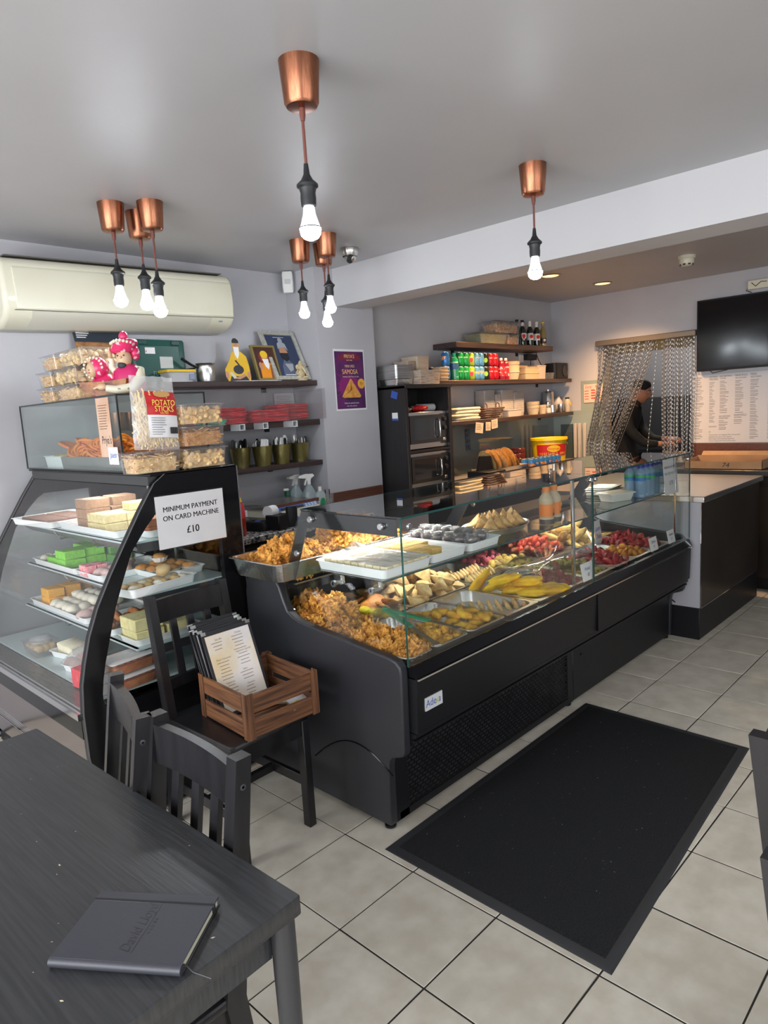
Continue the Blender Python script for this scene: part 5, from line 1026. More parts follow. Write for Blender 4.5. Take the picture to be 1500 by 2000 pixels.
# ------------------------------------------------------------------ on the granite counter
ZG = .9055
t = thing('weighing_scale', 'grey and cream shop weighing scale with blue keypad on the granite counter', 'scale', (2.60, 3.36, ZG), .10)
B().loft([(.15, .16, .02, .012), (.165, .175, .02, .03), (.16, .165, .02, .075)], 4, cy=.02).build('scale_body', CREAMP, t); B().box(-.19, .19, -.10, .19, .098, .108, .003).build('weighing_plate', STEEL, t); B().box(-.19, .19, -.105, -.10, .09, .112).build('plate_edge', BROWNP, t)
b = B(); b.add([(-.165, -.155, .03), (.165, -.155, .03), (.165, -.105, .095), (-.165, -.105, .095)], [(0, 1, 2, 3)]); b.add([(-.165, -.158, .0), (.165, -.158, .0), (.165, -.155, .03), (-.165, -.155, .03)], [(0, 1, 2, 3)]); b.build('keypad', mat('blue_keypad', (.03, .11, .42), .35), t)
def on_kp(u0, u1, v0, v1, m, nm, k=1):
    n = Vector((0, -.792, .61))*.0012*k; f = lambda u, v: tuple(Vector((u, -.155+.05*v, .03+.065*v))+n); B().add([f(u0, v0), f(u1, v0), f(u1, v1), f(u0, v1)], [(0, 1, 2, 3)]).build(nm, m, t)
LCD = mat('lcd_dark', (.02, .03, .04), .2)
on_kp(-.15, -.06, .58, .9, LCD, 'display'); on_kp(-.05, .04, .58, .9, LCD, 'display'); on_kp(-.12, .02, .10, .48, YELLOW, 'key_frame'); on_kp(-.10, .0, .17, .42, LCD, 'display', 2)
for i in range(4):
    for j in range(3): on_kp(.055+.026*i, .075+.026*i, .58+.13*j, .68+.13*j, mat('pale_blue_key', (.35, .55, .75), .4), 'key')
for sx in (-1, 1):
    for sy in (-1, 1): B().lathe([(.014, 0), (.014, .013)], 12, sx*.12, .02+sy*.12, 0).build('foot', BLACK, t)
t = thing('ketchup_bottle', 'red sauce bottle with yellow neck beside the pastry case', 'bottle', (2.105, 3.13, ZG))
B().lathe([(.030, 0), (.033, .005), (.033, .12), (.030, .15), (.018, .19), (.012, .21), (.012, .225), (0, .225)], 24).build('bottle_body', mat('red_sauce_glass', (.38, .03, .015), .15, coat=.5), t); B().lathe([(.0335, .095), (.0335, .13), (.028, .165), (.0245, .178)], 24, cap=False).build('label_band', mat('red_sauce_label', (.65, .04, .05), .4), t); B().lathe([(.0205, .183), (.0145, .208)], 20, cap=False).build('neck_band', YELLOW, t); B().lathe([(.014, .215), (.014, .245), (.011, .262), (0, .263)], 16).build('cap', RED, t); B().box(.018, .030, -.034, -.026, .10, .135).build('barcode', WPAPER, t)
t = thing('card_terminal', 'black card payment terminal lying by the red sauce bottle', 'card machine', (2.25, 3.20, ZG), .4); B().loft([(.045, .09, .015, 0), (.048, .095, .015, .03), (.042, .085, .015, .05)], 4).build('terminal_body', BLACK, t); B().box(-.03, .03, .02, .075, .049, .053).build('screen', BGLOSS, t); B().lathe([(.016, 0), (.016, .004)], 16, 0, -.02, .049).build('blue_mark', mat('blue_mark', (.05, .12, .5), .4), t)
t = thing('receipt_printer', 'black receipt printer with paper roll in front of the scale', 'printer', (2.335, 3.10, ZG), .3); B().box(-.05, .05, -.045, .05, 0, .085, .006).build('printer_body', BLACK, t); B().lathe([(.035, -.03), (.035, .03)], 20, -.01, .035, .10, 'x').build('paper_roll', WPAPER, t)
t = thing('terminal_stand', 'slim upright black card reader in a stand before the scale', 'card machine', (2.43, 3.09, ZG), -.2); B().loft([(.03, .014, .006, 0), (.032, .016, .006, .105), (.028, .013, .006, .115)], 3).build('reader_body', BLACK, t)
t = thing('cable', 'black cable tangled behind the card terminal', 'cable', (2.20, 3.27, ZG)); B().tube([(.1*math.cos(k*.5)*(1-.02*k)+.05, .07*math.sin(k*.5), .006+.002*(k % 3)) for k in range(26)], .004, 6).build('cord', BLACK, t)
def sprayer(loc, rz, label):
    t = thing('spray_bottle', label, 'bottle', loc, rz)
    B().loft([(.04, .028, .012, 0), (.043, .030, .012, .10), (.025, .02, .01, .145), (.012, .012, .006, .165)], 5).build('bottle_body', glassmat('pale_blue_plastic', (.75, .85, .88), .1, .05, 1, ((.7, .8, .82), .35)) if 'pale_blue_plastic' not in MATS else MATS['pale_blue_plastic'], t)
    b = B(); b.box(-.012, .012, -.012, .012, .165, .19, .003); b.prism([(-.075, .215), (-.07, .228), (-.02, .238), (.03, .235), (.04, .222), (.015, .205), (.012, .19), (-.012, .19), (-.02, .208)], -.011, .011); b.prism([(-.02, .207), (-.034, .165), (-.026, .163), (-.012, .20)], -.006, .006); b.build('trigger_head', WH, t)
sprayer((2.90, 3.62, ZG), .2, 'rear white-headed spray bottle on the granite counter'); sprayer((2.955, 3.55, ZG), -.3, 'front white-headed spray bottle on the granite counter')
t = thing('hand_cream_pump', 'white round pump bottle with green collar behind the scale', 'bottle', (2.81, 3.60, ZG)); B().lathe([(.035, 0), (.042, .02), (.042, .06), (.030, .085), (.018, .095), (0, .095)], 24).build('bottle_body', WH, t); B().lathe([(.020, .093), (.020, .14), (0, .14)], 18).build('collar', mat('dark_green_cap', (.02, .09, .05), .4), t); B().box(-.03, .01, -.006, .006, .14, .155, .002).build('pump', WH, t)
t = thing('sanitiser_bottle', 'clear sanitiser bottle with green label beside the scale', 'bottle', (2.86, 3.33, ZG)); B().loft([(.035, .02, .015, 0), (.04, .024, .018, .05), (.036, .02, .015, .12), (.012, .012, .008, .145)], 5).build('bottle_body', MATS['pale_blue_plastic'], t); flat(ell(0, .07, .022, .03), -.0245, mat('green_label', (.02, .25, .08), .5), t, 'label_mark'); B().lathe([(.012, .145), (.012, .17), (0, .17)], 14).build('cap', WH, t)
t = thing('glass_jar', 'clear glass jar of dark cutlery at the corner of the granite counter', 'jar', (3.0, 3.42, ZG)); B().lathe([(.04, 0), (.042, .10), (.039, .10), (.037, .006), (0, .006)], 24).build('jar_body', CLEARP, t); b = B(); [b.bar((-.02+.01*k, .01*(k % 3)-.01, .01), (-.025+.012*k, .015*(k % 3)-.01, .13), .006, .004) for k in range(5)]; b.build('contents', mat('dark_tools', (.09, .05, .04), .5), t)
t = thing('white_tub', 'white open tub below the glass jar', 'tub', (3.02, 3.27, ZG)); B().loft([(.05, .04, .01, 0), (.06, .048, .012, .05), (.058, .046, .012, .05), (.048, .038, .01, .004)], 4).build('tub_body', WH, t)

# ------------------------------------------------------------------ on top of the pastry case
ZC = 1.3435
gb = thing('glass_cabinet', 'rectangular glass box of orange sweets standing on the pastry case', 'display case', (0, 0, 0))
X0, X1, Y0, Y1, ZB, ZT = 1.262, 1.655, 2.648, 3.70, 1.345, 1.655
SMOKE = glassmat('green_tint_glass', (.93, .96, .95), 0, .0, .9, ((.55, .60, .58), .03))
for nm, a in (('front_pane', (X0, X0+.005, Y0, Y1)), ('side_pane', (X0+.005, X1-.005, Y0, Y0+.005)), ('side_pane', (X0+.005, X1-.005, Y1-.005, Y1)), ('back_pane', (X1-.005, X1, Y0, Y1))):
    B().box(*a, ZB+.004, ZT-.004).build(nm, SMOKE if nm != 'side_pane' else GLASS, gb)
B().box(X0, X1, Y0, Y1, ZB, ZB+.004).build('glass_floor', SHG, gb); B().box(X0, X1, Y0, Y1, ZT-.005, ZT).build('glass_roof', TOPGL, gb)
b = B()
for y in (Y0, Y1):
    for x in (X0, X1): b.box(x-.003, x+.003, y-.003, y+.003, ZB, ZT)
for z in (ZB, ZT-.004):
    b.box(X0-.003, X0+.002, Y0, Y1, z, z+.006); b.box(X0, X1, Y0-.003, Y0+.002, z, z+.006); b.box(X1-.002, X1+.003, Y0, Y1, z, z+.006)
b.build('edge_beads', mat('black_sealant', (.02, .025, .025), .3), gb)
o = tray_bm(.10, .12, .055).build('white_bowl', POLY); o.location = (1.40, 3.48, ZB+.0045); props(o, 'white tray of orange sweets at far end of the glass box', 'tray')
st = B().loft([(.155, .35, .02, 0), (.16, .355, .02, .055), (.157, .352, .02, .055), (.152, .347, .02, .003)], 4).build('steel_tray', STEEL); st.location = (1.452, 3.01, ZB+.0045); props(st, 'long steel tray of orange spiral sweets in the glass box', 'tray')
JAL = mat('orange_spiral_sweet', (.88, .19, .015), .25, col2=(.96, .34, .03), ns=20, rnd=.1)
def jalebi(k):
    return B().tube([((.010+.0042*a/2)*math.cos(a+k), (.010+.0042*a/2)*math.sin(a+k), .003*math.sin(a*2.1+k)) for a in [q*.45 for q in range(42)]], .0062, 6).mesh('spiral', JAL, 70)
jal = [jalebi(k) for k in range(3)]
for k in range(108):
    i, j, l = k % 4, (k//4) % 9, k//36
    props(place(R.choice(jal), 'spiral_sweet', (1.345+.07*i+R.uniform(-.012, .012), 2.72+.075*j+R.uniform(-.015, .015), ZB+.04+.03*l+R.uniform(0, .015)), (R.uniform(-.6, .6), R.uniform(-.9, .2), R.uniform(0, 6)), R.uniform(.95, 1.2)), 'orange syrupy spiral sweet piled in the steel tray', 'sweet', 'orange spiral sweets')
for k in range(10): props(place(LUMPT, 'orange_sweet', (1.36+.04*(k % 3), 3.42+.04*(k//3), ZB+.03), (0, 0, k), .026), 'orange-brown sweet in the far white tray of the glass box', 'sweet', 'sweets in the far white tray')
wtb = thing('copper_tumbler', 'copper tumbler seen through the glass box on the shelf behind', 'cup', (1.72, 3.62, Z2+.001)); B().lathe([(.032, 0), (.034, .004), (.040, .10), (.038, .10), (.031, .006), (0, .006)], 24).build('tumbler_body', COPPER, wtb)
dup(wtb, (1.805, 3.64, Z2+.001), 0, 'second copper tumbler, right of the first on the shelf behind')
# label strip and Jalebi card on the front pane
ls = thing('label_strip', 'long brown label with handwriting stuck on the glass box front', 'label', (1.2605, 2.775, 1.648), -PI/2)
B().box(-.058, .058, -.0012, 0, -.24, 0).build('paper', mat('kraft_label', (.55, .33, .22), .6, col2=(.70, .50, .38), ns=5), ls)
b = B(); [b.box(-.042, .040-R.uniform(0, .02), -.0018, -.0012, -.032-.0105*k, -.029-.0105*k) for k in range(10)]; b.build('text_lines', BROWNINK, ls); text("Priya's", .046, INK, ls, (.005, -.0018, -.172), sx=.75, shear=.2)
jc = thing('jalebi_card', 'small white card with Jalebi handwriting on the glass box', 'price tag', (1.2585, 2.72, 1.378), -PI/2); B().box(-.042, .042, -.0012, 0, 0, .07).build('card', WHITE, jc); text('Jalebi', .033, BLUEINK, jc, (0, -.0018, .037), sx=.82, shear=.2)
# snack boxes
def fill_mat(n, a, b_, ns, st=None): return mat(n, a, .6, col2=b_, ns=ns, stretch=st, bump=.5, bs=90)
FS = {'sticks': fill_mat('crisp_sticks', (.62, .34, .12), (.84, .62, .32), 55), 'balls': fill_mat('puff_balls', (.60, .42, .20), (.75, .58, .34), 30), 'noodle': fill_mat('brown_noodles', (.40, .15, .03), (.65, .34, .09), 55), 'mix': fill_mat('brown_mix', (.34, .14, .06), (.62, .38, .18), 45), 'chunks': fill_mat('pale_chunks', (.62, .38, .16), (.78, .56, .28), 30)}
def snack_box(label, loc, hx, hy, h, rz, kind, n=90, group=None):
    t = thing('snack_box', label, 'box', loc, rz, group)
    B().loft([(hx*.9, hy*.88, .012, .0012), (hx, hy, .014, h)], 4, cap1=False, corr=.0012, ncorr=6).build('clear_box', CLEARP, t)
    B().loft([(hx+.008, hy+.008, .016, h), (hx+.008, hy+.008, .016, h+.003), (hx-.012, hy-.012, .012, h+.008)], 4).build('clear_lid', CLEARP, t)
    b = B()
    for k in range(n):
        x = R.uniform(-hx*.82, hx*.82); y = R.uniform(-hy*.8, hy*.8); z = R.uniform(.008, h*.92)
        if R.random() < .6:
            if R.random() < .5: y = R.choice((-1, 1))*hy*.84
            else: x = R.choice((-1, 1))*hx*.86
        if kind in ('balls', 'chunks'): b.ico((x, y, min(z, h-.014)), .015 if kind == 'balls' else .012, 1, (1, R.uniform(.7, 1), 1), .15, 2, k)
        else:
            a = R.uniform(0, 6.3); e = R.uniform(-.5, .5); L = R.uniform(.014, .026); d = Vector((math.cos(a)*math.cos(e), math.sin(a)*math.cos(e), math.sin(e)))*L; c_ = Vector((max(-hx*.75, min(hx*.75, x)), max(-hy*.68, min(hy*.68, y)), min(z, h-.012))); b.bar(c_-d, c_+d, .0042, .0042)
    b.loft([(hx*.8, hy*.76, .01, .003), (hx*.86, hy*.82, .01, h*.75)], 3)
    b.build('contents', FS[kind], t, kind='stuff')
for k, (lab, yo) in enumerate((('bottom', 0), ('middle', .01), ('topmost', -.01))):
    z = ZT+.002+k*.075
    snack_box(lab+' clear box of crisp sticks stacked at the far end of the glass box roof', (1.36+.01*k, 3.42+yo*2, z), .075, .08, .064, 0, 'sticks', group='snack boxes on the glass box')
    snack_box(lab+' clear box of pale puffs stacked beside the figurine', (1.36+.012*k, 3.16+yo*2, z), .085, .125, .064, 0, 'balls' if k else 'sticks', 110, group='snack boxes on the glass box')
snack_box('front clear box of brown and pale sticks on the pastry case under the crisp bag', (1.318, 2.535, ZC), .105, .062, .078, 0, 'sticks', 150)
for k, kd in enumerate(('chunks', 'noodle', 'chunks')):
    snack_box(('lowest', 'middle', 'topmost')[k]+' clear box of crunchy snacks in the stack at right end of the case top', (1.535, 2.535, ZC+.0005+k*.088), .098, .062, .076, 0, kd, 150, group='snack boxes at the right of the case top')
# crisp bag
cbg = thing('crisp_bag', 'clear bag of potato sticks with a red label leaning on the case top', 'snack bag', (1.335, 2.50, ZC+.0875), rot=(-.10, .06, 0))
b = B(); nb_ = 22
def bagf(sg):
    def f(u, v):
        x = -.095+.19*u; z = .0+.285*v; bul = (max(0, 1-(2*u-1)**2))**.5*min(1, v*5)*max(0, min(1, (1-v)*2.2+.1)); return (x*(1-.05*v)+.003*noise.noise(Vector((v*9, u*3, sg))), sg*.034*bul+.004*noise.noise(Vector((u*7, v*9, sg*3)))-.0, z+.006*noise.noise(Vector((u*6, 3, 0)))*v)
    return f
for sg in (-1, 1): b.sheet(bagf(sg), nb_, nb_)
b.build('clear_bag', FILM, cbg, ang=80)
b = B()
for k in range(420):
    v = R.random()**1.15*.66; u = R.uniform(.06, .94); bul = (max(0, 1-(2*u-1)**2))**.5*min(1, v*5+.15)*.8; y = R.choice((-1, -1, -1, .5))*.030*bul; a = R.gauss(PI/2, .6); L = R.uniform(.012, .026); d = Vector((math.cos(a), R.uniform(-.2, .2), math.sin(a)))*L; c_ = Vector((-.087+.174*u, y, .022+.285*v)); b.bar(c_-d, c_+d, .0042, .0042)
b.build('potato_sticks', mat('pale_potato_sticks', (.72, .50, .22), .6, col2=(.84, .68, .40), ns=40), cbg, kind='stuff')
lb = B(); lb.sheet(lambda u, v: (-.045+.13*u, bagf(-1)((.05+.13*u)/.19, .16+.62*v)[1]-.003, .045+.177*v), 10, 10); o = lb.build('label_white', WPAPER, cbg); 
lb = B(); lb.sheet(lambda u, v: (-.046+.132*u, bagf(-1)((.049+.132*u)/.19, .46+.32*v)[1]-.004, .131+.092*v), 10, 10); o2 = lb.build('label_red', RED, cbg)
YG = mat('yellow_ink', (.9, .72, .12), .5)
text('POTATO', .031, YG, cbg, (.02, -.0435, .176), sx=.78); text('STICKS', .031, YG, cbg, (.02, -.0445, .152), sx=.82); text('SALTED', .010, YG, cbg, (.02, -.0435, .137))
flat(ell(.02, .212, .035, .012), -.034, mat('gold_oval', (.55, .30, .10), .4), cbg, 'emblem')
b = B(); [b.box(.040+.0028*k, .0414+.0028*k+.0007*(k % 3), -.0435, -.040, .058, .083) for k in range(11)]; b.build('barcode', INK, cbg); b = B(); [b.box(-.035, .0+R.uniform(0, .03), -.0425, -.040, .118-.009*k, .1195-.009*k) for k in range(8)]; b.build('text_lines', GREYINK, cbg)
# figurine
fg = thing('turban_figurine', 'ceramic figurine of pink-turbaned man and veiled woman with a brown bowl', 'figurine', (1.37, 2.80, ZT+.001), -.85)
PKM = mat('pink_glaze', (.68, .03, .14), .25, col2=(.80, .55, .55), ns=38, nd=1, thresh=(.60, .66)); FSK = mat('figurine_skin', (.62, .42, .26), .35); IVG = mat('ivory_glaze', (.74, .70, .54), .3, col2=(.25, .24, .20), ns=60, nd=0, thresh=(.76, .79)); MAG = mat('magenta_glaze', (.55, .02, .13), .3); AMB = mat('amber_bowl', (.13, .03, .004), .4, col2=(.36, .12, .015), ns=40)
b = B(); b.loft([(.055, .04, .03, 0), (.065, .045, .04, .05), (.06, .042, .04, .10), (.03, .025, .02, .125)], 5, cx=.03); b.build('torso', MAG, fg, ang=70)
B().ico((.02, -.01, .150), .034, 3, (.9, .95, 1.15)).build('face', FSK, fg, ang=80)
B().ico((.017, -.028, .122), .019, 2, (1, .75, .9)).build('beard', mat('charcoal_beard', (.03, .03, .035), .6), fg, ang=80)
b = B(); b.ico((.02, -.045, .152), .006, 1); b.build('nose', FSK, fg)
for s in (-1, 1): B().ico((.02+s*.013, -.040, .160), .0035, 1).build('eye', INK, fg)
b = B()
for k in range(5): b.lathe([(.036+.014*math.cos(a), .014*math.sin(a)) for a in [q*PI/4 for q in range(9)]], 22, .02+.004*(k-2), .004, .186+.007*k, cap=False)
b.ico((.02, .004, .205), .044, 3, (1, 1, .62)); b.ico((.058, .02, .172), .024, 2, (.8, 1, 1.3)); b.ico((.022, .004, .240), .019, 2, (1, 1, 1.15)); b.build('turban', PKM, fg, ang=80)
b = B(); [b.ico((.02+.048*math.cos(a), .048*math.sin(a), .216+.004*math.sin(3*a)), .0075, 1) for a in [k*2*PI/22 for k in range(22)]]; b.build('turban_beads', IVG, fg, ang=80)
B().tube([(.075, .0, .105), (.082, -.02, .065), (.06, -.05, .028), (.0, -.075, .022), (-.035, -.085, .03)], [.022, .024, .022, .018, .015], 12).build('arm', IVG, fg, ang=80)
b = B(); b.ico((-.05, -.09, .036), .017, 2, (1.3, .8, .8)); [b.tube([(-.06, -.095+.006*k, .038), (-.082, -.095+.007*k, .030)], .005, 6) for k in range(4)]; b.build('hand', FSK, fg, ang=80)
B().tube([(-.02, .0, .10), (-.035, -.01, .12), (-.03, -.02, .155)], [.018, .014, .012], 10).build('arm', IVG, fg, ang=80); b = B(); b.ico((-.03, -.024, .168), .013, 2, (.6, 1, 1.4)); [b.tube([(-.03, -.030+.005*k, .178), (-.03, -.030+.006*k, .196)], .004, 6) for k in range(4)]; b.build('hand', FSK, fg, ang=80)
b = B(); b.prism([(-.155, .060), (-.13, .012), (-.07, -.0+.001), (.0, .008), (.04, .04), (.045, .066), (-.05, .058)], -.07, -.03); b.build('bowl', AMB, fg, ang=50)
b = B(); b.ico((-.095, .0, .118), .04, 3, (1, 1, 1.15)); b.loft([(.045, .035, .02, 0), (.05, .04, .03, .06), (.035, .03, .02, .09)], 5, cx=-.085, cy=.02); b.build('veil', PKM, fg, ang=80)
B().ico((-.112, -.022, .112), .027, 3, (.9, .9, 1.2)).build('face', FSK, fg, ang=80); [B().ico((-.112+s*.010-.006, -.045+s*.004, .118), .003, 1).build('eye', INK, fg) for s in (-1, 1)]; B().ico((-.118, -.046, .098), .005, 1, (1.3, .6, .5)).build('lips', MAG, fg); B().ico((-.118, -.049, .109), .0045, 1).build('nose', FSK, fg); b = B(); [b.ico((-.105+.038*math.cos(a), -.030, .118+.042*math.sin(a)), .006, 1) for a in [k*PI/9 for k in range(14)]]; b.build('veil_beads', IVG, fg)
# ================================================================== ALCOVE SHELVES
shelf('top dark shelf in the alcove with beer bottles', 4.385, 5.85, 3.36, 3.598, 1.985, 2.028)
shelf('middle dark shelf in the alcove with soft drink cans', 4.15, 6.19, 3.36, 3.598, 1.697, 1.732)
shelf('lowest dark shelf in the alcove with napkins and plastic lids', 4.20, 6.21, 3.36, 3.590, 1.380, 1.413)
A1, A2, A3, A4 = 2.0285, 1.7325, 1.4135, .9555
# top shelf
t = thing('seed_box', 'clear box of green seeds on the alcove top shelf', 'box', (4.925, 3.46, A1)); B().loft([(.18, .08, .012, 0), (.20, .09, .014, .085)], 3, cap1=False).build('clear_box', CLEARP, t); B().loft([(.172, .074, .01, .002), (.192, .083, .012, .075)], 3).build('contents', mat('green_seeds', (.13, .13, .06), .8, col2=(.30, .28, .15), ns=160), t); B().loft([(.205, .095, .014, .085), (.20, .09, .012, .092)], 3).build('clear_lid', CLEARP, t)
snack_box('lower clear box of brown snacks next to the seed box', (5.235, 3.46, A1), .09, .08, .085, 0, 'mix', 90); snack_box('upper wide clear box of brown snacks on top of the seed box', (5.15, 3.46, A1+.094), .19, .085, .095, 0, 'mix', 160)
BG = mat('dark_bottle_glass', (.008, .014, .010), .1, coat=.5); BWH = mat('beer_label_white', (.72, .70, .66), .5)
def beer(kind):
    t = thing('beer_bottle', 'dark beer bottle', 'bottle', (0, 0, 0), 0)
    B().lathe([(.029, 0), (.030, .004), (.030, .125), (.026, .15), (.014, .175), (.0125, .21), (.0135, .212), (.0135, .222), (0, .222)], 16).build('bottle_body', BG if kind < 3 else mat('pale_beer_glass', (.30, .22, .08), .12, coat=.4), t)
    if kind == 1:
        B().lathe([(.0305, .035), (.0305, .115)], 16, cap=False).build('label_band', mat('black_label', (.01, .01, .012), .4), t); flat([(-.022, .110), (.022, .110), (.022, .075), (0, .045), (-.022, .075)], -.0312, BWH, t, 'shield'); flat([(-.016, .100), (.016, .100), (.016, .078), (0, .056), (-.016, .078)], -.0318, RED, t, 'shield_centre'); B().lathe([(.0148, .168), (.0140, .205)], 14, cap=False).build('neck_label', BWH, t)
    elif kind == 2:
        B().lathe([(.0305, .055), (.0305, .115)], 16, cap=False).build('label_band', BWH, t); flat(ell(0, .085, .017, .017), -.0312, RED, t, 'label_mark'); B().lathe([(.0142, .160), (.0148, .200), (.0148, .224), (0, .2245)], 14).build('neck_foil', BWH, t)
    elif kind == 3:
        B().lathe([(.0305, .03), (.0305, .08)], 16, cap=False).build('label_band', mat('dark_label', (.05, .02, .02), .4), t); flat(ell(0, .06, .012, .012), -.0312, BWH, t, 'label_mark')
    B().lathe([(.0145, .212), (.0145, .226), (0, .227)], 14).build('cap', BLACK if kind < 3 else YELLOW, t)
    return t
row = [(0, 5.375), (0, 5.435), (1, 5.46), (1, 5.515), (2, 5.585), (2, 5.64), (2, 5.70), (3, 5.762), (3, 5.812)]
nm = ['plain dark', 'second plain dark', 'left red-shield', 'right red-shield', 'left white-necked', 'middle white-necked', 'right white-necked', 'left pale', 'rightmost pale']
for k, (kd, x) in enumerate(row):
    o = beer(kd); o.location = (x, 3.44 if k % 2 == 0 else 3.47, A1); 
    if k == 1: o.location.y = 3.53
    o.rotation_euler = (0, 0, -.6); props(o, nm[k]+' beer bottle at the right end of the alcove top shelf', 'bottle', 'beer bottles')
# cans
def can(kind):
    cols = {'blue': ((.03, .16, .42), (.75, .28, .05)), 'green': ((.01, .28, .06), None), 'lime': ((.30, .46, .02), (.6, .03, .03)), 'sky': ((.10, .32, .55), (.8, .4, .2)), 'dark': ((.015, .02, .015), (.25, .5, .03)), 'red': ((.52, .01, .02), None)}
    c1, c2 = cols[kind]; t = thing('drink_can', kind, 'can', (0, 0, 0))
    B().lathe([(.025, 0), (.031, .008), (.033, .012), (.033, .097), (.027, .107), (.0265, .108)], 18, cap=False).build('can_body', mat('can_'+kind, c1, .28, .35), t); B().lathe([(.0275, .106), (.0275, .109), (.025, .109), (.024, .1065), (0, .1065)], 18).build('lid', STEEL, t); B().lathe([(0, .001), (.025, .001)], 18, cap=False).build('base', STEEL, t)
    B().box(-.008, .008, -.005, .005, .1066, .1085).build('tab', STEEL, t)
    if c2: B().lathe([(.0333, .045), (.0333, .075)], 18, cap=False).build('print_band', mat('canp_'+kind, c2, .3, .2, col2=c1, ns=30, thresh=(.45, .5)), t) if kind in ('blue', 'sky') else flat(ell(0, .05, .016, .02), -.0335, mat('canp_'+kind, c2, .35), t, 'print_mark')
    return t
protos = {}
def put_can(kind, x, y, z, label):
    if kind not in protos:
        o = can(kind); o.location = (x, y, z); o.rotation_euler = (0, 0, -.75); protos[kind] = o
        w = {'green': 'Sprite', 'red': 'Coke', 'lime': '7UP'}.get(kind)
        if w: text(w, .019, PW, o, (0, -.0352, .070), sx=.72, shear=.2)
    else: o = dup(protos[kind], (x, y, z), -.75)
    props(o, label, 'can', 'drink cans on the middle alcove shelf')
kinds = ['blue', None, 'green', 'green', 'lime', 'sky', 'sky', 'dark', 'red', 'red']; xs = [4.31, 4.395, 4.49, 4.56, 4.632, 4.70, 4.767, 4.835, 4.905, 4.973]
ordn = ['first', '', 'first', 'second', 'single', 'first', 'second', 'single', 'first', 'second']
for k, kd in enumerate(kinds):
    if kd:
        for l in range(2): put_can(kd, xs[k], 3.415, A2+.110*l, f"{ordn[k]} {({'sky':'pale blue','blue':'blue and orange','lime':'lime green','dark':'black'}).get(kd, kd)} can from the left, {'lower' if not l else 'upper'} layer on the middle alcove shelf")
t = thing('soda_bottle', 'small green plastic soda bottle among the cans', 'bottle', (4.40, 3.40, A2), -.7); B().lathe([(.03, 0), (.033, .006), (.031, .02), (.033, .05), (.033, .13), (.03, .16), (.013, .19), (.013, .2), (0, .2)], 18).build('bottle_body', mat('green_bottle', (.01, .22, .09), .15, coat=.4, col2=(.25, .5, .35), ns=25, stretch=(.3, .3, 3), thresh=(.55, .6)), t); B().lathe([(.0335, .085), (.0335, .13)], 18, cap=False).build('label_band', mat('navy_label', (.02, .08, .2), .4), t); B().lathe([(.015, .19), (.015, .212), (0, .213)], 14).build('cap', GREENP, t)
for k, x in enumerate((5.045, 5.115)):
    t = thing('juice_bottle', ('left', 'right')[k]+' slim red juice bottle with white cap beside the cans', 'bottle', (x, 3.40, A2), -.7, 'red juice bottles'); B().lathe([(.028, 0), (.030, .005), (.030, .125), (.024, .15), (.013, .163), (0, .163)], 18).build('bottle_body', mat('dark_red_drink', (.30, .01, .03), .2, coat=.4), t); B().lathe([(.0305, .03), (.0305, .11)], 18, cap=False).build('label_band', mat('red_white_label', (.45, .02, .03), .4, col2=(.7, .6, .6), ns=40, thresh=(.55, .62)), t); B().lathe([(.015, .16), (.015, .182), (0, .183)], 14).build('cap', WH, t)
for k, x in enumerate((4.26, 4.275)):
    put_can('blue', x-.02+.03*k, 3.50, A2+.0*k, ('rear left', 'rear right')[k]+' blue and orange can behind the first row on the alcove shelf') if k == 0 else None
# cup stacks and cartons
CUPM = mat('cream_paper_cup', (.62, .50, .34), .6); CART = mat('kraft_carton', (.50, .38, .24), .7)
def cups(label, x, y, z, r, n, dz=.006, h=.06):
    t = thing('cup_stack', label, 'cups', (x, y, z))
    for k in range(n): B().lathe([(r*.8, k*dz), (r, k*dz+h), (r*1.04, k*dz+h), (r*1.04, k*dz+h+.003), (r*.97, k*dz+h), (r*.77, k*dz+.002)], 20, cap=False).build('cup', CUPM, t) if k in (0,) or k > n-6 else None
    B().lathe([(r*.98, h), (r*.98, h+(n-5)*dz)], 20, cap=False).build('nested_rims', mat('cup_rims', (.60, .48, .32), .7, col2=(.40, .31, .2), ns=90, stretch=(.1, .1, 6)), t)
cups('tall stack of cream paper cups beside the red juice bottles', 5.24, 3.44, A2, .085, 16)
def carton(label, x, y, z, hx, hy, h, m=None, name='carton'):
    t = thing(name, label, 'box', (x, y, z)); B().loft([(hx*.9, hy*.9, .008, 0), (hx, hy, .01, h)], 3).build('carton_body', m or CART, t); B().loft([(hx+.003, hy+.003, .01, h), (hx+.003, hy+.003, .01, h+.006)], 3).build('rim', m or CART, t); return t
carton('upper kraft tub behind the cup stack on middle alcove shelf', 5.35, 3.53, A2+.085, .10, .05, .085); carton('lower kraft tub behind the cup stack', 5.35, 3.53, A2, .10, .05, .078)
carton('front cream tub right of the cup stack', 5.50, 3.43, A2, .12, .06, .05); carton('front cream tub stacked second right of the cup stack', 5.50, 3.43, A2+.057, .115, .058, .045); carton('kraft tub behind at right of the middle alcove shelf', 5.56, 3.545, A2, .08, .04, .125); carton('pale carton near the speaker on the middle alcove shelf', 5.72, 3.46, A2, .075, .055, .12, mat('pale_carton', (.48, .42, .36), .6)); carton('shallow clear bowl beside the speaker', 5.83, 3.41, A2, .05, .04, .05, CLEARP, 'plastic_bowl')
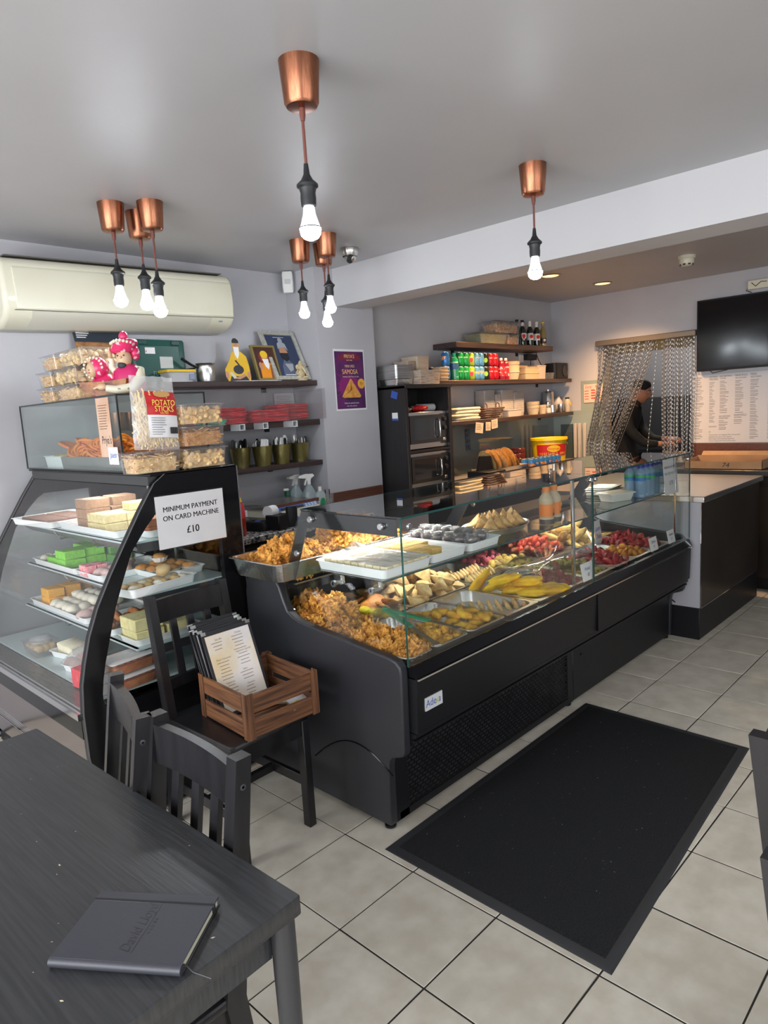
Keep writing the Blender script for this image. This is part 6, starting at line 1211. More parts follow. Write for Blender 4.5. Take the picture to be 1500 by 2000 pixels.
t = thing('radio_speaker', 'black boxy speaker at the right end of the middle alcove shelf', 'speaker', (6.075, 3.46, A2), .05); B().loft([(.13, .06, .03, 0), (.135, .065, .03, .005), (.135, .065, .03, .145), (.13, .06, .03, .15)], 5).build('housing', BLACK, t); B().lathe([(.055, 0), (.055, -.004), (.048, -.004), (.045, .002), (0, .002)], 28, .05, -.066, .075, 'y').build('cone', mat('speaker_grey', (.03, .03, .033), .5), t)
t = thing('power_socket', 'white socket with black adaptor under the top alcove shelf', 'socket', (5.70, 3.594, 1.90)); B().box(-.07, .0, -.01, .005, 0, .07, .003).build('plate', WH, t); B().box(.0, .17, -.05, .004, .02, .075, .004).build('adaptor', BLACK, t)
t = thing('cable', 'thin black cables hanging from the adaptor to the speaker', 'cable'); B().tube([(5.78, 3.56, 1.92), (5.76, 3.55, 1.86), (5.73, 3.56, 1.80), (5.70, 3.57, 1.76)], .003, 6).build('cord', BLACK, t); B().tube([(5.86, 3.56, 2.02), (5.88, 3.54, 1.93), (5.92, 3.53, 1.87), (6.0, 3.53, 1.86)], .004, 6).build('cord', BLACK, t)
# foil trays and boxes on top of the oven cabinet
oc = thing('oven_cabinet', 'tall black wood cabinet holding two steel ovens', 'cabinet', (0, 0, 0))
CABM = mat('black_wood_cabinet', (.014, .012, .013), .42, col2=(.022, .019, .020), ns=20, stretch=(4, 4, .2))
b = B(); b.box(3.645, 3.675, 3.262, 3.585, .05, 1.695, .002); b.build('side_panel', CABM, oc); B().box(4.13, 4.165, 3.262, 3.585, .05, 1.695, .002).build('side_panel', CABM, oc)
B().box(3.645, 4.165, 3.255, 3.585, 1.675, 1.702, .002).build('top_panel', CABM, oc); B().box(3.675, 4.13, 3.57, 3.585, .05, 1.675).build('back_panel', CABM, oc)
for z in (1.215, .93, .50): B().box(3.675, 4.13, 3.265, 3.57, z, z+.018).build('shelf_board', CABM, oc)
B().box(3.675, 4.13, 3.265, 3.29, .05, .50).build('lower_door', CABM, oc); B().box(3.66, 4.15, 3.28, 3.58, 0, .05).build('plinth', BLACK, oc)
st1 = flat(rect(0, .06, 0, .05), 0, BLUEINK, oc, 'blue_sticker'); st1.location = (3.6448, 3.40, 1.62); st1.rotation_euler = (0, .3, -PI/2)
st2 = flat(rect(0, .055, 0, .055), 0, WPAPER, oc, 'white_sticker'); st2.location = (3.6448, 3.395, 1.455); st2.rotation_euler = (0, 0, -PI/2); st3 = flat(rect(0, .055, 0, .014), -.001, BLUEINK, oc, 'sticker_band'); st3.location = (3.6448, 3.395, 1.455); st3.rotation_euler = (0, 0, -PI/2)
KNOBM = mat('dark_knob', (.06, .06, .065), .3, .6)
for k, z0 in enumerate((1.2335, .9485)):
    t = thing('oven', ('upper', 'lower')[k]+' stainless steel oven with dark glass door in the tall cabinet', 'oven', (3.905, 3.29, z0), 0, 'steel ovens')
    hz = .272 if k == 0 else .262
    B().box(-.225, .225, 0, .25, .004, hz, .004).build('oven_body', STEEL, t); B().box(-.215, .12, -.022, -.001, .055, hz-.035, .004).build('door', mat('dark_oven_glass', (.015, .017, .02), .08, coat=.5), t)
    B().frame(rect(-.222, .135, .045, hz-.025), rect(-.19, .10, .07, hz-.045), -.026, -.006).build('door_frame', mat('dark_steel', (.10, .10, .10), .3, .9), t)
    B().tube([(.09, -.025, hz-.06), (.09, -.045, hz-.065), (.09, -.047, hz*.5), (.09, -.045, .085), (.09, -.025, .08)], .0055, 10).build('handle', CHROME, t)
    B().box(.14, .222, -.008, -.001, .03, hz-.02).build('control_panel', mat('dark_steel', (.10, .10, .10), .3, .9), t)
    for z in (hz-.06, hz-.125): B().lathe([(.018, 0), (.016, -.02), (0, -.021)], 18, .18, -.008, z, 'y').build('knob', KNOBM, t)
    B().box(.165, .195, -.014, -.008, .05, .07, .002).build('switch', STEEL, t)
    for x in (-.2, .2): B().lathe([(.012, 0), (.012, .005)], 10, x, .12, -.0005).build('foot', BLACK, t)
for k, (x, h, m, nm_, lab) in enumerate([(3.80, .035, MATS['aluminium_foil'], 'foil_bag', 'crumpled silver bag rolled up on the upper oven'), (3.90, .03, RED, 'cloth', 'folded red cloth lying on the upper oven'), (4.02, .04, WH, 'paper_roll', 'white paper roll lying on the upper oven'), (3.72, .05, mat('blue_green_pack', (.05, .25, .5), .5, col2=(.15, .4, .05), ns=12), 'packet', 'blue and green packet at the left on the upper oven')]):
    if nm_ == 'paper_roll': o = B().lathe([(.028, -.09), (.028, .09)], 18, 0, 0, .028, 'x').build('paper_roll', m)
    elif nm_ == 'packet': o = B().box(-.03, .03, -.05, .05, 0, .075, .006).build('packet', m)
    else: o = B().ico((0, 0, h*.8), .075, 3, (1, .8, h/.09), .25, 2, k).build(nm_, m)
    o.location = (x, 3.40 if nm_ != 'cloth' else 3.36, 1.5065 if nm_ != 'cloth' else 1.507); props(o, lab, {'foil_bag': 'bag'}.get(nm_, nm_.split('_')[-1]))
def foilstack(label, x, y, z, n, hx=.12, hy=.09, name='foil_tray_stack'):
    t = thing(name, label, 'trays', (x, y, z)); b = tray_bm(hx, hy, .045); b.build('tray', FOIL, t)
    B().loft([(hx*.95, hy*.95, .02, .045), (hx, hy, .02, .046), (hx, hy, .02, .046+.004*n)], 4).build('nested_trays', mat('nested_foil', (.62, .62, .62), .35, .9, col2=(.30, .30, .3), ns=120, stretch=(.05, .05, 4)), t); return t
foilstack('stack of foil trays at the left on top of the oven cabinet', 3.755, 3.44, 1.703, 24, .10, .10)
carton('flat stack of printed pizza boxes on top of the oven cabinet', 3.90, 3.48, 1.703, .045, .07, .17, mat('printed_box_stack', (.50, .42, .33), .6, col2=(.30, .16, .12), ns=60, stretch=(.2, .2, 5), thresh=(.5, .6)), 'box_stack')
carton('tall cream box stack on top of the oven cabinet', 4.025, 3.48, 1.703, .07, .08, .205, mat('cream_box_stack', (.58, .47, .36), .7, col2=(.48, .38, .28), ns=60, stretch=(.1, .1, 5)), 'box_stack')
carton('front stack of printed cartons at the right end of the oven cabinet', 3.96, 3.335, 1.703, .12, .055, .095, mat('printed_box_stack', (.5, .42, .33), .6), 'box_stack')
for k in range(4): carton(('lowest', 'second', 'third', 'topmost')[k]+' kraft tray in the pile left of the cans', 4.225, 3.405, A2+.0255*k, .055, .045, .018)
# lowest alcove shelf
NAP = mat('cream_napkins', (.72, .62, .42), .8, rnd=.06); npm = B().loft([(.155, .08, .012, 0), (.165, .085, .014, .012), (.155, .08, .012, .024)], 3).mesh('napkin_pack', NAP)
for k in range(4): props(place(npm, 'napkin_pack', (4.54+R.uniform(-.02, .02), 3.46, A3+.001+.026*k), (0, 0, R.uniform(-.06, .06))), ('lowest', 'second', 'third', 'topmost')[k]+' cream napkin pack in the pile at left of the lowest alcove shelf', 'napkins', 'napkin packs')
t = thing('wire_basket', 'dark wicker basket with two handles on the lowest alcove shelf', 'basket', (4.885, 3.44, A3))
b = B()
for k in range(5): b.loft([(.10+.012*k-.003, .06+.006*k-.003, .02, .002+.018*k), (.10+.012*k, .06+.006*k, .02, .010+.018*k), (.10+.012*k-.003, .06+.006*k-.003, .02, .017+.018*k)], 4, cap0=(k == 0), cap1=False)
b.build('basket_body', mat('dark_wicker', (.05, .022, .018), .6, col2=(.10, .05, .04), ns=80), t)
for s in (-.09, .09): B().tube([(s-.025, -.04, .08), (s-.022, -.04, .115), (s, -.04, .128), (s+.022, -.04, .115), (s+.025, -.04, .08)], .004, 8).build('handle', mat('dark_wicker', (.05, .022, .018), .6), t)
LIDM = mat('translucent_lids', (.52, .50, .48), .4, col2=(.42, .40, .39), ns=100, stretch=(.1, .1, 4))
for k, (x0, x1, h) in enumerate([(4.90, 5.055, .245), (5.065, 5.15, .205), (5.155, 5.345, .24), (5.352, 5.52, .215)]):
    hx = (x1-x0)/2; t = thing('lid_stack', ('first', 'second', 'third', 'rightmost')[k]+' tall stack of translucent plastic tubs on the lowest alcove shelf', 'tubs', ((x0+x1)/2, 3.53, A3), group='tall plastic tub stacks')
    B().loft([(hx*.92, .05, .015, 0), (hx, .055, .015, .04)], 4).build('bottom_tub', LIDM, t); b = B(); nn = int((h-.04)/.009); secs = []
    for q in range(nn): secs += [(hx, .055, .015, .04+.009*q), (hx, .055, .015, .045+.009*q), (hx-.003, .052, .014, .046+.009*q)]
    b.loft(secs, 3).build('nested_tubs', LIDM, t)
carton('low clear tub of wrapped sticks before the tub stacks', 5.20, 3.405, A3, .11, .035, .055, mat('pale_tub', (.55, .48, .42), .5), 'plastic_tub')
cups('stack of translucent cups on the lowest alcove shelf', 5.63, 3.46, A3, .06, 10); cups('short stack of small translucent cups before the power socket', 5.745, 3.43, A3, .04, 8, .005, .045)
t = thing('salt_shaker', 'glass salt shaker with steel top on the lowest alcove shelf', 'shaker', (5.87, 3.44, A3)); B().lathe([(.033, 0), (.036, .01), (.028, .07), (.020, .085), (0, .085)], 20).build('glass_body', CLEARP, t); B().lathe([(.029, .003), (.031, .012), (.026, .05), (0, .052)], 20).build('salt', WH, t); B().lathe([(.021, .085), (.021, .105), (.012, .115), (.004, .118), (.004, .14), (0, .14)], 18).build('steel_top', STEEL, t)
for k, (x, y, h, r) in enumerate([(5.965, 3.45, .075, .035), (6.075, 3.42, .08, .032)]):
    t = thing('steel_cup', ('left', 'right')[k]+' small steel cup on the lowest alcove shelf', 'cup', (x, y, A3)); B().lathe([(r*.85, 0), (r, .006), (r, h), (r*.93, h), (r*.9, .006), (0, .006)], 20).build('cup_body', STEEL, t)
t = thing('steel_flask', 'tall steel canister behind the small cups', 'canister', (6.03, 3.53, A3)); B().lathe([(.055, 0), (.055, .005), (.055, .195), (.05, .205), (.015, .21), (.015, .225), (0, .226)], 28).build('flask_body', STEEL, t)
t = thing('paper_bag', 'crumpled white paper bag at the right end of the lowest alcove shelf', 'bag', (6.15, 3.50, A3+.001)); B().ico((0, 0, .075), .06, 3, (.8, .9, 1.2), .25, 1.6, 3).build('bag_body', mat('white_bag', (.66, .63, .60), .7), t)
t = thing('dark_spice_jar', 'small jar with cream label before the white bag', 'jar', (6.165, 3.40, A3)); B().lathe([(.025, 0), (.028, .01), (.026, .03), (.032, .06), (.032, .10), (.02, .125), (0, .125)], 18).build('jar_body', mat('cream_jar', (.50, .45, .36), .4), t); flat(ell(0, .08, .016, .018), -.033, GOLD, t, 'label_mark'); B().lathe([(.02, .125), (.02, .14), (0, .14)], 14).build('lid', BLACK, t)
for k, (x, z, w_, h) in enumerate([(4.65, 1.302, .105, .085), (4.77, 1.315, .07, .07), (4.86, 1.328, .09, .075)]):
    t = thing('paper_note', ('left', 'middle', 'right')[k]+' handwritten note hanging from the front of the lowest alcove shelf', 'note', (x, 3.358, z+h), rot=(.05, .12-.1*k, 0), group='hanging notes'); B().box(-w_/2, w_/2, -.001, 0, -h, 0).build('paper', mat('yellowed_paper', (.62, .50, .38), .7), t)
    b = B(); [b.box(-w_*.38, w_*R.uniform(.1, .4), -.0016, -.001, -.018-.013*q, -.015-.013*q) for q in range(4)]; b.build('text_lines', BROWNINK, t)
t = thing('thermometer', 'dark blue strip hanging on the splashback under the lowest shelf', 'strip', (4.79, 3.588, 1.15), rot=(0, -.05, 0)); B().box(-.03, .03, -.004, 0, 0, .18, .002).build('strip_body', mat('dark_blue_strip', (.02, .035, .06), .4, col2=(.06, .11, .17), ns=40), t)
# alcove worktop
t = thing('ghee_bucket', 'yellow vegetable ghee bucket with red label on the alcove worktop', 'bucket', (5.63, 3.30, A4), -.75)
B().lathe([(.135, 0), (.14, .004), (.160, .225), (.158, .235)], 36, cap=False).build('pail', mat('yellow_pail', (.80, .53, .01), .35), t); B().lathe([(0, .232), (.155, .232), (.158, .242), (.168, .242), (.170, .222), (.163, .220)], 36, cap=False).build('lid', mat('yellow_pail', (.80, .53, .01), .35), t); B().lathe([(0, .001), (.135, .001)], 36, cap=False).build('base', mat('yellow_pail', (.80, .53, .01), .35), t)
def around(a0, a1, z0, z1, dr, m, nm_):
    b = B(); b.sheet(lambda u, v: ((.1405+.0885*(z0+(z1-z0)*v)+dr)*math.sin(a0+(a1-a0)*u), -(.1405+.0885*(z0+(z1-z0)*v)+dr)*math.cos(a0+(a1-a0)*u), z0+(z1-z0)*v), 20, 1); return b.build(nm_, m, t)
around(-1.05, 1.05, .085, .185, .001, RED, 'label_band')
def ovl(u, v):
    a = -.40+.80*u; h = .031*max(0, 1-(2*u-1)**2)**.5; z = .148-h+2*h*v; rr = .1425+.0885*z+.0012; return (rr*math.sin(a), -rr*math.cos(a), z)
b = B(); b.sheet(ovl, 24, 4); b.build('oval_mark', YELLOW, t)
def arctext(s, size, z, m, step, dr=.0025):
    for k, ch in enumerate(s):
        if ch == ' ': continue
        a = (k-(len(s)-1)/2)*step; rr = .1405+.0885*z+dr; text(ch, size, m, t, (rr*math.sin(a), -rr*math.cos(a), z), (PI/2, 0, a), sx=.85)
arctext('Khanum', .036, .148, RED, .11, .004); arctext('VEGETABLE GHEE', .026, .103, YG, .125, .004)
B().tube([(.165*math.cos(a), .165*math.sin(a), .20-.07*abs(math.sin(a))) for a in [-.3+q*.2 for q in range(18)]], .003, 6).build('handle', STEEL, t)
# crackers (poppadoms) and black till
tr = B(); tr.loft([(.22, .09, .01, 0), (.25, .11, .012, .075), (.246, .106, .012, .075), (.216, .086, .01, .004)], 3); o = tr.build('steel_bin', STEEL); o.location = (4.66, 3.18, A4); props(o, 'steel bin filled with round crackers on the alcove worktop', 'bin')
PAP = mat('golden_cracker', (.52, .33, .12), .7, col2=(.70, .50, .24), ns=45, bump=.6, bs=60, rnd=.08); ppm = B(); ppm.sheet(lambda u, v: ((.02+.085*u)*math.cos(2*PI*v) if u else .001*math.cos(2*PI*v), (.02+.085*u)*math.sin(2*PI*v) if u else .001*math.sin(2*PI*v), .006*noise.noise(Vector((u*3*math.cos(2*PI*v), u*3*math.sin(2*PI*v), 1)))), 5, 24); ppme = ppm.mesh('cracker', PAP, 80)
for k in range(16): props(place(ppme, 'round_cracker', (4.475+.024*k, 3.17+.02*(k % 3), A4+.115+.006*(k % 2)), (.25+R.uniform(-.1, .1), 1.2+R.uniform(-.12, .12), R.uniform(-.4, .2)), R.uniform(.92, 1.05)), 'round golden cracker standing on edge in the steel bin', 'cracker', 'golden crackers')
t = thing('cash_till', 'black cash till with open lid beside the oven cabinet', 'till', (4.33, 3.07, A4)); B().box(-.10, .13, -.08, .12, 0, .075, .005).build('drawer', BLACK, t); B().prism([(-.10, .08), (.10, .08), (.08, .18), (-.06, .19)], .02, .035).build('lid_panel', BLACK, t); B().tube([(-.0, -.08, .035), (-.0, -.10, .03), (.06, -.10, .03), (.06, -.08, .035)], .003, 6).build('drawer_pull', CHROME, t)
DB = {k: None for k in range(1)}
n_ = 0
for r_ in range(2):
    for k in range(7):
        o = dup(protos['blue'], (4.945+.068*k, 3.06+.070*r_, A4), R.uniform(-1.2, -.3)); props(o, f"blue can in the {'front' if not r_ else 'rear'} row on the alcove worktop, {('first', 'second', 'third', 'fourth', 'fifth', 'sixth', 'seventh')[k]} from the left", 'can', 'blue cans on the alcove worktop')
JAR = mat('dark_red_jar', (.07, .010, .012), .25, coat=.3); jm = B().loft([(.05, .05, .02, 0), (.052, .052, .02, .036), (.048, .048, .02, .042)], 4).mesh('jar', JAR)
jl = ('lowest', 'second', 'third', 'topmost')
for k in range(4): props(place(jm, 'sauce_pot', (5.30, 3.42, A4+.0435*k)), jl[k]+' dark red sauce pot in the pile left of the ghee bucket', 'pot', 'dark red sauce pots')
for k in range(3): props(place(jm, 'sauce_pot', (5.17+.008*k, 3.40, A4+.0435*k)), jl[k]+' dark red sauce pot in the left pile behind the blue cans', 'pot', 'dark red sauce pots')
for k in range(2):
    for q in range(2): props(place(jm, 'long_sauce_tray', (5.02-.0*k, 3.42, A4+.0435*k+.0) if q == 0 else (4.93, 3.44, A4+.0435*k), (0, 0, 0), (1.0 if q else .8, 1, 1)), ('lower' if not k else 'upper')+' dark red tray '+('right' if q == 0 else 'left')+' behind the crackers', 'tray', 'dark red trays')
# back wall: papers, hatch, handwritten sign
t = thing('price_sheet', 'pinkish price sheet with red handwriting on the wall left of the chain curtain', 'sign', (6.229, 3.255, 1.49), -PI/2)
B().box(-.002, .19, -.002, 0, 0, .175, .001).build('paper', mat('pink_paper', (.72, .55, .46), .6), t); text('Curry', .034, REDINK, t, (.045, -.003, .148), sx=.8, shear=.2); text('Meal', .034, REDINK, t, (.14, -.003, .148), sx=.8, shear=.2)
b = B(); [(b.box(.008, .05, -.0028, -.002, .108-.025*k, .114-.025*k), b.box(.075, .115, -.0028, -.002, .110-.025*k, .122-.025*k), b.box(.14, .17, -.0028, -.002, .110-.025*k, .120-.025*k)) for k in range(4)]; b.build('handwriting', REDINK, t)
t = thing('service_hatch', 'pale framed hatch in the back wall between the bucket and curtain', 'hatch', (6.231, 3.36, .96), -PI/2)
B().box(-.15, .0, -.006, 0, 0, .33).build('dark_opening', mat('hatch_dark', (.06, .08, .08), .3), t)
for k, x in enumerate((.0, .045, .10)): B().box(x, x+.03, -.03, 0, 0, .335, .003).build('board', mat('pale_board', (.50, .47, .44), .6), t)
t = thing('metal_hook', 'small steel utensil hanging on the dark hatch', 'utensil', (6.20, 3.42, 1.10)); B().tube([(0, .03, 0), (0, .02, .06), (0, -.02, .10), (0, -.03, .105)], .004, 8).build('utensil_body', STEEL, t)
# TV, menu board, cardboard box
t = thing('television', 'large black wall television at the upper right above the menu board', 'television', (6.235, 2.19, 1.70), -PI/2)
B().box(0, 1.05, -.05, -.012, 0, .585, .004).build('bezel', BLACK, t); B().box(.012, 1.038, -.0525, -.0498, .018, .573).build('screen', mat('tv_screen', (.006, .006, .008), .12), t); B().box(.35, .70, -.012, .006, .15, .45).build('wall_mount', BLACK, t)
B().tube([(.10, -.02, .005), (.12, -.02, -.02), (.18, -.02, -.01), (.24, -.02, .0)], .003, 6).build('cable', BLACK, t)
t = thing('junction_box', 'small worn cream box with black marks above the television', 'box', (6.237, 1.80, 2.315), -PI/2); B().box(0, .17, -.05, 0, 0, .07, .004).build('box_body', CREAMP, t); B().tube([(.03, -.052, .05), (.06, -.052, .02), (.10, -.052, .05), (.14, -.052, .045)], .003, 6).build('black_mark', BLACK, t); B().tube([(0, -.02, .02), (-.02, -.02, .0), (.02, -.01, -.02)], .003, 6).build('wire', BLACK, t)
t = thing('menu_board_sign', 'white printed menu board on the back wall under the television', 'menu board', (6.234, 2.245, 1.092), -PI/2)
B().box(0, 1.15, -.006, 0, 0, .578, .001).build('panel', mat('menu_white', (.66, .65, .66), .4), t)
def mt_(s, x, z, sz=.026, sx=.62): text(s, sz, GREYINK, t, (x, -.0066, z), align='LEFT', sx=sx)
B().tube([(.012, -.0066, .01), (.012, -.0066, .57)], .0008, 4).build('dotted_margin', GREYINK, t)
for s, x, z, sz in (('VEGETARIAN', .025, .553, .017), ('STARTERS', .025, .535, .017), ('VEGETARIAN', .147, .556, .017), ('PAKORAS', .147, .536, .026), ('NON VEGETARIAN', .232, .556, .017), ('STARTERS', .232, .538, .017), ('NAAN ROLLS', .352, .556, .025), ('NON VEGETARIAN', .352, .535, .016), ('MAINS', .468, .557, .026), ('VEGETARIAN', .468, .535, .022), ('BHEL PATA', .025, .256, .016), ('CHAAT', .025, .236, .030), ('NON VEGETARIAN', .226, .223, .017), ('STARTER MEALS', .226, .206, .017), ('NAAN ROLLS', .345, .230, .026), ('VEGETARIAN', .345, .210, .016), ('PANI PURI SET', .146, .137, .016), ('£3', .146, .093, .022)): mt_(s, x, z, sz)
for k, s in enumerate(('Treat yourself to our Vegetarian Menu. We use fresh', 'ingredients from start to end. Taste our', 'family recipes, Home Style Real Indian Food,', 'Cuisines cooking made with love from scratch.')): mt_(s, .146, .068-.017*k, .014, .82)
b = B()
for x, zt, zb, ww in ((.025, .515, .275, .085), (.147, .510, .17, .05), (.232, .515, .245, .075), (.352, .512, .25, .07), (.468, .512, .02, .07), (.025, .212, .03, .08), (.226, .185, .11, .08), (.345, .19, .15, .07), (.60, .54, .03, .08), (.76, .54, .03, .08), (.92, .54, .03, .08)):
    z = zt; k = 0
    while z > zb: b.box(x, x+ww*R.uniform(.45, 1), -.0068, -.006, z-.0022, z+.0022); k += 1; z -= .0125 if k % 2 else .0165
b.build('text_lines', mat('mid_grey_ink', (.25, .24, .24), .6), t)
t = thing('cardboard_box', 'flat open cardboard box marked with handwriting on the back counter', 'box', (5.80, 1.86, .9262), -PI/2)
CB = mat('cardboard', (.36, .22, .12), .8, col2=(.42, .27, .15), ns=10)
b = B(); b.box(-.23, .34, -.15, .15, 0, .004); b.box(-.23, .34, -.15, -.146, 0, .062); b.box(-.23, .34, .146, .15, 0, .085); b.box(-.23, -.226, -.15, .15, 0, .075); b.box(.336, .34, -.15, .15, 0, .075); b.build('carton', CB, t)
o = B().box(-.20, .30, -.001, .002, 0, .05).build('flap', CB, t); o.location = (0, .148, .085); o.rotation_euler = (-.9, 0, 0)
text('74', .05, INK, t, (.08, -.1512, .032), sx=1.1, shear=.2)
t = thing('payment_clipboard', 'dark flat clipboard lying on the steel counter top', 'clipboard', (4.95, 2.05, .9055), .3); B().box(-.15, .15, -.1, .1, 0, .008, .002).build('board', BLACK, t); B().box(-.13, .10, -.08, .08, .008, .0095).build('paper', mat('kraft_paper2', (.30, .20, .14), .6), t)

# ================================================================== CHAIN CURTAIN AND PERSON
t = thing('chain_curtain', 'silver chain curtain hanging in the kitchen doorway, pulled aside in the middle', 'curtain', (6.215, 3.11, 0), -PI/2)
B().box(-.005, .91, -.028, .022, 2.005, 2.055, .006).build('rail', mat('bronze_rail', (.30, .25, .20), .3, .7), t)
b = B(); N = 92
def strand(x0, y0, path, n):
    ph = R.random()*2; ph2 = R.random()*6.3
    for k in range(n):
        p = Vector(path(min(1, (k+ph*.5)/(n-1)))); d = Vector(path(min(1, (k+ph*.5+1)/(n-1))))-p
        if d.length < 1e-5: d = Vector((0, 0, -.02))
        d = d.normalized(); an = 1.57*k+ph2
        a = Vector((math.cos(an), math.sin(an), 0)); a = (a-d*a.dot(d)).normalized(); e = d.cross(a)
        b.add([p+d*.0125, p+a*.0054, p-a*.0054, p-d*.0125, p+e*.0024, p-e*.0024], [(0, 1, 4), (0, 4, 2), (3, 4, 1), (3, 2, 4), (0, 5, 1), (0, 2, 5), (3, 1, 5), (3, 5, 2)])
for i in range(N):
    u = .01+.885*i/(N-1); ph = R.uniform(-.003, .003)
    if i < 56:      # drawn to the left
        xe = -.125+.30*(i/56)**1.25+R.uniform(-.008, .008) if i > 3 else u-.02*(i)
        yb = R.uniform(-.02, .02)
        bulge = -.055*math.sin(i*.5)*0
        def path(s, u=u, xe=xe, yb=yb, i=i):
            k = min(1, s*1.15)**1.25; return (u+(xe-u)*k+.01*math.sin(s*6+i)*.5, yb*s*1.5, 2.0-1.02*s)
    elif i < 62:                        # a few loose strands
        xe = u-.06-.02*(i % 3)
        if i in (56, 58): xe = u-.40
        elif i in (57, 60, 61): continue
        def path(s, u=u, xe=xe): return (u+(xe-u)*s**1.1, -.02, 2.0-1.02*s)
    else:
        sw = R.uniform(-.012, .012) if (i % 6) else -.02
        def path(s, u=u, sw=sw): return (u+sw*s+.003*math.sin(s*9+u*40), .006*math.sin(u*60), 2.0-1.02*s)
    strand(u, 0, path, 56)
b.build('chains', mat('silver_chain', (.36, .35, .34), .34, .8), t, kind='stuff')

# ------------------------------------------------------------------ person
def skinbody(name, verts, edges, m, parent=None, sub=2, root=0):
    me = D.meshes.new(name); me.from_pydata([v[:3] for v in verts], edges, []); o = D.objects.new(name, me); COL.objects.link(o)
    o.modifiers.new('skin', 'SKIN'); 
    for k, v in enumerate(verts): me.skin_vertices[0].data[k].radius = (v[3], v[4] if len(v) > 4 else v[3])
    me.skin_vertices[0].data[root].use_root = True
    s = o.modifiers.new('sub', 'SUBSURF'); s.levels = s.render_levels = sub
    dg = bpy.context.evaluated_depsgraph_get(); dg.update(); ev = o.evaluated_get(dg); me2 = D.meshes.new_from_object(ev); D.objects.remove(o)
    me2.materials.clear(); me2.materials.append(m); smooth(me2, 180); o = D.objects.new(name, me2); COL.objects.link(o); o.parent = parent; return o
pr_ = thing('person', 'person in black cap and black top seen from the side through the chain curtain', 'person', (6.80, 3.0, 0), .12)
# local frame: faces -Y, +X away from the camera
Vt = [(0, .13, .92, .15, .15), (0, .15, 1.05, .16, .16), (0, .15, 1.20, .175, .165), (0, .09, 1.34, .155, .135), (0, .03, 1.415, .085, .08), (0, .0, 1.46, .056, .056), (0, -.045, 1.53, .06, .06),
      (-.17, .045, 1.365, .068), (-.225, -.01, 1.20, .056), (-.19, -.14, 1.065, .046), (-.14, -.27, 1.055, .034),
      (.17, .045, 1.365, .068), (.225, .02, 1.20, .056), (.19, -.12, 1.08, .046), (.14, -.24, 1.08, .034),
      (-.09, .09, .86, .10), (-.10, .07, .48, .07), (-.10, .09, .09, .05), (-.10, -.06, .04, .045), (.09, .09, .86, .10), (.10, .07, .48, .07), (.10, .09, .09, .05), (.10, -.06, .04, .045)]
Et = [(0, 1), (1, 2), (2, 3), (3, 4), (4, 5), (5, 6), (3, 7), (7, 8), (8, 9), (9, 10), (3, 11), (11, 12), (12, 13), (13, 14), (0, 15), (15, 16), (16, 17), (17, 18), (0, 19), (19, 20), (20, 21), (21, 22)]
skinbody('body', Vt, Et, BCLOTH, pr_)
# head, tilted down
hd = B(Matrix.Translation((0, -.055, 1.565)) @ Matrix.Rotation(.32, 4, 'X'))
hv = []
vs, fs = icos(4); out = []
for v in vs:
    x, y, z = v.x*.074, v.y*.094, v.z*.118
    if v.z < -.1 and v.y > .1: y *= 1-.35*min(1, (-v.z-.1)*1.5)          # nape
    if v.z < -.3: x *= 1-.22*(-v.z-.3); 
    f_ = math.exp(-((x/.013)**2))
    if v.y < 0:
        y -= .020*f_*math.exp(-(((z+.012)/.020)**2))+.012*f_*math.exp(-(((z-.012)/.018)**2))   # nose
        y += .009*math.exp(-(((abs(x)-.030)/.013)**2))*math.exp(-(((z-.018)/.012)**2))          # eye sockets
        y -= .006*math.exp(-((x/.024)**2))*math.exp(-(((z+.052)/.010)**2))                      # lips
        y -= .010*math.exp(-((x/.026)**2))*math.exp(-(((z+.092)/.016)**2))                      # chin
        y -= .004*math.exp(-(((z-.036)/.010)**2))*(1 if abs(x) < .05 else .3)                   # brow
    out.append((x, y, z))
hd.add(out, fs)
for s in (-1, 1):
    hd.ico((s*.074, .012, -.008), .019, 2, (.35, .75, 1.5)); hd.ico((s*.080, .014, -.004), .012, 2, (.3, .7, 1.3))
hd.tube([(0, .02, -.07), (0, .03, -.14)], [.055, .058], 14)
hd.build('head', SKIN, pr_, ang=180)
e = B(hd.T)
for s in (-1, 1): e.ico((s*.030, -.080, .018), .0085, 2)
e.build('eyes', mat('eye_white', (.5, .48, .45), .3), pr_); e = B(hd.T)
for s in (-1, 1): e.tube([(s*.045, -.082, .036), (s*.03, -.092, .040), (s*.016, -.092, .037)], .0035, 6)
e.tube([(-.02, -.094, -.052), (0, -.099, -.051), (.02, -.094, -.052)], .002, 6); e.build('brows_and_mouth', mat('dark_brow', (.05, .03, .025), .7), pr_)
st = B(hd.T); [st.ico((.070*math.cos(a)*1.03, .04+.05*math.sin(a), -.03), .016, 1, (.5, 1, 1)) for a in (0, PI)]; st.build('grey_hair', mat('grey_hair', (.15, .14, .13), .9), pr_)
cp = B(hd.T); cp.lathe([(.083, .030), (.085, .045), (.084, .085), (.070, .112), (.04, .128), (0, .132)], 32, 0, .006, 0, cap=False); cp.v = [v for v in cp.v]
o = cp.build('cap', BCLOTH, pr_, ang=60)
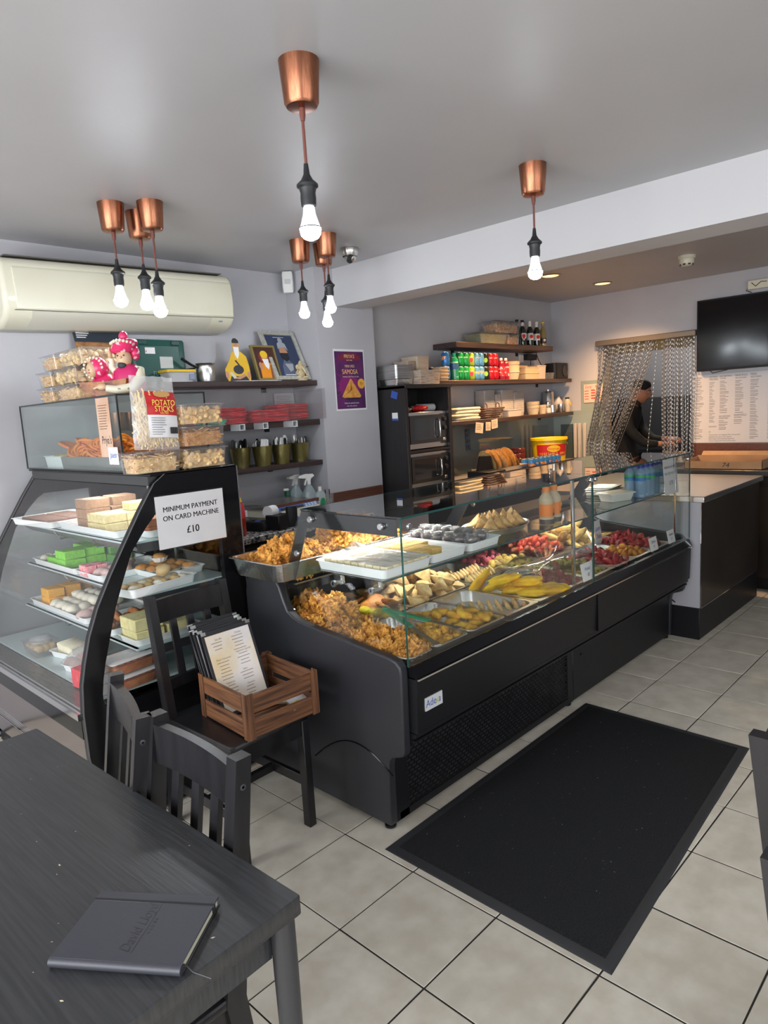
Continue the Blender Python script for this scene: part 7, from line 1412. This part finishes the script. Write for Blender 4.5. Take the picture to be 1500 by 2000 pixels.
# hands: palm and five fingers each
def hand(name, M_, right):
    b = B(M_); s = 1 if right else -1
    b.loft([(.012, .030, .010, -.0), (.014, .040, .012, .03), (.013, .042, .012, .075), (.010, .038, .010, .088)], 4)
    for k, (yy, L) in enumerate(((-.030, .068), (-.010, .078), (.011, .073), (.031, .056))):
        yy *= s; b.tube([(0, yy, .078), (-.004, yy*1.08, .078+L*.45), (-.016, yy*1.1, .078+L*.78), (-.030, yy*1.1, .078+L*.92)], [.0098, .0092, .0082, .0062], 10)
    b.tube([(-.002, -.032*s, .025), (-.012, -.052*s, .050), (-.022, -.060*s, .075), (-.030, -.058*s, .094)], [.013, .0115, .010, .007], 10)
    b.tube([(0, 0, -.05), (0, 0, .012)], [.026, .025], 12); return b.build(name, SKIN, pr_, ang=180)
hand('hand', Matrix.Translation((-.135, -.30, 1.053)) @ Matrix.Rotation(PI/2+.05, 4, 'X') @ Matrix.Rotation(1.2, 4, 'Z'), True)
hand('hand', Matrix.Translation((.135, -.27, 1.085)) @ Matrix.Rotation(PI/2+.05, 4, 'X') @ Matrix.Rotation(1.9, 4, 'Z'), False)
for s in (-1, 1): B().loft([(.045, .12, .035, 0), (.048, .13, .04, .03), (.04, .10, .035, .07)], 4, cx=s*.10, cy=-.0).build('shoe', BLACK, pr_)
# kitchen things
t = thing('kitchen_worktop', 'dim kitchen worktop in front of the person', 'counter', (6.9, 2.35, 0)); B().box(-.45, .6, -.6, .20, .86, .90, .003).build('worktop', STEEL, t); B().box(-.43, .58, -.58, .18, .1, .86).build('cabinet', BLACK, t); B().box(-.4, .55, -.55, .15, 0, .1).build('plinth', BLACK, t)
t = thing('kitchen_range', 'dark cooking range against the far kitchen wall', 'range', (8.05, 2.6, 0)); B().box(-.3, .33, -1.2, 1.2, .08, .92, .004).build('range_body', BLACK, t); B().box(.05, .33, -1.2, 1.2, .92, 1.50).build('range_back', mat('dark_tiles', (.03, .03, .033), .4), t); B().box(-.25, .3, -1.1, 1.1, 0, .08).build('plinth', BLACK, t)
t = thing('food_tray', 'dim tray of brown food under the hands of the person', 'tray', (6.82, 2.62, .901)); tray_bm(.12, .14, .05).build('tray_body', STEEL, t); b = B(); [b.ico((R.uniform(-.08, .08), R.uniform(-.1, .1), .05), .03, 1, (1, 1, .7), .2, 2, k) for k in range(14)]; b.build('food', BHAJI, t)
kl = D.lights.new('kitchen_light', 'POINT'); kl.energy = 26; kl.color = (1, .93, .82); kl.shadow_soft_size = .12; ko = D.objects.new('kitchen_light', kl); COL.objects.link(ko); ko.location = (7.5, 3.0, 2.3)
